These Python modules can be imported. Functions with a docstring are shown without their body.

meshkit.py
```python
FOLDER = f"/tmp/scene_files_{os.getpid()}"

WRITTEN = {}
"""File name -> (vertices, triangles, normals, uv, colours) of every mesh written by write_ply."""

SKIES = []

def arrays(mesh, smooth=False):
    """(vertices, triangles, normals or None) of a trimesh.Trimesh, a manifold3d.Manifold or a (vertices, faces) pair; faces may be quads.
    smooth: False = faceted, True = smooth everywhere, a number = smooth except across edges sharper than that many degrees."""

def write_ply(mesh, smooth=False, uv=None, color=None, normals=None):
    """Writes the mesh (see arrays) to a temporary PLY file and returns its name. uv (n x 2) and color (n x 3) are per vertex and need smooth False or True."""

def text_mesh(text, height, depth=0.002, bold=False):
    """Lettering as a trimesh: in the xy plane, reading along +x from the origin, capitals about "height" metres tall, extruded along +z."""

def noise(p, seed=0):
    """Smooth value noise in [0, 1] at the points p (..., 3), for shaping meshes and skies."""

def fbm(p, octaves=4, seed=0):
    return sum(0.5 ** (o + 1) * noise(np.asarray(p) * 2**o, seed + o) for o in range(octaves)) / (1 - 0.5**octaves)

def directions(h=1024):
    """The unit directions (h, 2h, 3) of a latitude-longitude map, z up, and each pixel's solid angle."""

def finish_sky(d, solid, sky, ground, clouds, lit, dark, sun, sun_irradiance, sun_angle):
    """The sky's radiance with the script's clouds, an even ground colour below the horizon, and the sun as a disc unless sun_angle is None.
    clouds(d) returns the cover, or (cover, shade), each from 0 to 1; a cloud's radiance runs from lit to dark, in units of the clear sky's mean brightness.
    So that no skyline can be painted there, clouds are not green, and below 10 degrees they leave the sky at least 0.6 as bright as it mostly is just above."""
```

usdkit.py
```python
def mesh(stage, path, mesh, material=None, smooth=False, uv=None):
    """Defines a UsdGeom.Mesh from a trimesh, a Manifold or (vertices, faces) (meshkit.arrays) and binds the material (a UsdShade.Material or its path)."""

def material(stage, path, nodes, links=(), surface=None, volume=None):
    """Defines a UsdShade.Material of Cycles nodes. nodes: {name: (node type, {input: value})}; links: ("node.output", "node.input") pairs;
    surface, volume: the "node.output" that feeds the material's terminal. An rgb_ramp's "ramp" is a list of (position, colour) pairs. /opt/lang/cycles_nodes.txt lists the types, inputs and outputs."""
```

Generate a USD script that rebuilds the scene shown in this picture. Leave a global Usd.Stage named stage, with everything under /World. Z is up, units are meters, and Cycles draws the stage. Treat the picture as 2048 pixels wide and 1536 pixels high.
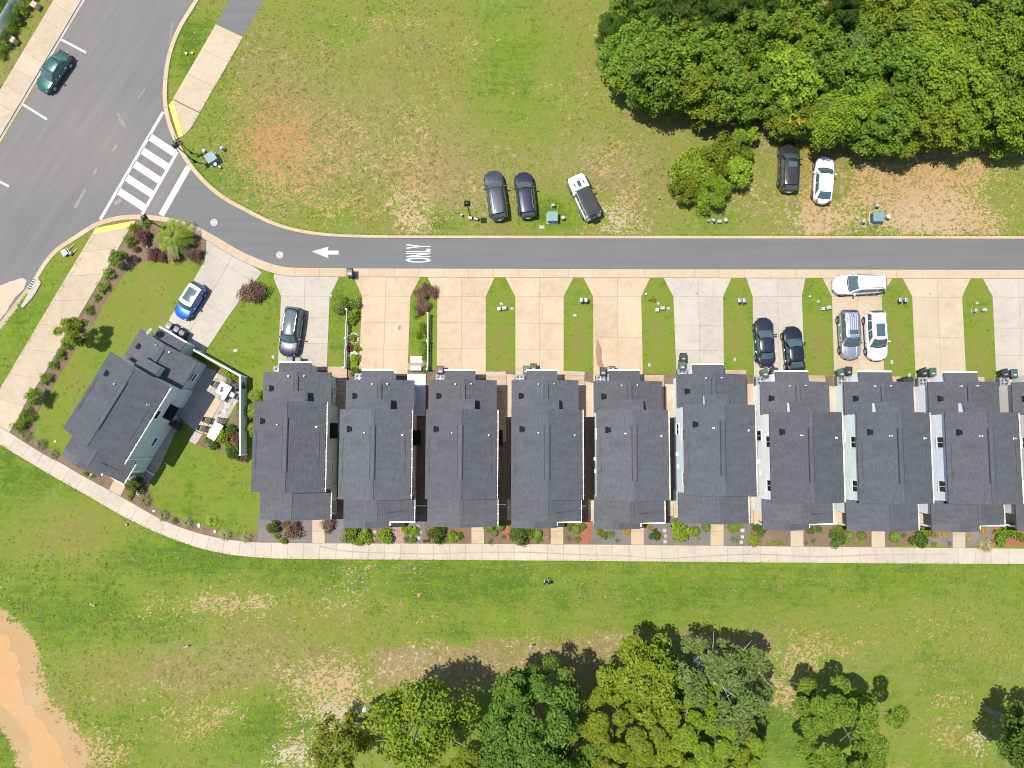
import math, re
import numpy as np, trimesh, shapely, manifold3d
from shapely.geometry import Polygon, MultiPolygon, LineString, Point, box as sbox
from shapely import affinity
from shapely.ops import unary_union
import usdkit, meshkit
from pxr import Usd, UsdGeom, UsdLux, UsdShade, Gf, Sdf, Vt

stage = Usd.Stage.CreateInMemory()
UsdGeom.SetStageUpAxis(stage, 'Z'); UsdGeom.SetStageMetersPerUnit(stage, 1.0)
UsdGeom.Xform.Define(stage, '/World')

# ---------------------------------------------------------------- camera: a drone 70 m up, tilted a few degrees
FOC, ALT = 1440.0, 70.0                      # focal length in pixels of a 2048 wide picture; height above the ground
NADIR = (1045.0, 883.0)
_n = np.array([(NADIR[0] - 1024) / FOC, -(NADIR[1] - 768) / FOC, -1.0]); _n /= np.linalg.norm(_n)
ZC = -_n
XC = np.array([1, -0.0039, 0.0]); XC = XC - (XC @ ZC) * ZC; XC /= np.linalg.norm(XC)
YC = np.cross(ZC, XC)
RC = np.array([XC, YC, ZC])                   # world = RC @ camera
cam = UsdGeom.Camera.Define(stage, '/World/camera')
M = Gf.Matrix4d(1.0)
for i in range(3):
    M.SetRow(i, Gf.Vec4d(*map(float, RC[:, i]), 0.0))
M.SetRow(3, Gf.Vec4d(0, 0, ALT, 1))
cam.AddTransformOp().Set(M)
cam.CreateHorizontalApertureAttr(36.0); cam.CreateVerticalApertureAttr(27.0)
cam.CreateFocalLengthAttr(36.0 * FOC / 2048)
cam.CreateClippingRangeAttr(Gf.Vec2f(1.0, 3000.0))
cam.CreateExposureAttr(0.80)

# ---------------------------------------------------------------- sky and sun
SUN_EL, SUN_AZ = math.radians(71.0), math.atan2(-0.968, 0.25)
sky = UsdLux.DomeLight.Define(stage, '/World/sky')
sun_dir = np.array([math.cos(SUN_EL) * math.sin(SUN_AZ), math.cos(SUN_EL) * math.cos(SUN_AZ), math.sin(SUN_EL)])
skym = usdkit.material(stage, '/World/Looks/sky', {
    's': ('sky_texture', {'sky_type': 'single_scattering', 'sun_disc': False, 'sun_elevation': SUN_EL, 'sun_rotation': SUN_AZ, 'altitude': 100.0}),
    'b': ('background_shader', {'strength': 0.115})}, [('s.color', 'b.color')], surface='b.background')
UsdShade.MaterialBindingAPI.Apply(sky.GetPrim()).Bind(skym)
sky.GetPrim().SetCustomDataByKey('kind', 'structure')
sun = UsdLux.DistantLight.Define(stage, '/World/sun')
sun.CreateNormalizeAttr(True); sun.CreateIntensityAttr(1.1); sun.CreateAngleAttr(0.5); sun.CreateColorAttr(Gf.Vec3f(1.0, 0.955, 0.88))
_z = sun_dir; _x = np.cross([0, 1, 0], _z); _x /= np.linalg.norm(_x); _y = np.cross(_z, _x)
SM = Gf.Matrix4d(1.0)
for i, a in enumerate((_x, _y, _z)):
    SM.SetRow(i, Gf.Vec4d(*map(float, a), 0))
sun.AddTransformOp().Set(SM)

# ---------------------------------------------------------------- pixels of the survey picture to points of the ground
def W(px, py, z=0.0):
    px, py = np.broadcast_arrays(np.asarray(px, float), np.asarray(py, float))
    d = np.stack([(px - 1024) / FOC, -(py - 768) / FOC, -np.ones_like(px)], -1) @ RC.T
    t = (z - ALT) / d[..., 2]
    p = d * t[..., None]; p[..., 2] += ALT
    return p
def WP(pts, z=0.0):
    a = np.asarray(pts, float); return W(a[:, 0], a[:, 1], z)[:, :2]
def to_px(p):
    c = (np.asarray(p, float) - [0, 0, ALT]) @ RC
    return np.stack([1024 - FOC * c[..., 0] / c[..., 2], 768 + FOC * c[..., 1] / c[..., 2]], -1)
def poly(pts, z=0.0): return Polygon(WP(pts, z)).buffer(0)
def heading(dx, dy): return math.atan2(-dy, dx)          # a direction in the picture as a world angle

# ---------------------------------------------------------------- prims, names, labels
used = {}
def numbered(parent, name):
    k = (parent, name); n = used.get(k, 0); used[k] = n + 1
    return name if n == 0 else f'{name}_{n:03d}'
labels_seen = {}
def tag(path, label=None, cat=None, group=None, kind=None):
    p = stage.GetPrimAtPath(path)
    for k, v in (('label', label), ('category', cat), ('group', group), ('kind', kind)):
        if v: p.SetCustomDataByKey(k, v)
    return path
def place(path, loc=(0, 0, 0), rz=0.0, s=(1, 1, 1)):
    x = UsdGeom.Xformable(stage.GetPrimAtPath(path))
    s = (s, s, s) if np.isscalar(s) else s
    if not x.GetPrim().HasAttribute('xformOp:translate') or not x.GetPrim().GetAttribute('xformOp:translate').HasAuthoredValue():
        x.ClearXformOpOrder()
    for nm, tp, v in (('xformOp:translate', Sdf.ValueTypeNames.Double3, Gf.Vec3d(*map(float, loc))), ('xformOp:rotateZ', Sdf.ValueTypeNames.Float, float(math.degrees(rz))), ('xformOp:scale', Sdf.ValueTypeNames.Float3, Gf.Vec3f(*map(float, s)))):
        x.GetPrim().CreateAttribute(nm, tp, False).Set(v)
    x.GetPrim().CreateAttribute('xformOpOrder', Sdf.ValueTypeNames.TokenArray, False, Sdf.VariabilityUniform).Set(Vt.TokenArray(['xformOp:translate', 'xformOp:rotateZ', 'xformOp:scale']))
def thing(name, label, cat, loc=(0, 0, 0), rz=0.0, group=None, kind=None, s=1.0):
    path = '/World/' + numbered('/World', name)
    UsdGeom.Xform.Define(stage, path); place(path, loc, rz, s)
    return tag(path, label, cat, group, kind)
def part(parent, name, mesh, mat, smooth=False, label=None):
    path = parent + '/' + numbered(parent, name)
    v, f = mesh if isinstance(mesh, tuple) else (mesh.vertices, mesh.faces)
    usdkit.mesh(stage, path, (np.asarray(v), np.asarray(f)), mat, smooth)
    if isinstance(mat, UsdShade.Material) and '/leaf_' in str(mat.GetPath()) or '/petal_' in str(mat.GetPath()):
        n_ = len(v); r_ = np.repeat(np.random.default_rng(n_).random((n_ + 3) // 4), 4)[:n_].astype(np.float32)
        UsdGeom.PrimvarsAPI(stage.GetPrimAtPath(path)).CreatePrimvar('tone', Sdf.ValueTypeNames.Color3fArray, 'vertex').Set(Vt.Vec3fArray.FromNumpy(np.stack([r_, r_, r_], 1)))
    if label: tag(path, label)
    return path
def single(name, mesh, mat, label, cat, group=None, smooth=False, kind=None):
    p = part('/World', name, mesh, mat, smooth); return tag(p, label, cat, group, kind)
def struct(name, mesh, mat, smooth=False, label=None):
    p = part('/World', name, mesh, mat, smooth); return tag(p, label, None, None, 'structure')
def struct_group(name):
    p = '/World/' + numbered('/World', name); UsdGeom.Xform.Define(stage, p); return tag(p, None, None, None, 'structure')
def clone(src, label, cat, loc, rz=0.0, s=1.0, group=None, name=None):
    nm = name or re.sub(r'_\d{3}$', '', src.rsplit('/', 1)[1])
    path = '/World/' + numbered('/World', nm)
    x = UsdGeom.Xform.Define(stage, path)
    x.GetPrim().GetReferences().AddInternalReference(src); x.GetPrim().SetInstanceable(True)
    place(path, loc, rz, s)
    return tag(path, label, cat, group)
ORD = ['first', 'second', 'third', 'fourth', 'fifth', 'sixth', 'seventh', 'eighth', 'ninth', 'tenth', 'eleventh', 'twelfth', 'thirteenth', 'fourteenth', 'fifteenth', 'sixteenth', 'seventeenth', 'eighteenth', 'nineteenth', 'twentieth']

# ---------------------------------------------------------------- mesh helpers
class MB:
    def __init__(s): s.v, s.f, s.n = [], [], 0
    def add(s, v, f=None):
        if f is None: v, f = v.vertices, v.faces
        v, f = np.asarray(v, float), np.asarray(f, int)
        if len(f) == 0: return s
        if f.shape[1] == 4: f = np.vstack([f[:, :3], f[:, [0, 2, 3]]])
        s.v.append(v); s.f.append(f + s.n); s.n += len(v); return s
    def box(s, c, d, rz=0.0, R=None):
        v = np.array([[x, y, z] for z in (-.5, .5) for y in (-.5, .5) for x in (-.5, .5)]) * np.asarray(d, float)
        if rz: v = rot(v, rz)
        if R is not None: v = v @ np.asarray(R).T
        return s.add(v + np.asarray(c, float), BOXF)
    def tube(s, path, r, n=6, cap=True):
        v, f = tube(path, r, n, cap); return s.add(v, f)
    def get(s): return np.vstack(s.v), np.vstack(s.f)
BOXF = np.array([[0, 2, 3, 1], [4, 5, 7, 6], [0, 1, 5, 4], [2, 6, 7, 3], [0, 4, 6, 2], [1, 3, 7, 5]])
BOXF = np.vstack([BOXF[:, :3], BOXF[:, [0, 2, 3]]])
def rot(v, a):
    c, s_ = math.cos(a), math.sin(a); v = np.asarray(v, float)
    o = v.copy(); o[..., 0] = v[..., 0] * c - v[..., 1] * s_; o[..., 1] = v[..., 0] * s_ + v[..., 1] * c; return o
def bx(c, d, rz=0.0, R=None): return MB().box(c, d, rz, R).get()
def rbox(d, r=0.03, base=0.0, c=(0, 0)):
    """A box with rounded edges standing on base."""
    x, y, z = (np.asarray(d, float) / 2) - r
    pts = [[i * x, j * y, k * z] for i in (-1, 1) for j in (-1, 1) for k in (-1, 1)]
    b = manifold3d.Manifold.batch_hull([manifold3d.Manifold.sphere(r, 8).translate(p) for p in pts]).to_mesh()
    return b.vert_properties[:, :3] + [c[0], c[1], base + d[2] / 2], b.tri_verts
def tube(path, r, n=6, cap=True):
    p = np.asarray(path, float); m = len(p); r = np.broadcast_to(r, m)
    t = np.gradient(p, axis=0); t /= np.linalg.norm(t, axis=1, keepdims=True) + 1e-12
    a = np.array([0, 0, 1.0]) if abs(t[0, 2]) < .9 else np.array([1.0, 0, 0])
    V = []
    for i in range(m):
        u = np.cross(a, t[i]); u /= np.linalg.norm(u) + 1e-12; w = np.cross(t[i], u)
        th = np.arange(n) / n * 2 * np.pi
        V.append(p[i] + r[i] * (np.cos(th)[:, None] * u + np.sin(th)[:, None] * w))
    V = np.vstack(V); F = []
    for i in range(m - 1):
        for k in range(n):
            q = (k + 1) % n; F += [[i * n + k, i * n + q, (i + 1) * n + q], [i * n + k, (i + 1) * n + q, (i + 1) * n + k]]
    if cap:
        V = np.vstack([V, p[:1], p[-1:]]); e = len(V)
        for k in range(n):
            q = (k + 1) % n; F += [[e - 2, q, k], [e - 1, (m - 1) * n + k, (m - 1) * n + q]]
    return V, np.array(F)
def cyl(c, r, h, n=16, r2=None): return tube([[c[0], c[1], c[2]], [c[0], c[1], c[2] + h]], [r, r if r2 is None else r2], n)
def disc(c, r, n=20):
    th = np.arange(n) / n * 2 * np.pi
    v = np.vstack([[[0, 0, 0]], np.stack([r * np.cos(th), r * np.sin(th), 0 * th], 1)]) + np.asarray(c, float)
    return v, np.array([[0, 1 + k, 1 + (k + 1) % n] for k in range(n)])
def ring(c, r0, r1, n=20):
    th = np.arange(n) / n * 2 * np.pi; cs = np.stack([np.cos(th), np.sin(th), 0 * th], 1)
    return np.vstack([cs * r0, cs * r1]) + np.asarray(c, float), np.array([[k, n + k, n + (k + 1) % n, (k + 1) % n] for k in range(n)])
def polys(g): return [p for p in getattr(g, 'geoms', [g]) if isinstance(p, Polygon) and p.area > 1e-5]
def extrude(g, z0, z1):
    b = MB()
    for p in polys(g):
        p = shapely.geometry.polygon.orient(p)
        m = trimesh.creation.extrude_polygon(p, z1 - z0, engine='earcut'); m.apply_translation([0, 0, z0]); b.add(m)
    return b.get()
def sheet(g, z):
    b = MB()
    for p in polys(g):
        v, f = trimesh.creation.triangulate_polygon(shapely.geometry.polygon.orient(p), engine='earcut')
        v = np.column_stack([v, np.full(len(v), z)]); f = np.asarray(f)
        t = v[f]; a = (t[:, 1, 0] - t[:, 0, 0]) * (t[:, 2, 1] - t[:, 0, 1]) - (t[:, 1, 1] - t[:, 0, 1]) * (t[:, 2, 0] - t[:, 0, 0])
        f = np.where((a < 0)[:, None], f[:, ::-1], f); b.add(v, f)
    return b.get()
def profile_extrude(prof, y0, y1):
    """A closed (x, z) outline swept along y."""
    m = trimesh.creation.extrude_polygon(shapely.geometry.polygon.orient(Polygon(prof)), 1.0, engine='earcut')
    v = np.asarray(m.vertices); return np.column_stack([v[:, 0], y1 + (y0 - y1) * v[:, 2], v[:, 1]]), np.asarray(m.faces)
def resample(pts, step):
    p = np.asarray(pts, float); d = np.r_[0, np.cumsum(np.linalg.norm(np.diff(p, axis=0), axis=1))]
    n = max(2, int(round(d[-1] / step)) + 1); t = np.linspace(0, d[-1], n)
    return np.stack([np.interp(t, d, p[:, k]) for k in range(p.shape[1])], 1)
def smooth_line(pts, it=2):
    p = np.asarray(pts, float)
    for _ in range(it):
        q = np.empty((2 * len(p) - 2, p.shape[1])); q[0::2] = .75 * p[:-1] + .25 * p[1:]; q[1::2] = .25 * p[:-1] + .75 * p[1:]
        p = np.vstack([p[:1], q, p[-1:]])
    return p
def ragged(g, amp, step, seed):
    """A polygon whose outline wanders like the edge of bare earth."""
    out = []
    for p in polys(g):
        q = resample(np.asarray(p.exterior.coords), step)[:-1]
        t = np.roll(q, -1, 0) - np.roll(q, 1, 0); nrm = np.stack([t[:, 1], -t[:, 0]], 1); nrm /= np.linalg.norm(nrm, axis=1, keepdims=True) + 1e-9
        k = (meshkit.fbm(np.column_stack([q * .9, np.zeros(len(q))]), 4, seed) - .5) * 2 * amp
        out.append(Polygon(q + nrm * k[:, None]).buffer(0))
    return unary_union(out)

# ---------------------------------------------------------------- materials
L = '/World/Looks/'
_mats = {}
def lin(c):
    c = np.asarray(c, float) / 255.0; return np.where(c <= .04045, c / 12.92, ((c + .055) / 1.055) ** 2.4)
def mat_plain(name, col, rough=.6, metal=0.0, coat=0.0, var=.0, spec=.5, nscale=6.0, bump=0.0):
    """One colour with a little uneven grain (var) and relief (bump)."""
    if name in _mats: return _mats[name]
    col = np.asarray(col, float)
    nodes = {'p': ('principled_bsdf', {'base_color': col, 'roughness': rough, 'metallic': metal, 'coat_weight': coat, 'coat_roughness': .04, 'specular_ior_level': spec})}
    links = []
    if var > 0 or bump > 0:
        nodes['tc'] = ('texture_coordinate', {}); nodes['n'] = ('noise_texture', {'scale': nscale, 'detail': 5.0, 'roughness': .65})
        links += [('tc.object', 'n.vector')]
    if var > 0:
        nodes['r'] = ('rgb_ramp', {'ramp': [(.3, col * (1 - var)), (.7, np.minimum(col * (1 + var), .95))]})
        links += [('n.fac', 'r.fac'), ('r.color', 'p.base_color')]
    if bump > 0:
        nodes['b'] = ('bump', {'strength': .6, 'distance': bump}); links += [('n.fac', 'b.height'), ('b.normal', 'p.normal')]
    _mats[name] = usdkit.material(stage, L + name, nodes, links, surface='p.BSDF'); return _mats[name]
def mat_surface(name, cols, scales=(.35, 2.5, 22.0), rough=.85, bump=.01, rnd=.0, spec=.3, along=None):
    """A weathered ground surface: broad stains, blotches and fine grain, in world space; rnd varies each piece."""
    cols = [np.asarray(c, float) for c in cols]
    nodes = {'g': ('geometry', {}), 'oi': ('object_info', {}),
        'a': ('noise_texture', {'scale': scales[0], 'detail': 4.0, 'roughness': .6, 'distortion': .4}),
        'b': ('noise_texture', {'scale': scales[1], 'detail': 5.0, 'roughness': .65}),
        'c': ('noise_texture', {'scale': scales[2], 'detail': 3.0, 'roughness': .7}),
        'm1': ('mix_float', {'fac': .5}), 'm2': ('mix_float', {'fac': .22}),
        'rv': ('map_range', {'from_min': 0.0, 'from_max': 1.0, 'to_min': 1 - rnd, 'to_max': 1 + rnd}),
        'r': ('rgb_ramp', {'ramp': list(zip(np.linspace(.3, .7, len(cols)), cols))}),
        'mul': ('mix', {'mix_type': 'multiply', 'fac': 1.0}), 'cc': ('combine_color', {}),
        'bu': ('bump', {'strength': .5, 'distance': bump}),
        'p': ('principled_bsdf', {'roughness': rough, 'specular_ior_level': spec})}
    links = [('g.position', 'a.vector'), ('g.position', 'b.vector'), ('g.position', 'c.vector'), ('a.fac', 'm1.a'), ('b.fac', 'm1.b'), ('m1.result', 'm2.a'), ('c.fac', 'm2.b'),
        ('m2.result', 'r.fac'), ('oi.random', 'rv.value'), ('rv.result', 'cc.r'), ('rv.result', 'cc.g'), ('rv.result', 'cc.b'), ('r.color', 'mul.color1'), ('cc.color', 'mul.color2'), ('mul.color', 'p.base_color'), ('c.fac', 'bu.height'), ('bu.normal', 'p.normal')]
    if along is not None:          # wear drawn out along the way the traffic runs
        nodes['mp'] = ('mapping', {'mapping_type': 'texture', 'rotation': (0, 0, along), 'scale': (14.0, .66, 1.0)}); nodes['b'][1]['scale'] = 1.0
        links = [k for k in links if k[1] != 'b.vector'] + [('g.position', 'mp.vector'), ('mp.vector', 'b.vector')]
    _mats[name] = usdkit.material(stage, L + name, nodes, links, surface='p.BSDF'); return _mats[name]
def mat_leaf(name, ramp, trans=.32, rough=.6, hue=.03, inner=.55):
    """Leaves: each leaf (island) its own tone, each plant its own shift, a little light through them."""
    nodes = {'g': ('geometry', {}), 'at': ('attribute', {'attribute': 'tone'}), 'sp': ('separate_color', {}), 'oi': ('object_info', {}), 'n': ('noise_texture', {'scale': 1.1, 'detail': 2.0}),
        'mf': ('mix_float', {'fac': .45}), 'r': ('rgb_ramp', {'ramp': [(a, np.asarray(c, float)) for a, c in ramp]}),
        'hv': ('map_range', {'to_min': .5 - hue * .45, 'to_max': .5 + hue * .2}), 'vv': ('map_range', {'to_min': .82, 'to_max': 1.18}),
        'hs': ('hsv', {'fac': 1.0, 'saturation': 1.0}),
        'p': ('principled_bsdf', {'roughness': rough, 'specular_ior_level': .14}), 't': ('translucent_bsdf', {}), 'mx': ('mix_closure', {'fac': trans})}
    links = [('at.color', 'sp.color'), ('sp.r', 'mf.a'), ('g.position', 'n.vector'), ('n.fac', 'mf.b'), ('mf.result', 'r.fac'), ('oi.random', 'hv.value'), ('oi.random', 'vv.value'),
        ('hv.result', 'hs.hue'), ('vv.result', 'hs.value'), ('r.color', 'hs.color'), ('hs.color', 'p.base_color'), ('hs.color', 't.color'), ('p.BSDF', 'mx.closure1'), ('t.BSDF', 'mx.closure2')]
    _mats[name] = usdkit.material(stage, L + name, nodes, links, surface='mx.closure'); return _mats[name]

# ================================================================ the ground
def grid_axis(lo, hi, step, far):
    core = np.arange(lo, hi + step / 2, step); out = [core[-1]]; d = step
    while out[-1] < far: d *= 1.6; out.append(out[-1] + d)
    inn = [core[0]]; d = step
    while inn[-1] > -far: d *= 1.6; inn.append(inn[-1] - d)
    return np.r_[np.array(inn[1:])[::-1], core, np.array(out[1:])]
GX, GY = grid_axis(-60, 60, .3, 600), grid_axis(-40, 56, .3, 600)
gx, gy = np.meshgrid(GX, GY); gp = np.stack([gx.ravel(), gy.ravel(), np.zeros(gx.size)], 1)
gpx = to_px(np.clip(gp, [-75, -55, 0], [75, 75, 0])); PX, PY = gpx[:, 0], gpx[:, 1]
def sm(a, b, x): t = np.clip((x - a) / (b - a), 0, 1); return t * t * (3 - 2 * t)
nz = lambda s, seed, o=3: meshkit.fbm(gp * s, o, seed) - .5
yel = np.zeros(len(PX))
top, low = 1 - sm(465, 480, PY), sm(1075, 1120, PY + 0.0)
west = 1 - sm(430, 560, PX)
lush = .47 * top + .66 * low + .66 * (1 - top) * (1 - low) + .10 * nz(.12, 3) + .30 * nz(.5, 8)
straw = .40 * top + .27 * low + .10 * (1 - top) * (1 - low) + .25 * nz(.16, 5)
dirt = .17 * top + .14 * low + .46 * nz(.20, 17) * (top + low); pale = .38 + .5 * nz(.1, 9)
def blob(arr, x, y, rx, ry, v, a=0.0):
    dx, dy = PX - x, PY - y; c, s = math.cos(a), math.sin(a)
    q = ((dx * c + dy * s) / rx) ** 2 + ((-dx * s + dy * c) / ry) ** 2
    arr += v * np.exp(-q * .9)
# upper field: worn orange earth to the left, a dry fringe, greener lanes
for x, y, rx, ry, v in [(545, 265, 75, 60, .42), (520, 300, 60, 40, .30), (600, 380, 90, 32, .34), (690, 410, 60, 26, .30), (780, 320, 70, 60, .26), (820, 420, 40, 45, .52), (835, 445, 32, 22, .25), (560, 200, 45, 30, .2), (730, 50, 40, 14, .22), (800, 48, 40, 16, .22), (720, 235, 70, 35, .18), (850, 260, 40, 60, .16), (640, 310, 90, 40, .2),
        (1195, 320, 45, 30, .26), (1255, 440, 50, 34, .44), (1640, 445, 52, 38, .75), (1620, 330, 16, 60, .5), (1400, 250, 50, 24, .30), (1540, 270, 40, 30, .34), (1500, 400, 40, 40, .22), (1850, 400, 80, 60, .46), (1850, 440, 110, 40, .46), (1940, 350, 60, 26, .36), (1740, 350, 60, 45, .30), (1990, 450, 50, 30, .30), (1920, 325, 90, 20, .20), (1300, 205, 60, 16, .24), (1230, 165, 30, 20, .22), (1185, 60, 16, 20, .3), (905, 360, 60, 60, .10), (1010, 290, 60, 30, .1)]:
    blob(dirt, x, y, rx * 1.25, ry * 1.25, v * .80)
for x, y, rx, ry, v in [(560, 270, 120, 100, -.4), (820, 430, 45, 45, .35), (1640, 450, 60, 40, .15), (1850, 440, 120, 60, .25), (1620, 330, 30, 60, -.3), (1230, 440, 40, 30, .2)]:
    blob(pale, x, y, rx, ry, v)
for x, y, rx, ry, v in [(1020, 130, 80, 150, .13), (1000, 60, 60, 100, .10), (1050, 250, 60, 110, .14), (1180, 235, 70, 60, .15), (480, 400, 60, 60, .30), (400, 330, 60, 50, .45), (440, 200, 40, 60, .12), (390, 110, 45, 80, .55), (1110, 430, 70, 40, .48), (885, 445, 40, 26, .50), (1750, 440, 60, 36, .5), (1440, 440, 60, 30, .28), (1990, 360, 60, 40, .3), (2030, 440, 30, 40, .25), (680, 70, 90, 40, .15), (1500, 30, 900, 60, .10), (650, 430, 50, 22, .30), (780, 20, 200, 22, .18)]:
    blob(lush, x, y, rx, ry, v)
for x, y, rx, ry, v in [(560, 150, 120, 70, .16), (700, 290, 200, 90, .22), (900, 350, 100, 60, .22), (1230, 330, 80, 60, .28), (1400, 230, 120, 40, .2), (900, 40, 200, 40, .1), (1030, 140, 80, 140, -.3), (1110, 430, 70, 40, -.3), (400, 110, 60, 100, -.4), (1700, 380, 300, 60, .10)]:
    blob(straw, x, y, rx, ry, v)
# house lots
for x, y, rx, ry, v in [(280, 590, 110, 60, -.14), (330, 560, 60, 40, -.10), (130, 800, 60, 60, -.14), (400, 960, 90, 60, .05), (200, 660, 60, 40, -.1), (460, 640, 60, 80, .02), (60, 600, 80, 120, .12), (370, 800, 500, 30, 0.0)]:
    blob(lush, x, y, rx, ry, v)
for x, y, rx, ry, v in [(290, 560, 70, 30, .20), (330, 610, 30, 30, .16), (340, 650, 30, 20, .3), (450, 950, 60, 60, .05), (150, 720, 60, 60, .10), (1055, 620, 12, 80, .05)]:
    blob(straw, x, y, rx, ry, v)
# lower field
for x, y, rx, ry, v in [(60, 950, 110, 60, .25), (300, 1100, 150, 40, .26), (130, 1230, 130, 60, .30), (150, 1080, 100, 50, -.30), (420, 1120, 130, 40, .2), (600, 1160, 120, 40, .20), (880, 1170, 160, 40, .34), (1000, 1170, 50, 22, .3), (1400, 1180, 300, 40, .16), (1800, 1150, 300, 30, .14), (560, 1450, 90, 60, .36), (330, 1260, 90, 40, .24), (420, 1310, 60, 30, .28), (230, 1500, 60, 60, .3), (500, 1290, 160, 80, -.24), (300, 1350, 180, 60, -.22), (1570, 1450, 70, 90, .42), (1850, 1345, 120, 40, .2), (1100, 1130, 900, 14, .14), (900, 1265, 70, 18, .25), (20, 1450, 40, 80, .3), (1300, 1210, 400, 50, .1), (1000, 1430, 200, 60, .1), (1700, 1250, 300, 50, -.1)]:
    blob(lush, x, y, rx, ry, v)
for x, y, rx, ry, v in [(440, 1205, 80, 18, .52), (530, 1215, 40, 40, .24), (260, 1230, 50, 20, .28), (690, 1190, 50, 50, .30), (760, 1140, 60, 14, .20), (620, 1355, 70, 30, .52), (690, 1385, 44, 60, .52), (670, 1430, 60, 26, .60), (590, 1510, 60, 34, .75), (390, 1460, 40, 30, .40), (480, 1425, 50, 20, .34), (200, 1505, 60, 36, .62), (320, 1370, 90, 20, .20), (230, 1300, 40, 30, .15), (1590, 1330, 44, 50, .52), (1555, 1390, 40, 24, .44), (1680, 1295, 60, 24, .46), (1900, 1395, 36, 16, .36), (1885, 1460, 26, 40, .50), (1850, 1250, 60, 40, .2), (1960, 1480, 40, 40, .42), (300, 1440, 40, 20, .2), (100, 1450, 40, 60, .2), (60, 1330, 20, 40, .3), (1130, 1270, 160, 10, .12)]:
    blob(dirt, x, y, rx * 1.25, ry * 1.25, v * .80)
for x, y, rx, ry, v in [(590, 1515, 60, 30, .6), (670, 1430, 60, 26, .35), (690, 1190, 60, 60, .25), (1960, 1480, 40, 40, .5), (1120, 1310, 300, 40, .4)]:
    blob(pale, x, y, rx, ry, v)
for x, y, rx, ry, v in [(140, 1060, 140, 70, .22), (520, 1310, 180, 60, .22), (320, 1350, 200, 60, .2), (700, 1200, 90, 40, .15), (1750, 1330, 300, 80, .10), (850, 1340, 130, 40, .34), (80, 990, 90, 60, .1)]:
    blob(straw, x, y, rx, ry, v)
# a mown strip of dead grass above the lower trees and the litter under the wood
strip = sm(738, 760, PX + 30 * nz(.9, 31)) * (1 - sm(1525, 1565, PX + 30 * nz(.9, 32))) * sm(1268, 1284, PY - 16 * (PX < 950) + 10 * (PX > 1180) + 22 * nz(1.1, 33)) * (1 - sm(1330, 1410, PY + 40 * nz(.5, 34)))
straw += .24 * strip; lush -= .34 * strip; pale += .3 * strip; dirt += .09 * strip
WOODP = [(1195, -60), (1200, 60), (1240, 150), (1330, 215), (1500, 250), (1560, 262), (1680, 290), (1860, 300), (2120, 300), (2140, -60)]
inwood = shapely.contains_xy(Polygon(WOODP), PX - 22, PY - 14).astype(float)
straw -= .5 * inwood; dirt += .30 * inwood; lush -= .4 * inwood
for x in (1000, 1064 + 93, 1315, 1476, 1640, 1800, 1958): blob(lush, x, 690, 16, 60, -.26); blob(straw, x, 690, 12, 60, .10)
blob(lush, 520, 620, 40, 60, .1); blob(lush, 680, 650, 30, 110, .14); blob(lush, 840, 640, 20, 90, .14)
dirt = np.where(dirt > .35, .35 + .42 * np.tanh((dirt - .35) / .42 * 1.0) * np.where((PX > 1570) & (PY < 475) & (PY > 325), 1.25, .80), dirt)
TRK = Polygon([(-60, 1215), (0, 1237), (30, 1262), (58, 1305), (64, 1350), (70, 1385), (94, 1424), (132, 1462), (150, 1500), (158, 1560), (50, 1590), (44, 1500), (30, 1470), (0, 1436), (-60, 1370)])
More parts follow.
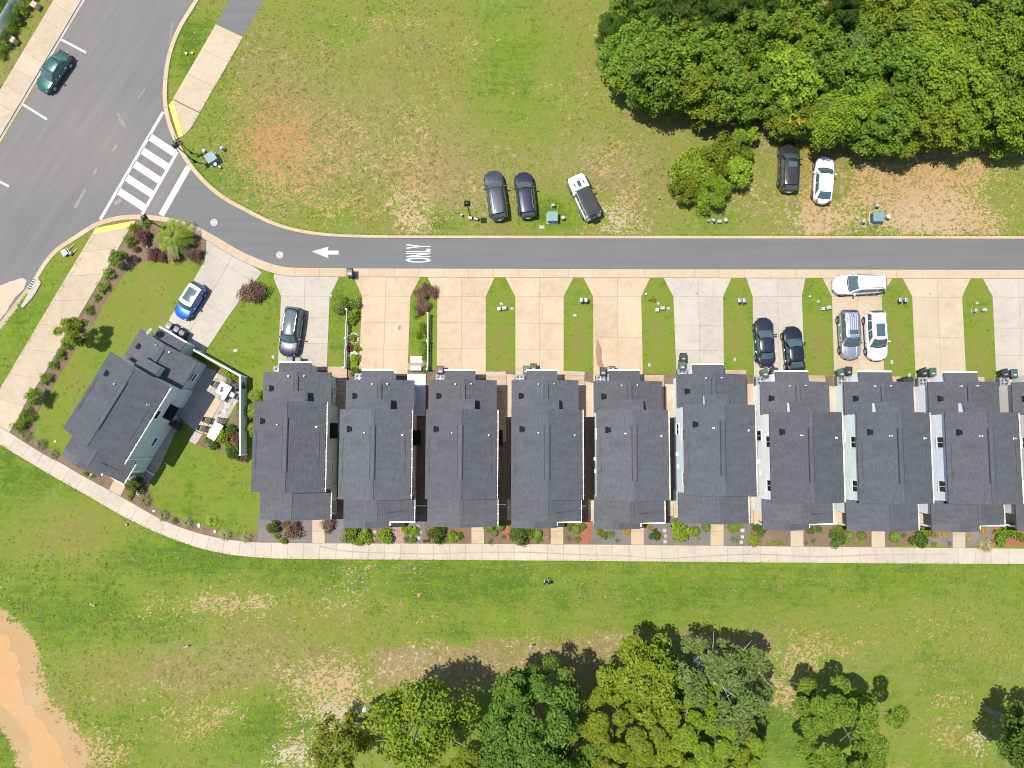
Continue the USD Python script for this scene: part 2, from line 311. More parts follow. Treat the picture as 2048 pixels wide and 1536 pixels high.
APR = Polygon([(-90, 560), (0, 566), (22, 560), (46, 548), (58, 560), (52, 578), (34, 598), (20, 622), (0, 650), (-90, 740)])
for g_, pw, tn in ((TRK, 17., .40), (APR, 9., .80)):
    near = (PX < 260) & (PY > 480); dd = np.full(len(PX), 99.); dd[near] = shapely.distance(g_, shapely.points(PX[near], PY[near])); dirt += .95 * np.exp(-(dd / pw) ** 2); pale += np.where(dd < 40, (tn - pale) * np.exp(-(dd / 30) ** 2), 0)
for a in (lush, straw, dirt, pale): np.clip(a, 0, .97, out=a)

def ground_material():
    c3 = lambda *a: np.array(a)
    N = {'g': ('geometry', {}), 'at': ('attribute', {'attribute': 'cover'}), 'sp': ('separate_color', {}), 'at2': ('attribute', {'attribute': 'tone'}), 'sp2': ('separate_color', {}),
        'n1': ('noise_texture', {'scale': .35, 'detail': 4.0, 'roughness': .6, 'distortion': .8}), 'n2': ('noise_texture', {'scale': 1.5, 'detail': 5.0, 'roughness': .62, 'distortion': 1.2}),
        'mp3': ('mapping', {'mapping_type': 'texture', 'scale': (1.0, .68, 1.0), 'rotation': (0, 0, .35)}), 'mp6': ('mapping', {'scale': (.30, 2.4, 1.0), 'rotation': (0, 0, .06)}), 'n6': ('noise_texture', {'scale': .9, 'detail': 5.0, 'roughness': .65, 'distortion': .5}), 'a0': ('math', {'math_type': 'multiply_add', 'value2': .70}), 'n3': ('noise_texture', {'scale': 1.9, 'detail': 4.0, 'roughness': .56, 'distortion': 1.9}), 'n4': ('noise_texture', {'scale': 14.0, 'detail': 3.0, 'roughness': .75}), 'n5': ('noise_texture', {'scale': 38.0, 'detail': 2.0, 'roughness': .7}),
        'a1': ('math', {'math_type': 'multiply_add', 'value2': .45}), 'a2': ('math', {'math_type': 'multiply_add', 'value2': 1.10}), 'a3': ('math', {'math_type': 'multiply_add', 'value2': .75}), 'a4': ('math', {'math_type': 'subtract', 'value2': 1.50}),
        'gr': ('rgb_ramp', {'ramp': [(0.0, c3(.168, .124, .058)), (.22, c3(.150, .128, .040)), (.42, c3(.140, .148, .030)), (.64, c3(.124, .160, .022)), (.86, c3(.088, .140, .014)), (1.0, c3(.056, .108, .012))]}),
        'st1': ('map_range', {'from_min': .34, 'from_max': .66}), 'st2': ('map_range', {'from_min': .34, 'from_max': .66}), 'st3': ('map_range', {'from_min': .30, 'from_max': .70}),
        'c1': ('math', {'math_type': 'multiply', 'value2': .26}), 'c2': ('math', {'math_type': 'multiply_add', 'value2': .60}), 'c3': ('math', {'math_type': 'multiply_add', 'value2': .14}),
        's1': ('math', {'math_type': 'add'}), 's3': ('map_range', {'range_type': 'smoothstep', 'from_min': .86, 'from_max': 1.20}), 's4': ('math', {'math_type': 'multiply', 'value2': .78}),
        'd1': ('math', {'math_type': 'add'}), 'd3': ('map_range', {'range_type': 'smoothstep', 'from_min': .97, 'from_max': 1.10}), 'd4': ('math', {'math_type': 'multiply', 'value2': .90}),
        'p1': ('math', {'math_type': 'multiply_add', 'value2': .5}), 'dr': ('rgb_ramp', {'ramp': [(.25, c3(.29, .155, .062)), (.55, c3(.325, .20, .10)), (.85, c3(.345, .25, .16)), (1.1, c3(.36, .30, .225))]}),
        'sr': ('rgb_ramp', {'ramp': [(.3, c3(.165, .118, .056)), (.7, c3(.255, .190, .100))]}),
        'mx1': ('mix', {}), 'mx2': ('mix', {}), 'fm': ('mix_float', {'fac': .55}), 'fr': ('map_range', {'from_min': .30, 'from_max': .70, 'to_min': .62, 'to_max': 1.38}), 'fc': ('combine_color', {}), 'mul': ('mix', {'mix_type': 'multiply', 'fac': 1.0}),
        'bm': ('bump', {'strength': .9, 'distance': .06}), 'p': ('principled_bsdf', {'roughness': .95, 'specular_ior_level': .1})}
    K = [('at.color', 'sp.color'), ('at2.color', 'sp2.color')] + [('g.position', f'n{i}.vector') for i in range(1, 6)]
    K = [k for k in K if k[1] != 'n3.vector'] + [('g.position', 'mp3.vector'), ('mp3.vector', 'n3.vector'), ('g.position', 'mp6.vector'), ('mp6.vector', 'n6.vector'), ('n6.fac', 'a0.value1'), ('sp.g', 'a0.value3')]
    K += [('n1.fac', 'a1.value1'), ('a0.value', 'a1.value3'), ('n2.fac', 'a2.value1'), ('a1.value', 'a2.value3'), ('n3.fac', 'a3.value1'), ('a2.value', 'a3.value3'), ('a3.value', 'a4.value1'), ('a4.value', 'gr.fac')]
    K += [('n2.fac', 'st1.value'), ('n3.fac', 'st2.value'), ('n4.fac', 'st3.value'), ('st1.result', 'c1.value1'), ('st2.result', 'c2.value1'), ('c1.value', 'c2.value3'), ('st3.result', 'c3.value1'), ('c2.value', 'c3.value3')]
    K += [('c3.value', 's1.value1'), ('sp.b', 's1.value2'), ('s1.value', 's3.value'), ('s3.result', 's4.value1'), ('s4.value', 'mx1.fac'), ('gr.color', 'mx1.color1'), ('sr.color', 'mx1.color2'), ('n4.fac', 'sr.fac')]
    K += [('c3.value', 'd1.value1'), ('sp.r', 'd1.value2'), ('d1.value', 'd3.value'), ('d3.result', 'd4.value1'), ('d4.value', 'mx2.fac'), ('mx1.color', 'mx2.color1'), ('dr.color', 'mx2.color2'), ('n1.fac', 'p1.value1'), ('sp2.r', 'p1.value3'), ('p1.value', 'dr.fac')]
    K += [('n4.fac', 'fm.a'), ('n5.fac', 'fm.b'), ('fm.result', 'fr.value'), ('fr.result', 'fc.r'), ('fr.result', 'fc.g'), ('fr.result', 'fc.b'), ('mx2.color', 'mul.color1'), ('fc.color', 'mul.color2'), ('mul.color', 'p.base_color'), ('fm.result', 'bm.height'), ('bm.normal', 'p.normal')]
    return usdkit.material(stage, L + 'meadow', N, K, surface='p.BSDF')
mG = ground_material()
nx, ny = len(GX), len(GY); ii, jj = np.meshgrid(np.arange(nx - 1), np.arange(ny - 1)); k0 = (jj * nx + ii).ravel()
gz = gp.copy()
gm = struct('ground', (gz, np.stack([k0, k0 + 1, k0 + nx + 1, k0 + nx], 1)), mG)
pv = UsdGeom.PrimvarsAPI(stage.GetPrimAtPath(gm))
pv.CreatePrimvar('cover', Sdf.ValueTypeNames.Color3fArray, 'vertex').Set(Vt.Vec3fArray.FromNumpy(np.stack([dirt, lush, straw], 1).astype(np.float32)))
pv.CreatePrimvar('tone', Sdf.ValueTypeNames.Color3fArray, 'vertex').Set(Vt.Vec3fArray.FromNumpy(np.stack([pale, pale, pale], 1).astype(np.float32)))

# ================================================================ roads, kerbs, pavements
mAsphalt = mat_surface('asphalt', [(.094, .093, .096), (.122, .117, .114), (.168, .148, .128)], (.055, .45, 24.0), .9, .004, along=math.radians(59))
mAsphaltNew = mat_surface('asphalt_alley', [(.088, .087, .090), (.107, .105, .105), (.130, .122, .116)], (.06, .25, 24.0), .88, .004, along=0.0)
mConc = mat_surface('concrete', [(.27, .205, .14), (.335, .268, .19), (.375, .305, .225)], (.30, 1.7, 26.0), .9, .004, rnd=.05)
mConcGrey = mat_surface('concrete_grey', [(.235, .20, .165), (.315, .278, .235), (.355, .315, .27)], (.30, 1.9, 26.0), .9, .004, rnd=.045)
mConcWarm = mat_surface('concrete_warm', [(.265, .195, .13), (.355, .275, .185), (.39, .31, .225)], (.33, 1.4, 24.0), .9, .004, rnd=.05)
mPave = mat_surface('concrete_pave', [(.265, .22, .175), (.345, .295, .24), (.38, .33, .275)], (.30, 1.7, 26.0), .9, .004, rnd=.05)
mKerb = mat_surface('concrete_kerb', [(.31, .23, .155), (.355, .27, .185), (.385, .31, .22)], (.5, 3.0, 30.0), .9, .004, rnd=.06)
mJoint = mat_plain('joint_dirt', (.10, .075, .05), .95)
mPaint = mat_surface('road_paint', [(.25, .245, .235), (.47, .46, .44), (.58, .57, .55)], (1.2, 7.0, 30.0), .75, .003)
mYellow = mat_surface('yellow_paint', [(.55, .36, .07), (.66, .45, .10), (.70, .50, .15)], (.8, 5.0, 45.0), .75, .003)
mSand = mat_surface('sand', [(.33, .175, .066), (.338, .200, .092), (.342, .232, .130)], (.16, 1.0, 14.0), .97, .02)
mSandPale = mat_surface('sand_pale', [(.325, .245, .165), (.355, .285, .205), (.375, .315, .24)], (.22, 1.0, 14.0), .97, .02)

R_EDGE = [(389.6, 0), (352.7, 57), (332, 115), (325.4, 175), (326.8, 216), (336, 254), (352.7, 294), (374.6, 331), (410, 372), (448, 402), (478.7, 418), (522.7, 440.8), (560.8, 457), (619.4, 470), (700, 476), (900, 477), (2048, 478), (2200, 478)]
R_EDGE = [(445, -90)] + R_EDGE
L_EDGE = [(2200, 540), (2048, 540), (900, 537.7), (600.8, 536), (569.6, 535), (532, 524.8), (480, 502), (447, 482), (414.5, 463), (380.8, 447), (347, 437), (315.6, 431.4), (279.7, 428.8), (243.8, 430.3), (212, 437), (185.4, 447), (145, 474), (113, 494), (91, 518), (78, 538.6), (68, 556)]
R_S, L_S = smooth_line(R_EDGE, 2), smooth_line(L_EDGE, 2)
street = [(223, -90), (169.5, 0), (0, 294), (-90, 450)]
main_poly = Polygon(WP(street + [(-90, 640), (20, 640), (68, 556)])).buffer(0)
alley = Polygon(np.vstack([WP(R_S), WP(L_S), WP([(-90, 760), (-90, 450), (0, 294), (169.5, 0), (223, -90)])])).buffer(0)
CUT = Polygon(WP([(560, 470), (560, 545), (540, 545), (330, 480), (308, 470), (390, 320), (420, 300), (560, 380)]))
cutline = Polygon(WP([(388, 300), (2300, 300), (2300, 700), (560, 700), (308, 470)]))
road_main, road_alley = alley.difference(cutline), alley.intersection(cutline)
struct('main_road', sheet(road_main, .006), mAsphalt)
struct('alley', sheet(road_alley, .006), mAsphaltNew)

def offset(line_px, w):
    """The line moved sideways (to its right on the ground) by w metres; w may vary along it."""
    p = WP(line_px); t = np.gradient(p, axis=0); nn = np.stack([t[:, 1], -t[:, 0]], 1); nn /= np.linalg.norm(nn, axis=1, keepdims=True)
    return p + nn * np.broadcast_to(np.asarray(w, float), len(p))[:, None]
def segments(a, b, step, gap=.009):
    """Two edges of a strip cut into slabs about step long, each a small polygon with a joint left open."""
    d = np.r_[0, np.cumsum(np.linalg.norm(np.diff((a + b) / 2, axis=0), axis=1))]; n = max(1, int(round(d[-1] / step))); out = []
    for i in range(n):
        t = np.linspace(d[-1] * i / n, d[-1] * (i + 1) / n, 5)
        A = np.stack([np.interp(t, d, a[:, k]) for k in (0, 1)], 1); B = np.stack([np.interp(t, d, b[:, k]) for k in (0, 1)], 1)
        out.append(Polygon(np.vstack([A, B[::-1]])).buffer(0).buffer(-gap, join_style=2))
    return out
FRAME = poly([(-50, -50), (2100, -50), (2100, 1590), (-50, 1590)])
def slabs(group, name, plist, z1, mats, z0=-.04):
    for i, p in enumerate(plist):
        if p.is_empty or not p.intersects(FRAME): continue
        part(group, name, extrude(p, z0, z1), mats[i % len(mats)] if isinstance(mats, list) else mats)
# kerbs: the upper one, and the broad gutter on the house side
kr = R_S; KW = np.interp(kr[:, 0], [0, 340, 500, 700, 2200], [.42, .44, .40, .28, .26])
ka, kb = WP(kr), offset(kr, -KW)
if not Polygon(np.vstack([ka, kb[::-1]])).buffer(0).representative_point().within(alley.buffer(0)): pass
else: kb = offset(kr, KW)
g = struct_group('upper_kerb'); slabs(g, 'kerb_stone', segments(ka, kb, 2.9), .085, mKerb)
kl = L_S; kw2 = np.interp(np.arange(len(kl)), *zip(*[(0, .85), (int(np.argmin(abs(kl[:, 0] - 560))), .85), (int(np.argmin(abs(kl[:, 0] - 414))), .78), (int(np.argmin(abs(kl[:, 0] - 345))), .52), (len(kl) - 1, .42)]))
la, lb = WP(kl), offset(kl, -kw2)
if Polygon(np.vstack([la[:40], lb[:40][::-1]])).buffer(0).representative_point().within(alley): lb = offset(kl, kw2)
g = struct_group('lower_kerb'); slabs(g, 'kerb_slab', segments(la, lb, 2.45), .05, mKerb)
LOWER_KERB = Polygon(np.vstack([la, lb[::-1]])).buffer(0)
# left pavement of the main road with its kerb
u_ = np.array([.864, .5035]); e1 = np.array([(162., -90), (-110., 367.6)]); e2 = e1 + 43.8 * u_; e3 = e2 + 9.4 * u_
E1, E2, E3 = (resample(WP(q), .5) for q in (e1, e2, e3)); nE = min(len(E1), len(E2), len(E3)); E1, E2, E3 = (q[:nE] for q in (E1, E2, E3)); EM = E2 + (E3 - E2) * .45
g = struct_group('street_pavement'); slabs(g, 'pavement_slab', segments(E1, E2, 1.95), .09, mConc)
g = struct_group('street_kerb'); slabs(g, 'kerb_stone', segments(E2, EM, 3.0), .11, mConcGrey); slabs(g, 'gutter_stone', segments(EM, E3, 3.0), .02, mConcGrey)

# the long pavement below the houses and its arm up to the crossing
lo = smooth_line([(-60, 850), (0, 889), (65.6, 928.9), (136.7, 970), (191.4, 1001), (246, 1032.8), (300.8, 1060), (355.5, 1082), (410, 1099.8), (465, 1110.7), (519.5, 1115.2), (560, 1117.5), (640, 1118.3), (1100, 1121), (1600, 1125.5), (2048, 1128), (2150, 1129)])
hi = smooth_line([(-60, 818), (21.5, 865.6), (82, 905.6), (125.8, 927.5), (169.5, 954), (218.7, 979.8), (273.4, 1011), (328, 1042), (382.8, 1062.5), (437.5, 1076.5), (492, 1083.4), (533, 1085.2), (650, 1086.5), (1105, 1088), (1500, 1092), (2048, 1097), (2150, 1098)])
lo_w, hi_w = resample(WP(lo), .4), WP(hi)
hl = LineString(hi_w); hi_m = np.array([hl.interpolate(hl.project(Point(p))).coords[0] for p in lo_w])
g = struct_group('pavement'); pv_slabs = segments(lo_w, hi_m, 1.55); slabs(g, 'pavement_slab', pv_slabs, .05, mPave)
PAVE = Polygon(np.vstack([lo_w, hi_m[::-1]])).buffer(0)
wl = [(191, 457), (150, 526), (105.5, 600), (0, 777.7), (-40, 845)]
wr = [(270, 443), (257, 461.8), (219, 530), (177.7, 600), (154, 640), (78, 766), (52.7, 803), (35, 842), (18, 866)]
wl_w = resample(WP(wl), .4); wrl = LineString(WP(wr)); wr_m = np.array([wrl.interpolate(t, normalized=True).coords[0] for t in np.linspace(0, 1, len(wl_w))])
g = struct_group('side_pavement')
slabs(g, 'pavement_slab', [s.difference(PAVE.buffer(.03)) for s in segments(wl_w, wr_m, 3.0)], .05, mConc)
SIDEP = Polygon(np.vstack([wl_w, wr_m[::-1]])).buffer(0)
part(g, 'yellow_warning_strip', extrude(poly([(191.5, 456.5), (270.7, 441.8), (267.0, 452.8), (186.5, 468.3)]), .03, .062), mYellow)
# the path at the upper left
pth = [(434, 50), (486.6, 74.7), (381.5, 258), (370, 272), (347, 200)]
g = struct_group('corner_path')
a0, a1, b0, b1 = WP([(432, 49)])[0], WP([(346, 198)])[0], WP([(486.6, 74.7)])[0], WP([(400.6, 225)])[0]
T = np.linspace(0, 1, 9)[:, None]
slabs(g, 'pavement_slab', segments(a0 + (a1 - a0) * T, b0 + (b1 - b0) * T, 2.55) + [poly([(346, 200), (400, 227), (381.5, 258), (367.5, 272)]).buffer(-.02)], .05, mConc)
part(g, 'yellow_warning_strip', extrude(poly([(337.9, 211), (346.6, 200.5), (366.9, 271), (358.2, 276)]), .0, .056), mYellow)
struct('asphalt_path', sheet(poly([(432.5, 47.5), (459.5, 0), (500, -80), (570, -80), (526.5, 0), (487, 73)]), .006), mAsphaltNew)

# painted markings
def mark(name, pts, z=.011): return struct(name, sheet(poly(pts), z), mPaint)
def strip_px(a, b, w):
    a, b = np.array(a, float), np.array(b, float); d = (b - a) / np.linalg.norm(b - a); q = np.array([-d[1], d[0]]) * w / 2
    return [a + q, b + q, b - q, a - q]
A0, A1, B0, B1 = np.array([326.3, 224.]), np.array([200.5, 439.]), np.array([354.5, 304.]), np.array([284.5, 428.])
cw = struct_group('crosswalk')
part(cw, 'edge_line', sheet(poly(strip_px(A0, A1, 5.6)), .011), mPaint); part(cw, 'edge_line', sheet(poly(strip_px(B0, B1, 5.6)), .011), mPaint)
uA, uB = (A1 - A0) / np.linalg.norm(A1 - A0), (B1 - B0) / np.linalg.norm(B1 - B0)
for i in range(5):
    pa = np.array([299.5, 273.5]) + np.array([-15.75, 27.0]) * i; pb = np.array([351.5, 307.5]) + np.array([-15.6, 27.0]) * i
    e = np.array([-6.2, 10.6]) * .58
    part(cw, 'crossing_bar', sheet(poly([pa - e - [.5, .3], pb - e - [1, .6], pb + e - [1, .6], pa + e - [.5, .3]]), .011), mPaint)
mark('stop_line', strip_px((377.5, 333.5), (322.5, 430.5), 11.5))
for a, b in [((123, 79.3), (172.3, 105.3)), ((46, 209), (93.8, 238.7)), ((-20, 353), (17.8, 373))]:
    mark('parking_line', strip_px(a, b, 4.2))
mark('road_arrow', [(623.8, 503), (657.4, 493.6), (654.4, 501.4), (677.2, 501.4), (677.2, 508.9), (654.4, 508.9), (657.4, 516.4)])
tm = meshkit.text_mesh('ONLY', 1.0, .002, bold=True); tv = np.asarray(tm.vertices); tv = (tv - tv.min(0)) / (tv.max(0) - tv.min(0))
q = W(861.3 - tv[:, 1] * 49.6, 525.0 - tv[:, 0] * 36.6, .009); q[:, 2] = .009 + tv[:, 2] * .003
struct('road_word', (q, np.asarray(tm.faces)), mPaint, label='the word ONLY painted across the alley')
mCov = mat_plain('cover_rim', (.42, .41, .39), .7, var=.1)
mIron = mat_plain('cover_iron', (.20, .19, .18), .7, 0.0, 0, .25, .5, 12, .004)
for i, (x, y, a) in enumerate([(428, 445, .5), (559.5, 510, .9)]):
    p = W(x, y, .0); t = thing('manhole_cover', ['round white ringed cover in the alley beside the palm bed', 'round white ringed cover in the alley left of the painted arrow'][i], 'manhole cover', p, a, 'covers in the alley')
    part(t, 'cover_plate', extrude(Point(0, 0).buffer(.30), .0, .013), mIron)
    part(t, 'rim', extrude(Point(0, 0).buffer(.34).difference(Point(0, 0).buffer(.275)), .0, .017), mCov)
    part(t, 'cover_bar', extrude(unary_union([sbox(-.2, -.055 + k, .2, .01 + k) for k in (-.06, .10)]), .0, .016), mCov)

# dusty scuffs on the main road
mDust = mat_surface('road_dust', [(.155, .138, .122), (.185, .162, .14), (.24, .21, .18)], (.5, 3.0, 24.0), .95, .002)
for k, (pts, w) in enumerate([([(236, 228), (241, 238), (249, 252)], .16), ([(240, 240), (246, 246)], .22), ([(232, 292), (226, 300)], .12), ([(167, 385), (160, 398), (152, 412)], .16), ([(170, 380), (163, 392)], .2), ([(193, 338), (189, 346)], .10), ([(290, 178), (277, 196)], .06), ([(346, 45), (338, 90)], .08), ([(233, 405), (240, 400)], .2)]):
    struct('road_scuff', sheet(ragged(LineString(WP(pts)).buffer(w), w * .9, .07, 60 + k), .0076 + .0006 * k), mDust)
# bare sand at the left and the dirt track
struct('sand_apron', sheet(ragged(poly([(-90, 560), (0, 566), (22, 560), (46, 548), (58, 560), (52, 578), (34, 598), (20, 622), (0, 650), (-90, 740)]).buffer(-.25), .22, .09, 3), .016), mSandPale)
track = [(-60, 1215), (0, 1237), (30, 1262), (58, 1305), (64, 1350), (70, 1385), (94, 1424), (132, 1462), (150, 1500), (158, 1560), (50, 1590), (44, 1500), (30, 1470), (0, 1436), (-60, 1370)]
struct('dirt_track', sheet(ragged(poly(track).buffer(-1.0), .75, .06, 5), .012), mSand)

# driveways: two lanes of slabs each, flaring to the kerb
mDrive = {'g': mConcGrey, 'w': mConcWarm, 'c': mConc}
def driveway(pts, centre, rows, mats, label=None):
    P = poly(pts).difference(LOWER_KERB.buffer(.03)); g = struct_group('driveway')
    (cx0, cy0), (cx1, cy1) = centre
    cuts = [LineString(WP([(cx0, cy0), (cx1, cy1)]))] + [LineString(WP([(a[0], a[1]), (b[0], b[1])])) for a, b in rows]
    body = P
    for c in cuts: body = body.difference(c.buffer(.010, cap_style=2))
    for i, s in enumerate(polys(body)): part(g, 'driveway_slab', extrude(s, -.04, .04), mats[i % len(mats)])
    return P
DW = []
def std(xl_t, xl_n, xl_b, xr_t, xr_n, xr_b, yb, mats, rows=(592, 641, 691), xc=None):
    pts = [(xl_t, 548), (xr_t, 548), (xr_t, 557.5), (xr_n, 593), (xr_b, yb), (xl_b, yb), (xl_n, 593), (xl_t, 557.5)]
    c0, c1 = (xl_n + xr_n) / 2, (xl_b + xr_b) / 2
    DW.append(driveway(pts, ((c0, 540), (c1, yb + 5)), [((xl_t - 40, r), (xr_t + 40, r + .6)) for r in rows], mats))
DW.append(driveway([(413, 470), (524.5, 545), (487, 590), (452, 640), (416.7, 694), (405, 712), (330, 660), (341, 634), (376, 580), (410, 521), (413, 500)], ((468, 508), (372, 676)), [((408, 500), (500, 560)), ((370, 585), (470, 640))], [mConcGrey]))
std(548, 562.5, 555.5, 677, 659.5, 653.5, 741, [mConcGrey], (592, 634, 686), None)
std(709, 724.8, 717, 839.5, 821, 815, 752, [mConcWarm], (592, 645, 698))
std(856.5, 874.8, 873.5, 988.5, 971.7, 971.7, 758, [mConcWarm], (593, 645, 697))
std(1012, 1030.7, 1031, 1145.5, 1127.4, 1127.4, 758, [mConcWarm], (593, 646, 699))
std(1168, 1186, 1187, 1299.5, 1282.3, 1286, 764, [mConcWarm], (593, 674))
std(1328, 1346.5, 1353, 1462, 1446, 1447.5, 748, [mConcGrey], (593, 650, 700))
std(1493, 1505, 1508.5, 1610, 1603.4, 1610, 772, [mConcGrey], (593, 673))
std(1645.6, 1663.6, 1668.6, 1783.7, 1763, 1768.5, 764, [mConc], (593, 640, 700))
std(1805.4, 1824, 1831.5, 1940.5, 1923.8, 1932.5, 768, [mConc], (594, 674))
std(1965.4, 1984.8, 1993, 2102, 2086, 2094, 770, [mConcGrey], (594, 656, 710))

# front paths
PATHS = []
for x0, x1, m in [(624.7, 649.8, mConc), (943, 968, mConcWarm), (1101.6, 1126.3, mConcWarm), (1262, 1287.4, mConcWarm), (1421, 1447, mConcWarm), (1581, 1606.4, mConc), (1743, 1769.5, mConc), (1905, 1930, mConc)]:
    g = struct_group('front_path'); p = poly([(x0, 1030), (x1, 1030), (x1, 1089 + (x0 - 600) / 160), (x0, 1089 + (x0 - 600) / 160)]).difference(PAVE.buffer(.02)); PATHS.append(p)
    yy = WP([(x0, 1062)])[0][1]
    for s in polys(p.difference(LineString([(-99, yy), (99, yy)]).buffer(.012))): part(g, 'path_slab', extrude(s, -.03, .045), m)
g = struct_group('front_path'); p = poly([(228.3, 960), (252, 972), (240.6, 993.3), (218.4, 980)]).difference(PAVE.buffer(.02)); PATHS.append(p); part(g, 'path_slab', extrude(p, -.03, .045), mConc)
mBrickP = mat_surface('pink_paver', [(.22, .145, .115), (.27, .185, .15), (.32, .235, .195)], (.6, 4.0, 30.0), .9, .004, rnd=.12)
g = struct_group('brick_path'); p = poly([(785.5, 1030), (808.5, 1030), (808.5, 1087), (785.5, 1087)]); PATHS.append(p)
(x0, y0), (x1, y1) = p.bounds[:2], p.bounds[2:]; nr = 24
for r in range(nr):
    ya = y0 + (y1 - y0) * r / nr; off = (r % 2) * .12
    for c in range(-1, 5):
        s = sbox(x0 + c * .24 + off + .006, ya + .006, x0 + (c + 1) * .24 + off - .006, ya + (y1 - y0) / nr - .006).intersection(p)
        if s.area > .004: part(g, 'brick', extrude(s, -.02, .045), mBrickP)

# planting beds (chipped bark), gravel and the bare ground between the houses
mMulch = mat_surface('bark_mulch', [(.085, .052, .034), (.135, .088, .060), (.19, .135, .10)], (.5, 6.0, 24.0), .97, .03)
mMulchRed = mat_surface('red_mulch', [(.16, .058, .032), (.22, .085, .048), (.27, .13, .085)], (.5, 6.0, 24.0), .97, .03)
mMulchGrey = mat_surface('grey_mulch', [(.085, .072, .068), (.13, .112, .105), (.19, .165, .15)], (.5, 6.0, 24.0), .97, .03)
mSoil = mat_surface('soil', [(.085, .055, .035), (.13, .088, .058), (.18, .13, .09)], (.4, 3.0, 20.0), .97, .02)
mPebble = mat_surface('pebbles', [(.24, .17, .11), (.33, .26, .19), (.42, .36, .29)], (.5, 5.0, 16.0), .95, .03)
NOGO = unary_union([PAVE.buffer(.01), SIDEP.buffer(.01), LOWER_KERB] + PATHS + DW)
def bed(pts, m, z=.010, rag=.08, seed=1, name='mulch_bed'):
    p = ragged(poly(pts), rag, .15, seed) if rag else poly(pts)
    return struct(name, sheet(p.difference(NOGO), z), m)
beds = [(515, 625, mMulchGrey, 0), (650, 690, mMulchGrey, 0), (684, 786, mMulch, 0), (808, 850, mMulchGrey, 0), (846, 943, mMulch, 0), (968, 1020, mMulch, 0), (1018, 1102, mMulch, 0), (1126, 1180, mMulch, 0), (1180, 1262, mMulchGrey, 0), (1287, 1345, mMulchGrey, 0), (1342, 1422, mMulchGrey, 0), (1447, 1500, mMulchGrey, 0), (1498, 1582, mMulch, 0), (1606, 1668, mMulch, 0), (1664, 1744, mMulch, 0), (1769, 1830, mMulch, 0), (1828, 1906, mMulchGrey, 0), (1930, 1985, mMulchGrey, 0), (1982, 2100, mMulchRed, 0)]
for i, (x0, x1, m, _) in enumerate(beds): bed([(x0, 1030), (x1, 1030), (x1, 1092), (x0, 1092)], m, .010 + .001 * (i % 2), .03, i)
bed([(1006, 1045), (1021, 1045), (1021, 1070), (1012, 1086), (1004, 1060)], mMulchRed, .014, .12, 31); bed([(1160, 1045), (1186, 1040), (1184, 1066), (1176, 1088), (1158, 1086)], mMulchRed, .014, .12, 32)
bed([(640, 735), (2100, 760), (2100, 1050), (640, 1040)], mSoil, .004, 0, 2, 'bare_soil')
bed([(240, 470), (262, 440), (300, 437), (345, 442), (382, 455), (412, 478), (410, 512), (380, 522), (330, 517), (280, 525), (252, 545), (212, 600), (190, 640), (150, 700), (105, 775), (72, 830), (66, 880), (110, 905), (150, 925), (215, 978), (200, 985), (120, 950), (30, 890), (10, 865), (70, 770), (170, 600)], mMulch, .010, .06, 7)
bed([(160, 940), (240, 960), (228, 990), (190, 975)], mMulch, .013, .05, 71)
bed([(240, 960), (300, 955), (300, 985), (305, 1010), (335, 1028), (370, 1040), (430, 1058), (480, 1072), (514, 1066), (514, 1092), (440, 1085), (330, 1050), (270, 1015), (238, 990)], mMulch, .010, .06, 8)
bed([(485, 565), (510, 560), (528, 578), (526, 600), (505, 606), (480, 596), (474, 582)], mMulch, .010, .05, 9)
for i, pts in enumerate([[(1012.5, 748), (1030, 750), (1024, 790), (1024, 834), (1012.5, 834)], [(1169, 762), (1187, 766), (1187, 834), (1169, 834)], [(1330, 768), (1349, 770), (1349, 836), (1330, 836)], [(1494, 768), (1508, 768), (1510, 810), (1494, 812)], [(1656, 772), (1670, 774), (1670, 826), (1656, 826)], [(1826, 774), (1834, 776), (1834, 828), (1826, 828)], [(968, 744), (1012, 742), (1012, 752), (970, 751)], [(1128, 742), (1170, 744), (1168, 752), (1128, 750)], [(1014, 998), (1022, 998), (1022, 1040), (1014, 1040)], [(1176, 998), (1190, 998), (1190, 1042), (1176, 1042)], [(1335, 1000), (1352, 1000), (1350, 1030), (1336, 1032)], [(1496, 990), (1512, 990), (1512, 1046), (1496, 1046)]]):
    bed(pts, mPebble, .016, .06, 40 + i, 'gravel_bed')
bed([(346, 846), (362, 838), (352, 862), (318, 938), (296, 968), (284, 958), (300, 930)], mPebble, .013, .05, 77, 'gravel_bed')
for x, y in [(1393.7, 587.6), (1859.6, 587.6), (935, 588), (1761, 590)]: struct('clean_out_cover', extrude(Point(*WP([(x, y)])[0]).buffer(.11), .03, .046), mIron)

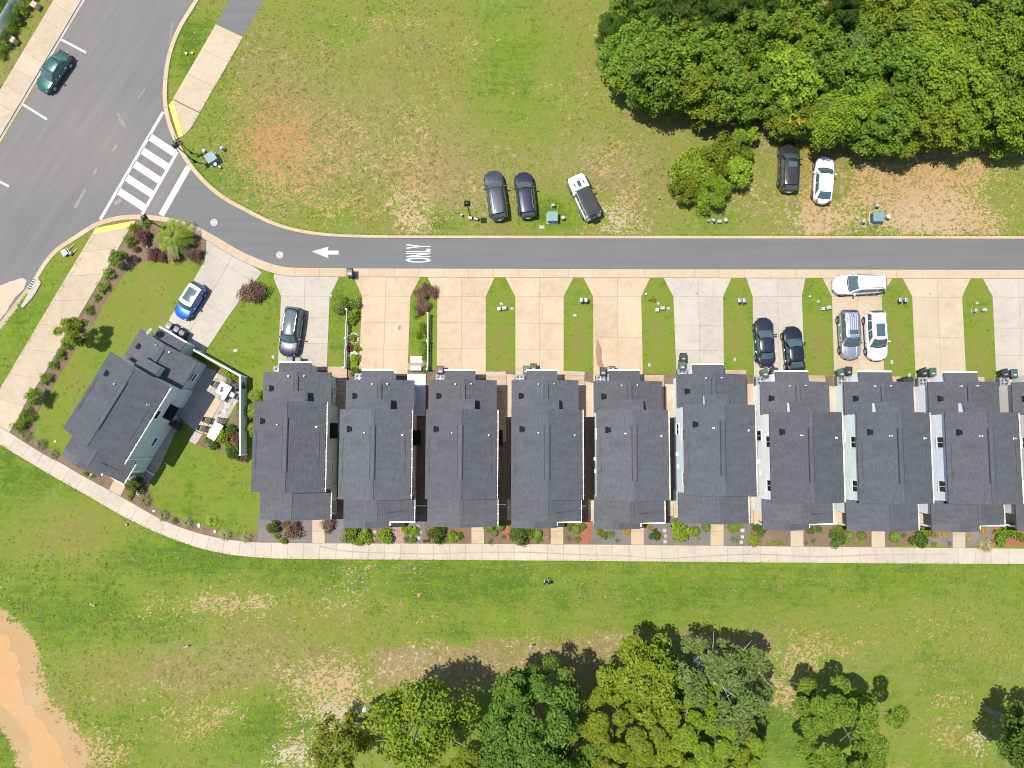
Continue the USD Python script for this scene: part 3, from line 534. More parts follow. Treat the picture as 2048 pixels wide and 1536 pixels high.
# ================================================================ houses
ZE, ZR, ZP, ZG = 5.3, 2.75, 3.35, 2.55          # eaves: main block, rear wing, porch, garage stub
def roof_material(name, tint):
    t = np.asarray(tint)
    N = {'tc': ('texture_coordinate', {}), 'sx': ('separate_xyz', {}), 'cx': ('combine_xyz', {}),
        'br': ('brick_texture', {'scale': 1.0, 'brick_width': .32, 'row_height': .142, 'mortar_size': .006, 'mortar_smooth': .3, 'bias': 0.0, 'color1': t * .90, 'color2': t * 1.10, 'mortar': t * .66}),
        'mp': ('mapping', {'scale': (.45, 1.6, 1.0)}), 'n': ('noise_texture', {'scale': 1.0, 'detail': 6.0, 'roughness': .7, 'distortion': .6}), 'n2': ('noise_texture', {'scale': 55.0, 'detail': 2.0}), 'mf': ('mix_float', {'fac': .35}), 'mr': ('map_range', {'from_min': .32, 'from_max': .68, 'to_min': .80, 'to_max': 1.2}),
        'oi': ('object_info', {}), 'rv': ('map_range', {'to_min': .88, 'to_max': 1.10}), 'm3': ('math', {'math_type': 'multiply'}), 'cc': ('combine_color', {}), 'mu': ('mix', {'mix_type': 'multiply', 'fac': 1.0}), 'bu': ('bump', {'strength': .6, 'distance': .012}), 'p': ('principled_bsdf', {'roughness': .88, 'specular_ior_level': .35})}
    K = [('tc.object', 'sx.vector'), ('sx.y', 'cx.x'), ('sx.x', 'cx.y'), ('cx.vector', 'br.vector'), ('tc.object', 'mp.vector'), ('mp.vector', 'n.vector'), ('tc.object', 'n2.vector'), ('n.fac', 'mf.a'), ('n2.fac', 'mf.b'), ('mf.result', 'mr.value'), ('oi.random', 'rv.value'), ('rv.result', 'm3.value1'), ('mr.result', 'm3.value2'), ('m3.value', 'cc.r'), ('m3.value', 'cc.g'), ('m3.value', 'cc.b'),
        ('br.color', 'mu.color1'), ('cc.color', 'mu.color2'), ('mu.color', 'p.base_color'), ('n2.fac', 'bu.height'), ('bu.normal', 'p.normal')]
    return usdkit.material(stage, L + name, N, K, surface='p.BSDF')
mRoofs = [roof_material('roof_shingle', (.064, .067, .076)), roof_material('roof_shingle_warm', (.065, .067, .074))]
def siding(name, c):
    c = np.asarray(c)
    N = {'tc': ('texture_coordinate', {}), 'w': ('wave_texture', {'bands_direction': 'z', 'profile': 'saw', 'scale': 1.05, 'distortion': 0.0}), 'n': ('noise_texture', {'scale': 1.5, 'detail': 4.0}),
        'r': ('rgb_ramp', {'ramp': [(.3, c * .92), (.7, c * 1.05)]}), 'b': ('bump', {'strength': .8, 'distance': .02, 'invert': True}), 'p': ('principled_bsdf', {'roughness': .55})}
    K = [('tc.object', 'w.vector'), ('tc.object', 'n.vector'), ('n.fac', 'r.fac'), ('r.color', 'p.base_color'), ('w.fac', 'b.height'), ('b.normal', 'p.normal')]
    return usdkit.material(stage, L + name, N, K, surface='p.BSDF')
SID = {k: siding('siding_' + k, v) for k, v in {'sage': (.40, .44, .385), 'cream': (.50, .46, .38), 'taupe': (.26, .20, .165), 'white': (.74, .74, .73), 'blue': (.62, .68, .72), 'skyblue': (.62, .68, .73), 'mint': (.62, .69, .67), 'lavender': (.64, .65, .71), 'greige': (.50, .48, .45)}.items()}
mTrim = mat_plain('trim_white', (.74, .73, .69), .5, var=.06)
mGutter = mat_plain('gutter_white', (.76, .74, .66), .4, var=.08, nscale=3)
mVent = mat_plain('vent_black', (.010, .011, .013), .9, spec=.15)
mLouv = mat_plain('louvre_dark', (.032, .034, .039), .85, spec=.2)
mPipe = mat_plain('vent_pipe_grey', (.42, .42, .42), .4, .6)
mPipeW = mat_plain('vent_pipe_white', (.72, .72, .72), .4)
mGlass = mat_plain('window_glass', (.012, .018, .022), .06, spec=.9)
mDoor = mat_plain('door_paint', (.10, .13, .16), .45)
mGar = mat_plain('garage_door_white', (.62, .61, .58), .5, var=.05)
mDeckB = [mat_surface('deck_board_a', [(.23, .155, .10), (.31, .225, .155), (.36, .28, .205)], (.6, 4.0, 24.0), .9, .004, rnd=.14)]
mDeckDark = mat_surface('deck_board_dark', [(.14, .095, .068), (.19, .135, .098), (.24, .18, .135)], (.6, 4.0, 24.0), .9, .004, rnd=.12)
mDeckGrey = mat_surface('deck_board_grey', [(.36, .40, .42), (.44, .48, .50), (.50, .54, .56)], (.6, 4.0, 24.0), .7, .004, rnd=.05)

def gable_roof(x0, x1, y0, y1, ze, rise, t=.14, xr=None, course=.142):
    """A gable with its ridge along y: every course of shingles a step of its own, lower edge proud."""
    xr = (x0 + x1) / 2 if xr is None else xr
    def side(xe, sgn):
        n = max(2, int(abs(xr - xe) / course)); out = []
        for i in range(n):
            a, b = i / n, (i + 1) / n
            out.append((xe + (xr - xe) * a, ze + t + rise * a + .014)); out.append((xe + (xr - xe) * b, ze + t + rise * b + .002))
        return out
    p = side(x0, 1) + side(x1, -1)[::-1]
    p = [(x0, ze)] + p + [(x1, ze), (xr, ze + rise)]
    return profile_extrude(p, y0, y1)
def shed_roof(x0, x1, y_low, y_high, z_low, z_high, t=.12):
    v = np.array([[x0, y_low, z_low], [x1, y_low, z_low], [x1, y_high, z_high], [x0, y_high, z_high]]); u = v + [0, 0, t]
    return np.vstack([v, u]), np.array([[0, 3, 2, 1], [4, 5, 6, 7], [0, 1, 5, 4], [1, 2, 6, 5], [2, 3, 7, 6], [3, 0, 4, 7]]) if y_low < y_high else np.array([[0, 1, 2, 3], [4, 7, 6, 5], [0, 4, 5, 1], [1, 5, 6, 2], [2, 6, 7, 3], [3, 7, 4, 0]])
def window(parent, c, w, h, normal, mullion=True):
    """Frame, pane and sill; normal is one of +x -x +y -y in the house's own axes."""
    ax = {'+x': (0, 1), '-x': (0, -1), '+y': (1, 1), '-y': (1, -1)}[normal]; k, s = ax
    def bo(du, dz, su, sz, dep, off):
        c2 = list(c); d = [0, 0, 0]; c2[1 - k] += du; c2[2] += dz; c2[k] += s * off; d[1 - k] = su; d[2] = sz; d[k] = dep; return c2, d
    fr = MB()
    for q in ((0, h / 2, w + .06, .06), (0, -h / 2, w + .06, .06), (w / 2, 0, .06, h - .06), (-w / 2, 0, .06, h - .06)):
        fr.box(*bo(*q, .07, .03))
    if mullion: fr.box(*bo(0, 0, .05, h - .1, .05, .025))
    f = part(parent, 'window', fr.get(), mTrim)
    part(parent if False else f, 'pane', bx(*bo(0, 0, w - .06, h - .06, .012, .014)), mGlass)
    part(f, 'sill', bx(*bo(0, -h / 2 - .075, w + .12, .04, .07, .03)), mTrim)
def pipe_vent(p, x, y, z, white):
    m = mPipeW if white else mPipe
    part(p, 'vent_pipe', MB().add(*cyl((x, y, z - .1), .05, .42, 10)).add(*cyl((x, y, z - .06), .13, .05, 12, .06)).get(), m, 40)

def house(idx, loc, rz, wall, style, dims, label, right_side=True):
    """dims: main/rear/garage/porch rectangles in the house's own axes (x right, y towards the alley)."""
    mW, mR = SID[wall], mRoofs[idx % 2]
    (mx0, mx1, my0, my1), (rx0, rx1, ry1), (gx0, gx1, gy1), (px0, px1, py0) = dims
    white = idx >= 5
    H = thing('corner_house' if idx == 0 else 'row_house', label, 'house', loc, rz, None if idx == 0 else 'row houses along the alley')
    OV = .30; rise_m, rise_r, rise_p = 1.10, 1.02, 1.05; xm = (mx0 + mx1) / 2
    def pent(x0, x1, ze, rise, y0, y1, inset=OV):
        a, b = x0 + inset, x1 - inset; k = rise / ((x1 - x0) / 2) * inset
        return profile_extrude([(a, 0), (b, 0), (b, ze + k - .01), ((x0 + x1) / 2, ze + rise - .01), (a, ze + k - .01)], y0, y1)
    part(H, 'wall', pent(mx0, mx1, ZE, rise_m, my0 + .15, my1 - .15), mW)
    part(H, 'rear_wall', pent(rx0, rx1, ZR, rise_r, my1 - .153, ry1 - .2), mW)
    part(H, 'garage_wall', bx(((gx0 + gx1) / 2, (ry1 - .2 + gy1 - .12) / 2, ZG / 2 + .02), (gx1 - gx0 - .3, gy1 - .12 - ry1 + .2, ZG + .04)), mW)
    part(H, 'front_wall', pent(px0, px1, ZP, rise_p, my0 + .153, py0 + 1.45), mW)
    # roofs
    r = part(H, 'roof', gable_roof(mx0, mx1, my0, my1, ZE, rise_m), mR)
    L_ = my1 - my0
    part(r, 'ridge_vent', MB().box((xm - .085, my0 + L_ * .52, ZE + rise_m + .15), (.19, L_ * .6, .12), R=None).box((xm + .085, my0 + L_ * .52, ZE + rise_m + .15), (.166, L_ * .6, .11)).get(), mR)
    part(r, 'vent_louvre', bx((xm, my0 + L_ * .52, ZE + rise_m + .12), (.47, L_ * .6 - .02, .12)), mLouv)
    part(r, 'ridge_cap', bx((xm, (my0 + my1) / 2, ZE + rise_m + .135), (.3, L_ - .02, .04)), mR)
    rr = part(H, 'rear_roof', gable_roof(rx0, rx1, my1 - .14, ry1, ZR, rise_r, xr=xm), mR)
    rl = ry1 - my1
    part(rr, 'vent_louvre', bx((xm, my1 + rl * .56, ZR + rise_r + .11), (.45, rl * .55 - .02, .12)), mLouv)
    part(rr, 'ridge_vent', bx((xm, my1 + rl * .56, ZR + rise_r + .14), (.36, rl * .55, .08)), mR)
    part(rr, 'ridge_cap', bx((xm, my1 + rl * .5, ZR + rise_r + .128), (.28, rl - .03, .04)), mR)
    gr = part(H, 'garage_roof', shed_roof(gx0, gx1, gy1, ry1 - .22, ZG, ZG + .30), mR)
    part(H, 'dormer_wall', bx((xm + .05, my1 + .44, ZR + rise_r + .1), (1.96, .9, 1.15)), mW)
    part(H, 'dormer_roof', shed_roof(xm - 1.05, xm + 1.15, my1 + 1.0, my1 - .1, ZR + rise_r + .62, ZR + rise_r + .92, .1), mR)
    if style == 'A':
        pr = part(H, 'porch_roof', gable_roof(px0, px1, py0, my0 + .14, ZP, rise_p, xr=xm), mR)
        part(pr, 'ridge_cap', bx((xm, (py0 + my0) / 2, ZP + rise_p + .128), (.28, my0 - py0 - .03, .04)), mR)
        part(pr, 'gable_panel', profile_extrude([(px0 + .5, ZP + .06), (px1 - .5, ZP + .06), (xm, ZP + rise_p - .02)], py0 + .12, py0 + .2), mTrim)
        front_edges = [(px0, px1, py0)]
    else:
        yb = py0 + .62
        pr = part(H, 'porch_roof', gable_roof(px0, px1, yb, my0 + .14, ZP, rise_p, xr=xm), mR)
        part(pr, 'ridge_cap', bx((xm, (yb + my0) / 2, ZP + rise_p + .128), (.28, my0 - yb - .03, .04)), mR)
        xs = px0 + (px1 - px0) * .66
        pg = part(H, 'gable_roof', gable_roof(px0 + .02, xs, py0, yb + .25, ZP - .03, rise_p * .72, xr=px0 + (px1 - px0) * .33), mR)
        part(pg, 'gable_panel', profile_extrude([(px0 + .4, ZP + .02), (xs - .4, ZP + .02), (px0 + (px1 - px0) * .33, ZP + rise_p * .60)], py0 + .12, py0 + .2), mTrim)
        hv = np.array([[xs - .5, yb - .02, ZP + .12], [px1, yb - .02, ZP + .12], [px1 - .9, yb + .9, ZP + .12 + .42], [xs - .1, yb + .9, ZP + .12 + .95]]); hv[2, 2] = ZP + .14 + rise_p * .9 / ((px1 - px0) / 2) + .05
        part(pg, 'hip_roof', (np.vstack([hv, hv - [0, 0, .1]]), np.array([[0, 1, 2, 3], [4, 7, 6, 5], [0, 4, 5, 1], [1, 5, 6, 2], [2, 6, 7, 3], [3, 7, 4, 0]])), mR)
        fg = part(H, 'front_gutter', MB().box(((xs + px1) / 2 + .04, yb - .08, ZP + .07), (px1 - xs + .1, .12, .12)).box((xs + .02, yb - .26, ZP + .06), (.12, .36, .12)).get(), mGutter)
    # gutters along the right eaves, with their hangers
    def gutter(x, y0, y1, z, nm='gutter'):
        g = part(H, nm, MB().box((x + .055, (y0 + y1) / 2, z + .03), (.012, y1 - y0, .11)).box((x + .115, (y0 + y1) / 2, z + .03), (.014, y1 - y0, .12)).box((x + .085, (y0 + y1) / 2, z - .02), (.07, y1 - y0, .012)).get(), mGutter)
        for k in np.arange(y0 + .35, y1 - .1, .82): part(g, 'bracket', bx((x + .07, k, z + .10), (.16, .045, .02)), mGutter)
        return g
    gutter(mx1, my0 + .02, my1 - .02, ZE)
    gutter(px1, (py0 if style == 'A' else py0 + .62) + .02, my0 - .05, ZP)
    if idx in (0, 1, 2): pass
    part(H, 'garage_gutter', MB().box(((gx0 + gx1) / 2, gy1 + .07, ZG + .05), (gx1 - gx0 + .06, .13, .13)).get(), mGutter)
    for x in (mx1 - OV + .04,):
        part(H, 'downspout', MB().box((x + .02, my0 + .3, ZE / 2), (.09, .07, ZE - .1)).box((x + .18, my0 + .3, ZE - .06), (.36, .07, .08)).get(), mGutter)
        part(H, 'downspout', MB().box((x + .02, py0 + 1.7, ZP / 2), (.09, .07, ZP - .1)).box((x + .5, py0 + 1.7, .12), (1.0, .08, .08)).get(), mGutter)
    # things on the roof
    for x, y, z in ((mx0 + 1.02, my1 - 1.78, ZE + rise_m * 1.02 / ((mx1 - mx0) / 2) + .14), (rx0 + .95, my1 + 1.35, ZR + rise_r * .95 / ((rx1 - rx0) / 2) + .14)):
        b = rbox((.42, .42, .16), .03, z - .04, (x, y)); vp = part(H, 'roof_vent', b, mVent, 30)
        part(vp, 'vent_flange', bx((x, y, z + .0), (.56, .56, .02)), mVent)
    pipe_vent(H, xm - .75, my1 - 2.1, ZE + rise_m * .76 + .16, white); pipe_vent(H, mx1 - .72, my1 - 2.3, ZE + rise_m * .24 + .16, white)
    pipe_vent(H, xm - .72, ry1 - .45, ZR + rise_r * .76 + .14, white); pipe_vent(H, xm + .72, ry1 - .42, ZR + rise_r * .76 + .14, white)
    for sx in (mx0 + .36, mx1 - .52): part(r, 'soffit_vent', bx((sx, my0 + L_ * .47, ZE + .15 + rise_m * (min(sx - mx0, mx1 - sx)) / ((mx1 - mx0) / 2) + .02), (.05, L_ * .42, .05)), mR)
    # walls: windows, meter boxes, side door with its awning, front door, porch
    lx, rx_ = mx0 + OV, mx1 - OV
    yc = (my0 + my1) / 2
    if idx >= 5 or idx == 0:
        for y, z, w, h in ((yc + 1.35, 4.1, 1.0, 1.1), (yc - 2.6, 4.1, 1.0, 1.1), (yc + 1.9, 1.7, .95, 1.3)): window(H, (lx, y, z), w, h, '-x')
        part(H, 'meter_box', rbox((.16, .36, .5), .03, 1.3, (lx - .06, yc - 1.6)), mPipeW, 30); part(H, 'meter_box', rbox((.2, .3, .34), .03, 1.2, (lx - .08, yc - .45)), mPipeW, 30)
    else:
        window(H, (lx, yc + 1.3, 4.1), 1.0, 1.1, '-x'); window(H, (lx, yc - 2.6, 1.7), 1.0, 1.3, '-x')
    for y, z, w, h in ((yc - 1.9, 1.7, 1.0, .6), (my1 + 1.2, 1.6, .9, .55), (yc + 1.0, 4.2, .9, .8)): window(H, (rx_, y, z), w, h, '+x', False)
    if idx <= 4:
        aw = part(H, 'side_awning', profile_extrude([(rx_ - .02, 2.85), (rx_ + (.75 if idx != 1 else .62), 2.45), (rx_ + (.75 if idx != 1 else .62), 2.55), (rx_ - .02, 2.95)], yc + .75, yc + 2.2), mVent)
        d = part(H, 'side_door', bx((rx_ + .02, yc + 1.45, 1.1), (.05, .92, 2.05)), mDoor)
        part(d, 'handle', rbox((.08, .05, .12), .02, 1.0, (rx_ + .07, yc + 1.8)), mPipe, 30)
    wy = py0 + 1.45
    fd = part(H, 'front_door', bx(((px0 + px1) / 2 + 1.3, wy - .03, 1.25), (.95, .05, 2.05)), mDoor)
    part(fd, 'handle', rbox((.05, .08, .12), .02, 1.2, ((px0 + px1) / 2 + 1.65, wy - .08)), mPipe, 30)
    window(H, ((px0 + px1) / 2 - 1.1, wy, 1.6), 1.6, 1.3, '-y')
    fl = part(H, 'porch_floor', extrude(sbox(px0 + .25, py0 + .12, px1 - .25, wy), 0, .22), mConcWarm)
    part(fl, 'porch_step', extrude(sbox((px0 + px1) / 2 + .3, py0 - .28, (px0 + px1) / 2 + 1.9, py0 + .12), 0, .11), mConcWarm)
    for k in (.04, .36, .66, .96): part(H, 'porch_post', MB().box((px0 + .32 + (px1 - px0 - .64) * k, py0 + (.3 if style == 'A' else .82 if k > .7 else .3), .22 + (ZP - .22) / 2), (.16, .16, ZP - .22)).get(), mTrim)
    gd = part(H, 'garage_door', MB().box(((gx0 + gx1) / 2, gy1 - .11, 1.08), (gx1 - gx0 - .62, .05, 2.1)).get(), mGar)
    for k in range(1, 4): part(gd, 'door_rib', bx(((gx0 + gx1) / 2, gy1 - .078, .05 + k * .525), (gx1 - gx0 - .64, .012, .03)), mTrim)
    return H

# every house from the outlines of its roofs in the survey picture
def rect(x0, x1, y0, y1, z):
    a = WP([(x0, (y0 + y1) / 2), (x1, (y0 + y1) / 2), ((x0 + x1) / 2, y0), ((x0 + x1) / 2, y1)], z)
    return a[0, 0], a[1, 0], a[3, 1], a[2, 1]
HD = [  # main x0 x1 y0 y1, rear x0 x1 y0, garage x0 x1 y0, porch x0 x1 y1, wall, style
    (506, 651.4, 803.3, 984.3, 527.3, 663.7, 745, 559.3, 623.5, 726, 521, 661, 1038.5, 'sage', 'A'),
    (678.7, 822.3, 819, 998.5, 692.7, 829, 760.7, 724, 787, 741, 687.8, 827.7, 1055, 'cream', 'B'),
    (851.4, 993.6, 819, 998, 859.6, 993.6, 760.7, 889.7, 951.2, 741.8, 855, 994, 1052.5, 'taupe', 'A'),
    (1022.3, 1164.5, 819, 999, 1023, 1156.8, 760.7, 1053, 1114.4, 742, 1022.3, 1161, 1055.5, 'white', 'B'),
    (1193, 1336.8, 820.4, 1000.3, 1187.2, 1324, 763, 1216.8, 1279, 741.6, 1188, 1328, 1057.5, 'blue', 'B'),
    (1367, 1510.5, 809.5, 991, 1352.6, 1492.4, 748.8, 1383.5, 1446.6, 730, 1356, 1496, 1046, 'skyblue', 'A'),
    (1539.5, 1684.8, 824, 1005, 1519.5, 1657.6, 764, 1548.7, 1615, 743.6, 1523.5, 1664.7, 1059.5, 'white', 'B'),
    (1714.3, 1861, 824.7, 1006.5, 1687, 1825.7, 764.5, 1715.4, 1781.6, 744.5, 1691.4, 1834.6, 1060.5, 'mint', 'A'),
    (1891.6, 2039.4, 825, 1007.4, 1855, 1996.5, 764.5, 1886, 1952.6, 746, 1861, 2006.5, 1062.5, 'lavender', 'B'),
    (2067, 2216, 825.5, 1008, 2022.8, 2166, 765, 2056, 2122, 746.5, 2030, 2177, 1062, 'greige', 'A')]
HLAB = ['dark roofed house with sage walls beside the corner lawn, first of the row', 'dark roofed house with cream walls and a grey plank deck next to the picket fences', 'dark roofed house with one big round dark bush at its front, third in the row', 'dark roofed house with dense dark green bushes along its front, mid row', 'dark roofed house below the driveway with the brown mud stain', 'dark roofed house with sky blue wall and stacked bins, set slightly higher in the row', 'dark roofed house with white side wall below the two black sedans', 'dark roofed house with pale mint side wall below the silver SUV', 'dark roofed house with pale lavender side wall, last whole one of the row', 'dark roofed house cut off by the right edge of the picture']
HOUSES, DIM = [], []
for i, (a, b, c, d, e, f, g_, h, k, l, m, n, o, wall, st) in enumerate(HD):
    mr = rect(a, b, c, d, ZE); rr_ = rect(e, f, g_, c, ZR); gg = rect(h, k, l, g_, ZG); pp = rect(m, n, d, o, ZP)
    cx, cy = (mr[0] + mr[1]) / 2, (mr[2] + mr[3]) / 2
    DIM.append(((mr[0] - cx, mr[1] - cx, mr[2] - cy, mr[3] - cy), (rr_[0] - cx, rr_[1] - cx, rr_[3] - cy), (gg[0] - cx, gg[1] - cx, gg[3] - cy), (pp[0] - cx, pp[1] - cx, pp[2] - cy)))
    HOUSES.append(house(i + 1, (cx, cy, 0), 0, wall, st, DIM[-1], HLAB[i]))
if __name__ == '__main__' and False: print(DIM)
c0 = WP([(216, 704.4), (342.6, 773), (252.3, 929.4), (129.3, 855.6)], ZE)
cc = c0.mean(0); CA = -math.radians(29.6)
HOUSES.insert(0, house(0, (cc[0], cc[1], 0), CA, 'sage', 'B', DIM[1], 'dark roofed house with sage green walls standing askew on the corner lot'))
def local0(x, y): v = rot(np.array([x, y, 0.0]), CA); return cc + v[:2]

# decks of boards beside the houses
def deck(px, label, mats, z=.14, across=True, group='plank decks beside the houses'):
    x0, y1 = WP([(px[0], px[1])])[0]; x1, y0 = WP([(px[2], px[3])])[0]
    t = thing('plank_deck', label, 'deck', ((x0 + x1) / 2, (y0 + y1) / 2, 0), 0, group)
    w, l = x1 - x0, y1 - y0; n = int(l / .142)
    part(t, 'joist', MB().box((-w / 2 + .1, 0, z / 2 - .03), (.06, l - .05, z - .06)).box((w / 2 - .1, 0, z / 2 - .03), (.06, l - .05, z - .06)).get(), mDeckDark)
    for i in range(n):
        part(t, 'board', bx((0, -l / 2 + (i + .5) * l / n, z - .013), (w, l / n - .008, .026)), mats)
    return t
deck((653, 733.5, 692, 864), 'weathered plank deck between the sage house and the cream walled house', mDeckB[0])
deck((815, 748, 851, 832), 'pale grey painted plank deck along the cream walled house', mDeckGrey, .16)
deck((970.5, 750, 1012, 884), 'long weathered plank deck right of the third house of the row', mDeckB[0])
deck((1126.5, 750, 1169, 822), 'weathered plank deck right of the fourth house of the row', mDeckB[0])
deck((1286, 750.5, 1328, 822), 'weathered plank deck below the narrow lawn, by the house with the mud stained driveway', mDeckB[0])
deck((1447.5, 740, 1492, 766), 'short plank deck with a white rail, right of the sky blue house', mDeckB[0])
deck((1612, 751, 1650, 780), 'short plank deck below the lawn between the black sedans and the silver SUV', mDeckB[0])
deck((1769, 753, 1801, 780), 'short plank deck beside the black covered grill', mDeckB[0])
deck((1934, 754, 1968, 780), 'short plank deck near the right edge, by the lavender walled house', mDeckB[0])

# ================================================================ plants
def leaves(rng, clumps, n, size, up=.5, wid=.55, jit=.5, shell=(.62, 1.02), flat=.8, curl=.12):
    """n separate leaves on the outside of the clumps [(x, y, z, r)], each a folded four-cornered blade."""
    C = np.asarray(clumps, float); w = C[:, 3] ** 2; k = rng.choice(len(C), n, p=w / w.sum())
    d = rng.normal(size=(n, 3)); d[:, 2] = np.abs(d[:, 2]) * np.where(rng.random(n) < .85, 1, -.7); d /= np.linalg.norm(d, axis=1, keepdims=True)
    rr = C[k, 3] * (rng.uniform(shell[0], shell[1], n) if shell[0] > .7 else .35 + .95 * rng.random(n) ** .75)
    p = C[k, :3] + d * rr[:, None] * [1, 1, flat]
    nrm = d + [0, 0, up] + rng.normal(size=(n, 3)) * jit; nrm /= np.linalg.norm(nrm, axis=1, keepdims=True)
    a = np.cross(nrm, rng.normal(size=(n, 3))); a /= np.linalg.norm(a, axis=1, keepdims=True) + 1e-9; b = np.cross(nrm, a)
    L_ = size * rng.uniform(.65, 1.35, n)[:, None]; Wd = L_ * wid * .5
    v = np.stack([p - a * L_ * .5, p + b * Wd + nrm * L_ * curl, p + a * L_ * .5, p - b * Wd + nrm * L_ * curl], 1).reshape(-1, 3)
    f = (np.arange(n)[:, None] * 4 + np.array([[0, 1, 2, 3]])); f = np.vstack([f[:, [0, 1, 2]], f[:, [0, 2, 3]]])
    return v, f
def crown_clumps(rng, R, h0, h1, n, rc=(.24, .42), gap=.0, top=1.0, low=-.55):
    out = []
    zc = (h0 + h1) / 2; H = (h1 - h0) / 2
    while len(out) < n:
        d = rng.normal(size=3); d /= np.linalg.norm(d); q = rng.uniform(.35, 1.0) ** .5
        if d[2] < low: continue
        lob = 1 + .16 * math.sin(3 * math.atan2(d[1], d[0]) + R * 7) + .12 * math.sin(5 * math.atan2(d[1], d[0]) + R * 3) + rng.uniform(-.15, .12)
        r = R * rng.uniform(*rc); m = max(.0, 1 - r / R * .6)
        lob *= min(1.0, (R * .98 - r * .5) / max(1e-6, R * q * m * lob * math.hypot(d[0], d[1])))
        out.append((d[0] * R * q * m * lob, d[1] * R * q * m * lob, zc + d[2] * H * q * top, r))
    return out
def trunk_mesh(rng, R, h0, h1, r0, clumps, nl=7, spread=.8):
    b = MB(); bend = rng.normal(size=2) * .12 * R
    p = [(0, 0, -.1), (bend[0] * .3, bend[1] * .3, h0 * .5), (bend[0], bend[1], h0), (bend[0] * .6, bend[1] * .6, (h0 + h1) / 2)]
    b.tube(resample(smooth_line(p, 1), h1 / 9), np.linspace(r0, r0 * .35, len(resample(smooth_line(p, 1), h1 / 9))), 7)
    idx = rng.choice(len(clumps), min(nl, len(clumps)), replace=False)
    for i in idx:
        c = np.array(clumps[i][:3]); s = np.array([bend[0] * .8, bend[1] * .8, h0 * rng.uniform(.75, 1.05)])
        m = (s + c) / 2 + [0, 0, .12 * R] + rng.normal(size=3) * .08 * R; e = s + (c - s) * spread
        q = smooth_line([s, m, e], 2); b.tube(q, np.linspace(r0 * .42, r0 * .07, len(q)), 5)
        for _ in range(2):
            t = q[len(q) * 2 // 3]; e2 = t + rng.normal(size=3) * .25 * R + [0, 0, .12 * R]; b.tube([t, (t + e2) / 2 + [0, 0, .05 * R], e2], [r0 * .16, r0 * .1, r0 * .04], 4)
    return b.get()
mBark = mat_surface('bark', [(.09, .065, .048), (.15, .115, .088), (.22, .18, .145)], (1.0, 6.0, 30.0), .95, .02)
mBarkPale = mat_surface('bark_pale', [(.24, .21, .18), (.34, .31, .28), (.44, .41, .37)], (1.0, 6.0, 30.0), .95, .02)
LEAF = {
 'bright': mat_leaf('leaf_bright', [(.15, (0.085, 0.15, 0.012)), (.5, (0.17, 0.255, 0.018)), (.85, (0.275, 0.35, 0.032))]),
 'mid': mat_leaf('leaf_mid', [(.15, (0.055, 0.112, 0.011)), (.5, (0.118, 0.202, 0.018)), (.85, (0.205, 0.29, 0.032))]),
 'dark': mat_leaf('leaf_dark', [(.15, (0.036, 0.072, 0.012)), (.5, (0.07, 0.125, 0.018)), (.85, (0.13, 0.195, 0.03))]),
 'blue': mat_leaf('leaf_blue', [(.15, (0.036, 0.086, 0.01)), (.5, (0.08, 0.158, 0.018)), (.85, (0.145, 0.235, 0.036))]),
 'grey': mat_leaf('leaf_grey', [(.15, (0.062, 0.105, 0.022)), (.5, (0.112, 0.168, 0.038)), (.85, (0.185, 0.24, 0.075))]),
 'olive': mat_leaf('leaf_olive', [(.15, (0.072, 0.105, 0.008)), (.5, (0.142, 0.192, 0.013)), (.85, (0.22, 0.268, 0.024))]),
 'yellow': mat_leaf('leaf_yellow', [(.15, (0.1, 0.155, 0.012)), (.5, (0.185, 0.245, 0.018)), (.85, (0.275, 0.325, 0.04))]),
 'burgundy': mat_leaf('leaf_burgundy', [(.15, (0.052, 0.021, 0.021)), (.5, (0.108, 0.045, 0.038)), (.85, (0.184, 0.088, 0.063))], .15, hue=.01),
 'brown': mat_leaf('leaf_brown', [(.15, (0.079, 0.042, 0.028)), (.5, (0.154, 0.088, 0.060)), (.85, (0.236, 0.150, 0.098))], .15, hue=.012),
 'round': mat_leaf('leaf_clipped', [(.15, (0.070, 0.116, 0.018)), (.5, (0.116, 0.172, 0.025)), (.85, (0.175, 0.236, 0.038))], .15),
 'gold': mat_leaf('leaf_gold', [(.15, (0.280, 0.175, 0.021)), (.5, (0.420, 0.271, 0.035)), (.85, (0.500, 0.367, 0.070))]),
 'grass': mat_leaf('leaf_grass', [(.15, (0.149, 0.144, 0.044)), (.5, (0.228, 0.224, 0.088)), (.85, (0.350, 0.333, 0.175))]),
 'straw': mat_leaf('leaf_straw', [(.15, (0.280, 0.245, 0.105)), (.5, (0.420, 0.367, 0.175)), (.85, (0.500, 0.500, 0.280))]),
 'red': mat_leaf('petal_red', [(.15, (.22, .008, .015)), (.5, (.36, .018, .03)), (.85, (.48, .06, .07))], .2, hue=.01),
 'magenta': mat_leaf('leaf_magenta', [(.15, (.09, .004, .018)), (.5, (.17, .010, .034)), (.85, (.28, .03, .07))], .15, hue=.01),
 'white': mat_leaf('petal_white', [(.15, (.55, .55, .48)), (.85, (.75, .75, .70))], .2, hue=.0)}
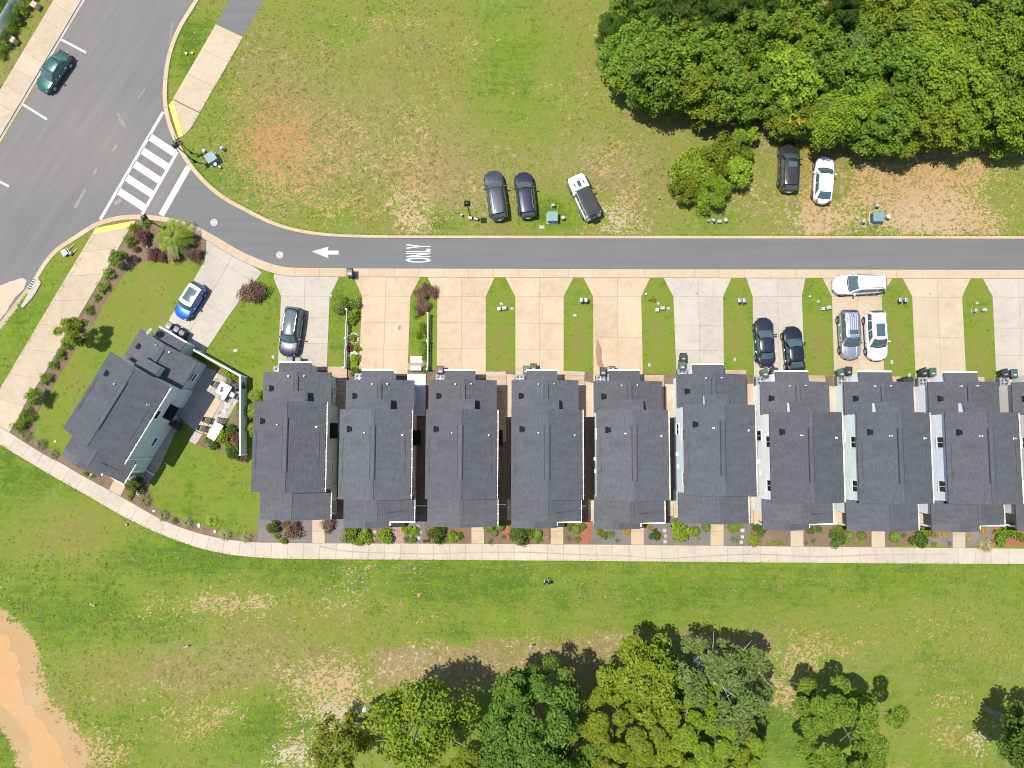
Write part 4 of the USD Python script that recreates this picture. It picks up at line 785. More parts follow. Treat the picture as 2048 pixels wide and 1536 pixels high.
def make_tree(name, seed, R, h0, h1, mat, nleaf, size, label, cat='tree', nclump=40, rc=(.24, .40), r0=.16, bark=None, loc=(0, 0, 0), rz=0, s=1.0, group=None, up=.8, wid=.55, nl=7, flat=.8, jit=.35, spread=.8, mix=None, top=1.0, low=-.55, shell=(.62, 1.02)):
    rng = np.random.default_rng(seed); t = thing(name, label, cat, loc, rz, group, s=s)
    cl = crown_clumps(rng, R, h0, h1, nclump, rc, top=top, low=low)
    part(t, 'trunk', trunk_mesh(rng, R, h0, h1, r0, cl, nl, spread), bark or mBark, 60)
    part(t, 'crown', leaves(rng, cl, nleaf, size, up, wid, jit, flat=flat, shell=shell), LEAF[mat])
    if mix: part(t, mix[2] if len(mix) > 2 else 'crown_patch', leaves(rng, [c for i, c in enumerate(cl) if i % mix[3] == 0] if len(mix) > 3 else cl, mix[1], size, up, wid, jit, flat=flat), LEAF[mix[0]])
    return t
# ---- the wood at the upper right: seven kinds of crown, used again and again
rngw = np.random.default_rng(11)
KINDS = [('broadleaf_tree', 'bright', 2.6, .3, 6.0, 7000, .27, 'bright green broadleaf tree', {'low': -.9, 'nclump': 70, 'rc': (.13, .24)}), ('broadleaf_tree', 'mid', 2.7, .3, 6.6, 7400, .27, 'mid green broadleaf tree', {'low': -.9, 'nclump': 76, 'rc': (.13, .23)}), ('broadleaf_tree', 'mid', 2.3, .3, 5.4, 5200, .30, 'mid green ragged tree', {'low': -.9, 'nclump': 48, 'rc': (.12, .24)}),
         ('pine_tree', 'dark', 2.4, .3, 7.0, 7000, .38, 'dark green pine', {'wid': .2, 'up': 1.1, 'low': -.9, 'nclump': 60, 'rc': (.13, .22), 'jit': .7}), ('broadleaf_tree', 'bright', 2.2, .3, 4.6, 5600, .27, 'bright green spreading tree', {'low': -.9, 'nclump': 60, 'rc': (.13, .25), 'mix': ('yellow', 1100)}), ('broadleaf_tree', 'grey', 2.2, .3, 5.0, 5200, .25, 'grey green tree', {'low': -.9, 'nclump': 60, 'rc': (.13, .24)}), ('broadleaf_tree', 'olive', 2.4, .3, 5.8, 6000, .28, 'olive green tree', {'low': -.9, 'nclump': 64, 'rc': (.13, .24)})]
ZW = 4.6
woodpx = [(1222, 70, 3), (1270, 25, 3), (1330, 30, 3), (1258, 105, 1), (1310, 80, 1), (1365, 70, 0), (1232, 125, 1), (1290, 140, 6), (1355, 125, 4), (1405, 100, 1), (1265, 165, 0), (1320, 175, 1), (1378, 165, 4), (1420, 45, 3), (1475, 30, 3), (1450, 95, 0), (1500, 80, 1), (1435, 150, 1), (1300, 205, 1), (1350, 208, 2), (1400, 205, 6), (1460, 190, 1), (1490, 135, 4), (1540, 120, 0), (1550, 60, 1), (1600, 40, 0), (1525, 175, 1), (1500, 225, 2), (1545, 212, 2), (1590, 165, 0), (1585, 100, 6), (1640, 90, 1), (1665, 35, 3), (1640, 140, 1), (1690, 110, 5), (1720, 55, 1), (1770, 30, 0), (1820, 60, 4), (1870, 40, 0), (1920, 25, 1), (1640, 195, 2), (1690, 165, 1), (1740, 125, 5), (1780, 95, 1), (1740, 185, 2), (1790, 150, 1), (1835, 115, 0), (1880, 95, 4), (1930, 80, 0), (1980, 60, 0), (2030, 60, 1), (1660, 240, 0), (1615, 262, 4), (1655, 285, 0), (1715, 215, 0), (1730, 255, 1), (1780, 215, 1), (1830, 175, 4), (1885, 150, 0), (1935, 130, 1), (1990, 110, 0), (2040, 120, 6), (1775, 265, 1), (1825, 230, 4), (1870, 205, 0), (1925, 185, 0), (1975, 165, 4), (2030, 185, 1), (1820, 285, 6), (1868, 262, 4), (1900, 295, 0), (1925, 245, 5), (1975, 225, 5), (2025, 240, 1), (1950, 285, 4), (2000, 275, 0), (2050, 285, 1), (2090, 100, 1), (2090, 210, 0), (1585, 240, 6), (1585, 10, 1), (1700, 5, 1), (1830, 5, 0), (1540, 5, 3), (1400, 5, 3), (1225, 25, 1), (2075, 30, 0), (1980, 10, 1)]
protos = {}
order = sorted(range(len(woodpx)), key=lambda i: woodpx[i][1]); rows = {}
for i in order: rows.setdefault(min(3, int((woodpx[i][1] + max(0, 1560 - woodpx[i][0]) * .12) // 80)), []).append(i)
rown = {0: 'back row', 1: 'second row', 2: 'third row', 3: 'front row'}
wl_lab = {}
for r, ids in rows.items():
    for j, i in enumerate(sorted(ids, key=lambda i: woodpx[i][0])):
        wl_lab[i] = f"{{}}, {str(j + 1) + ({1: 'st', 2: 'nd', 3: 'rd'}.get(j + 1 if j < 9 else (j + 1) % 10 if j > 19 else 0, 'th'))} from the left in the {rown[r]} of the wood"
for i, (x, y, k) in enumerate(woodpx):
    nm, mt, R, h0, h1, n, sz, tone, kw = KINDS[k]
    front = y > 205 or x < 1280
    s = (rngw.uniform(.78, 1.02) if front else rngw.uniform(.9, 1.2))
    zc = (h0 + h1) / 2 * s * 1.1
    rpx = R * s * 22.5
    if front or y > 170: y = min(y, np.interp(x, [1190, 1230, 1300, 1345, 1440, 1500, 1545, 1580, 1620, 1655, 1690, 1760, 1840, 1890, 1960, 2048], [130, 165, 205, 228, 236, 240, 246, 262, 270, 292, 296, 300, 312, 302, 292, 300]) - rpx * .80)
    x = max(x, np.interp(y, [0, 50, 90, 130, 170, 205, 230], [1235, 1192, 1188, 1200, 1235, 1300, 1345]) + rpx * .85)
    p = W(x, y, zc); loc = (p[0], p[1], 0); rz = rngw.uniform(0, 6.28); lab = wl_lab[i].format(tone)
    if k not in protos: protos[k] = make_tree(nm, 100 + k, R, h0, h1, mt, n, sz, lab, loc=loc, rz=rz, s=s, group='trees of the wood', **kw)
    else: clone(protos[k], lab, 'tree', loc, rz, (s, s, s * rngw.uniform(.9, 1.15)), 'trees of the wood', name=nm)
# tree with hanging leaves above the brown SUV
def sub(tree, px, py, z, label, s=1.0, rz=0.0, group=None, cat='tree', name=None):
    p = W(px, py, z); return clone(tree, label, cat, (p[0], p[1], 0), rz, s, group, name)
make_tree('drooping_tree', 140, 1.9, .8, 4.6, 'mid', 3400, .44, 'tree with long drooping leaves and an orange tinged top, just above the brown SUV', loc=(*W(1588, 228, 3.2)[:2], 0), up=-.1, wid=.34, nclump=24, mix=('gold', 500, 'orange_leaves', 6))
make_tree('dead_branch', 141, 1.6, .3, 2.6, 'straw', 60, .2, 'bare grey fallen branches lying in a gap of the wood', 'branch', bark=mBarkPale, loc=(*W(1940, 105, 4.5)[:2], 2.2), nclump=8, nl=8, spread=1.2) if False else None
# ---- the clump of bushes left of the brown SUV
bushes = [(1382, 345, 2.2, 'bright', 'tall bright green bush at the left end of the bush clump on the rough grass'), (1440, 316, 2.3, 'olive', 'olive green bush in the middle of the bush clump on the rough grass'), (1493, 264, 1.25, 'bright', 'small rounded bush at the upper right tip of the bush clump'), (1420, 385, 1.9, 'bright', 'bush with feathery fronds at the lower end of the bush clump'), (1372, 372, 1.6, 'olive', 'olive bush at the lower left of the bush clump'), (1470, 345, 1.7, 'bright', 'mid green bush at the right of the bush clump'), (1480, 295, 1.4, 'mid', 'mid green bush just below the small rounded bush of the clump')]
for i, (x, y, R, m, lab) in enumerate(bushes):
    make_tree('bush', 160 + i, R, .2, 2.7 if i != 2 else 2.2, m, int(2600 * R), .24, lab, 'bush', 52, (.15, .28), .07, loc=(*W(x, y, 1.6)[:2], 0), group='bushes of the clump on the rough grass', wid=.6 if i != 3 else .3, up=.6)
# ---- the big trees along the lower edge
make_tree('oak_tree', 201, 4.4, 3.5, 12.0, 'olive', 6800, .33, 'sparse olive green tree with pale bare limbs, left of the blue green tree', loc=(*W(835, 1455, 9)[:2], 0), nclump=52, rc=(.15, .25), r0=.26, bark=mBarkPale, nl=16, spread=1.08)
make_tree('oak_tree', 202, 5.0, 3.0, 13.0, 'blue', 18000, .30, 'dense blue green oak, second big tree along the lower edge', loc=(*W(1078, 1462, 9.4)[:2], 0), nclump=80, rc=(.10, .17), r0=.3, bark=mBark)
make_tree('oak_tree', 203, 3.6, 3.0, 11.5, 'bright', 11000, .31, 'yellowish green tree at the top of the lower grove, next to the grey green one', loc=(*W(1292, 1368, 8.6)[:2], 0), nclump=64, rc=(.14, .23), r0=.24)
make_tree('oak_tree', 204, 4.6, 3.0, 11.5, 'grey', 12500, .30, 'grey green tree with pale branches at the upper right of the lower grove', loc=(*W(1440, 1380, 8.6)[:2], 0), nclump=70, rc=(.10, .17), r0=.26, bark=mBarkPale, nl=18, spread=1.02)
oA = make_tree('oak_tree', 205, 3.9, 3.0, 12.5, 'olive', 12500, .25, 'olive tree with rounded lumpy crown at the left of the lower grove', loc=(*W(1250, 1485, 9.6)[:2], 0), nclump=34, rc=(.15, .23), r0=.26, up=1.2, shell=(.74, 1.06))
sub(oA, 1385, 1475, 9.2, 'olive tree with rounded lumpy crown in the middle of the lower grove', .98, 2.1)
sub(oA, 1480, 1525, 9.2, 'olive tree with rounded lumpy crown cut by the lower edge, right end of the grove', .8, 4.0)
sub(oA, 1195, 1535, 9.2, 'olive tree between the blue green oak and the lumpy ones, at the lower edge', .85, 3.1)
sub(oA, 1395, 1425, 8.6, 'olive tree in the middle of the grove, just below the grey green one', .8, 1.3)
sub(oA, 1340, 1560, 9.2, 'olive tree mostly below the lower edge of the picture, under the grove', .95, 5.1)
make_tree('oak_tree', 206, 4.5, 2.6, 12.0, 'mid', 15500, .25, 'lone lumpy green tree on the grass at the lower right', loc=(*W(1705, 1468, 9.0)[:2], 0), nclump=40, rc=(.14, .21), r0=.28, up=1.2, shell=(.74, 1.06))
make_tree('oak_tree', 207, 2.6, 2.2, 9.5, 'olive', 2900, .30, 'thin sparse tree at the left end of the lower trees, next to the pale sand', loc=(*W(678, 1500, 7)[:2], 0), nclump=36, rc=(.14, .26), r0=.18, bark=mBarkPale, nl=12, spread=1.0)
sub(protos[5], 1532, 1500, 6.5, 'small grey green tree at the right foot of the lower grove', .75, 1.0, name='small_tree')
make_tree('oak_tree', 208, 3.2, 2.5, 11.0, 'dark', 8000, .30, 'dark tree cut off by the right edge near the lower corner', loc=(*W(2098, 1492, 8.5)[:2], 0), nclump=60, rc=(.13, .22), r0=.25)
sub(oA, 950, 1600, 9, 'olive tree below the lower edge, only its top showing beside the sparse one', .9, .7)
# ---- trees and shrubs of the corner lot
make_tree('young_tree', 221, 1.5, 1.1, 4.3, 'yellow', 3400, .19, 'young yellow green tree beside the side pavement, casting a dark shadow on the lawn', loc=(*W(139, 659, 3.2)[:2], 0), nclump=44, rc=(.14, .24), r0=.05, wid=.5)
make_tree('young_tree', 222, .98, .35, 2.0, 'mid', 1100, .17, 'leaning dark green small tree on the bark bed near the palm', loc=(*W(232, 516, 1.4)[:2], 0), nclump=22, rc=(.2, .34), r0=.04)
make_tree('young_tree', 223, .95, .35, 2.2, 'mid', 1150, .17, 'dark green small tree on the bark bed at the left, above two small shrubs', loc=(*W(69, 793, 1.5)[:2], 0), nclump=22, rc=(.2, .34), r0=.04)
def shrub(name, seed, R, h, mat, n, size, label, loc, rz=0.0, s=1.0, group=None, nclump=14, rc=(.3, .5), wid=.55, up=.8, mix=None, bark=None, jit=.35, cat='shrub'):
    rng = np.random.default_rng(seed); t = thing(name, label, cat, loc, rz, group, s=s)
    cl = crown_clumps(rng, R, .05, h, nclump, rc); st = MB()
    for c in cl[:6]: st.tube([(0, 0, -.03), (c[0] * .4, c[1] * .4, c[2] * .5), (c[0] * .9, c[1] * .9, c[2])], [.022, .015, .008], 4)
    part(t, 'stem', st.get(), bark or mBark); part(t, 'foliage', leaves(rng, cl, n, size, up, wid, jit), LEAF[mat])
    if mix: part(t, mix[2], leaves(rng, cl, mix[1], mix[3], up, .9, jit, shell=(.95, 1.12)), LEAF[mix[0]])
    return t
SH = {}
def put(kind, px, py, r_px, label, group=None, seed=0):
    """A shrub of one of the kinds, r_px its radius in the survey picture."""
    spec = {'green': ('shrub', .5, .55, 'mid', 420, .13, {}), 'dark': ('shrub', .5, .75, 'dark', 650, .12, {'nclump': 20, 'rc': (.25, .42)}), 'bright': ('shrub', .5, .6, 'bright', 520, .13, {}), 'burgundy': ('burgundy_shrub', .5, .55, 'burgundy', 560, .13, {'nclump': 20, 'rc': (.22, .4), 'wid': .4}),
        'brown': ('brown_shrub', .5, .55, 'brown', 900, .10, {'nclump': 18, 'rc': (.26, .42), 'wid': .4}), 'round': ('round_shrub', .5, .75, 'round', 1500, .055, {'nclump': 1, 'rc': (.98, .99)}), 'olive': ('olive_shrub', .5, .55, 'olive', 460, .12, {}), 'gold': ('golden_shrub', .5, .4, 'gold', 330, .12, {'nclump': 10}), 'yellow': ('shrub', .5, .5, 'yellow', 420, .13, {}),
        'wisp': ('low_plant', .5, .25, 'grey', 130, .14, {'wid': .25, 'nclump': 10, 'rc': (.3, .6)}), 'tiny': ('seedling', .5, .5, 'bright', 120, .22, {'nclump': 6}), 'dry': ('low_plant', .5, .3, 'straw', 170, .14, {'wid': .25, 'nclump': 10})}[kind]
    nm, R, h, m, n, sz, kw = spec
    p = W(px, py, .35 * r_px / 10); rm = r_px * .0486; s = rm / R * (1.12 if kind in ('green', 'bright', 'dark', 'burgundy') and r_px > 8 else .98); rz = (px * .37 + py * .61) % 6.28; loc = (p[0], p[1], 0)
    if kind not in SH:
        if kind == 'round':
            rng = np.random.default_rng(5); t = thing(nm, label, 'shrub', loc, rz, group, s=s)
            part(t, 'stem', tube([(0, 0, -.02), (0, 0, .3)], .03, 5), mBark); part(t, 'foliage', leaves(rng, [(0, 0, .32, .5), (.06, .04, .34, .46), (-.05, .03, .3, .47)], 1700, .075, .4, .7, .35, shell=(.93, 1.0), flat=.75), LEAF[m]); SH[kind] = t
        else: SH[kind] = shrub(nm, 300 + len(SH), R, h, m, n, sz, label, loc, rz, s, group, **kw)
        return SH[kind]
    return clone(SH[kind], label, 'shrub', loc, rz, s, group, name=nm)
# small shrubs along the side pavement, counted from the crossing
for j, (x, y, r) in enumerate([(268, 457, 10), (259.5, 482, 12), (216, 549, 11), (204.5, 574, 11), (192, 595, 8), (177.5, 619, 9), (133.8, 686, 11), (119, 710, 10), (107, 730.5, 9), (90.8, 756, 11), (53.7, 828.5, 13), (38, 851, 14)]):
    put('green', x, y, r, f'small green shrub on the bark strip by the side pavement, {ORD[j]} from the crossing', 'shrubs along the side pavement')
for x, y, r, lab in [(285, 468, 15, 'burgundy shrub above left of the palm'), (292, 483, 10, 'small burgundy shrub left of the palm fronds'), (272.8, 497.7, 8, 'little burgundy shrub alone on the bark, left of the palm'), (308, 507, 15, 'burgundy shrub below left of the palm'), (327, 513, 12, 'burgundy shrub right below the palm fronds'), (350, 512, 12, 'second burgundy shrub below the palm, nearer the driveway'), (272, 517, 8, 'dark burgundy shrub at the lawn edge below the palm bed')]:
    put('burgundy', x, y, r, lab, 'burgundy shrubs of the palm bed')
put('brown', 388, 508, 17, 'large dark brown shrub right of the palm, beside the driveway'); put('brown', 376, 472, 12, 'brown shrub at the alley kerb, upper right of the palm')
put('brown', 493, 586, 19, 'left lobe of the brown shrub pair between the first two driveways'); put('brown', 509, 581, 23, 'right, larger lobe of the brown shrub pair between the first two driveways')
put('green', 291, 446, 9, 'low green plant at the foot of the corner lamp')
# burgundy ring bush and plants by the picket fences
for a, r in ((2.6, 15), (1.7, 15), (3.7, 15), (.8, 14), (4.4, 13)):
    put('burgundy' if False else 'brown', 853 + 14 * math.cos(a), 594 - 17 * math.sin(a) + 2, r, {2.6: 'left part', 1.7: 'top part', 3.7: 'lower left part', .8: 'upper right part', 4.4: 'lowest part'}[a] + ' of the ring of clipped brown bushes above the picket fence')
put('round', 680, 609, 19, 'big clipped green bush at the upper end of the left picket fence')
shrub('flowering_shrub', 340, .62, .8, 'mid', 800, .11, 'green bush sprinkled with white flowers beside the big clipped bush', (*W(709, 606, .5)[:2], 0), mix=('white', 90, 'blossom', .08))
put('bright', 706, 632, 13, 'light green leafy plant below the white flowering bush'); put('bright', 700, 643, 9, 'light green plant at the picket fence, below the leafy one')
put('yellow', 707, 676, 9, 'yellow green plant in the pale ring beside the left picket fence'); put('bright', 709, 719, 10, 'green plant on the white stones near the lower end of the left picket fence'); put('dark', 710, 744, 9, 'dark green shrub at the end of the rounded lawn beside the house'); put('bright', 714, 697, 8, 'green strap leaved plant right of the magenta one')
put('burgundy', 841, 624, 8, 'small burgundy plant in the edged bed below the brown ring bush'); put('wisp', 833, 616, 9, 'grey green wispy plant in the edged bed below the brown ring bush'); put('wisp', 832, 632, 8, 'wispy plant at the tip of the edged bed')
for j, (x, y, r) in enumerate([(845, 652, 8), (842.5, 666, 11), (848, 688, 8), (847, 702, 9), (850, 716, 7), (851, 737, 8)]): put('green', x, y, r, f'green shrub along the right picket fence, {ORD[j]} from its upper end', 'shrubs along the right picket fence')
put('tiny', 1304.7, 599, 7, 'single dark weed on the lawn right of the driveway with the mud stain')
# fountain grasses, the yucca and the magenta plant: tufts of arching blades
def tuft(name, seed, n, length, mat, label, px, py, width=.02, rise=.8, cat='grass', z=.2, group=None, base='leaf_crown', nb=None):
    rng = np.random.default_rng(seed); b = MB()
    for i in range(n):
        a = rng.uniform(0, 6.283); l = length * rng.uniform(.6, 1.05); e = rng.uniform(.35, 1.25); ce, se = math.cos(a), math.sin(a)
        q = [(.03 * ce, .03 * se, 0), (ce * l * .35 * math.cos(e), se * l * .35 * math.cos(e), l * .45 * math.sin(e) * rise + .05), (ce * l * .7 * math.cos(e * .8), se * l * .7 * math.cos(e * .8), l * .62 * math.sin(e) * rise), (ce * l * math.cos(e * .55), se * l * math.cos(e * .55), l * .5 * math.sin(e) * rise)]
        w = np.array([width, width, width * .8, .002]); s_ = np.array([-se, ce, 0]); q = np.array(q)
        v = np.vstack([q - s_ * w[:, None], q + s_ * w[:, None]]); f = [[k, k + 1, 5 + k, 4 + k] for k in range(3)]; b.add(v, np.array(f))
    t = thing(name, label, cat, (*W(px, py, z)[:2], 0), rng.uniform(0, 6), group)
    part(t, 'blades', b.get(), LEAF[mat]); part(t, base, cyl((0, 0, -.02), .07, .1, 8), mBark); return t
g0 = None
for j, (x, y, r) in enumerate([(50, 871, 15), (81, 888, 15), (106.6, 909, 13), (288.5, 1001, 17), (325.4, 1031, 15), (373, 1046, 15), (449.8, 1069.7, 15), (492, 1075, 14)]):
    lab = f'wispy fountain grass on the bark strip along the curved pavement, {ORD[j]} from the left'
    if g0 is None: g0 = tuft('fountain_grass', 401, 260, .8, 'grass', lab, x, y, .012, 1.0, group='fountain grasses')
    else: p = W(x, y, .25); clone(g0, lab, 'grass', (p[0], p[1], 0), j * 1.3, r / 16.0, 'fountain grasses', 'fountain_grass')
tuft('fountain_grass', 402, 240, .95, 'straw', 'straw yellow spiky grass overhanging the pavement near the right edge', 1969.7, 1089, .016, .9)
tuft('cordyline', 403, 34, .62, 'magenta', 'magenta strap leaved plant leaning over the left picket fence', 696.5, 694, .04, 1.4, 'plant', .8)
# palms: every frond a part of its own
def palm(name, seed, n, length, mats, label, px, py, h, z, leaf=.42, nl=24, cat='palm', fan=False):
    rng = np.random.default_rng(seed); t = thing(name, label, cat, (*W(px, py, z)[:2], 0), 0.0)
    part(t, 'trunk', tube([(0, 0, -.05), (.04, .02, h * .5), (0, 0, h)], [.17, .13, .10], 9), mBark, 40)
    for i in range(n):
        a = i * 2.39996 + rng.uniform(-.2, .2); up = rng.uniform(.15, 1.15) if not fan else rng.uniform(.1, 1.2); l = length * rng.uniform(.75, 1.1); ca, sa = math.cos(a), math.sin(a)
        s = np.linspace(0, 1, 9); rr = l * (s * math.cos(up) + .12 * s ** 2); zz = h + l * (s * math.sin(up) - (.55 + .35 * math.sin(up)) * s ** 2)
        mid = np.stack([ca * rr, sa * rr, zz], 1); b = MB(); b.tube(mid, np.linspace(.022, .006, 9), 4); side = np.array([-sa, ca, 0])
        for k in range(nl):
            u = .16 + .84 * (k + .5) / nl if not fan else .96; c = np.array([np.interp(u, s, mid[:, q]) for q in range(3)]); d = np.array([np.interp(min(1, u + .05), s, mid[:, q]) - np.interp(u - .05, s, mid[:, q]) for q in range(3)]); d /= np.linalg.norm(d)
            for sg in (-1, 1):
                ll = leaf * (1 - .55 * abs(u - .45)) * rng.uniform(.8, 1.1)
                if fan: th = (k + .5) / nl * 1.5 * sg; dd = d * math.cos(th) + side * math.sin(th); ll = leaf
                else: dd = side * sg * .85 + d * .55 + np.array([0, 0, -.22 + rng.normal() * .12]); dd /= np.linalg.norm(dd)
                wv = np.cross(dd, [0, 0, 1.0]); wv /= np.linalg.norm(wv) + 1e-9; wd = .024 if not fan else .04
                b.add(np.array([c - wv * wd * .6, c + wv * wd * .6, c + dd * ll * .55 + wv * wd, c + dd * ll, c + dd * ll * .55 - wv * wd]), np.array([[0, 1, 2], [0, 2, 4], [4, 2, 3]]))
        part(t, 'frond', b.get(), LEAF[mats[i % len(mats)]])
    return t
palm('palm_tree', 501, 28, 2.25, ['yellow', 'bright', 'mid', 'yellow', 'bright', 'mid', 'yellow', 'straw'], 'feathery yellow green palm in the corner bed by the crossing', 340, 470, 1.4, 2.0, .56, 20)
palm('fan_palm', 502, 18, .36, ['yellow', 'bright', 'yellow'], 'small yellow green fan palm among the fountain grasses by the curved pavement', 419.7, 1042, .25, .5, .52, 7, fan=True)
for x, y, s, lab in [(503, 791, .5, 'upper leafy plant between the sage fence and the first row house'), (498, 822, .6, 'broad leaved bright plant between the sage fence and the first row house'), (501, 858, .55, 'lower leafy plant between the sage fence and the first row house')]:
    palm('garden_palm', int(x + y), 10, 1.5 * s, ['bright', 'yellow', 'mid'] if y > 800 else ['olive', 'mid'], lab, x, y, .7, 1.1, .34 if y != 822 else .5, 9, cat='plant')
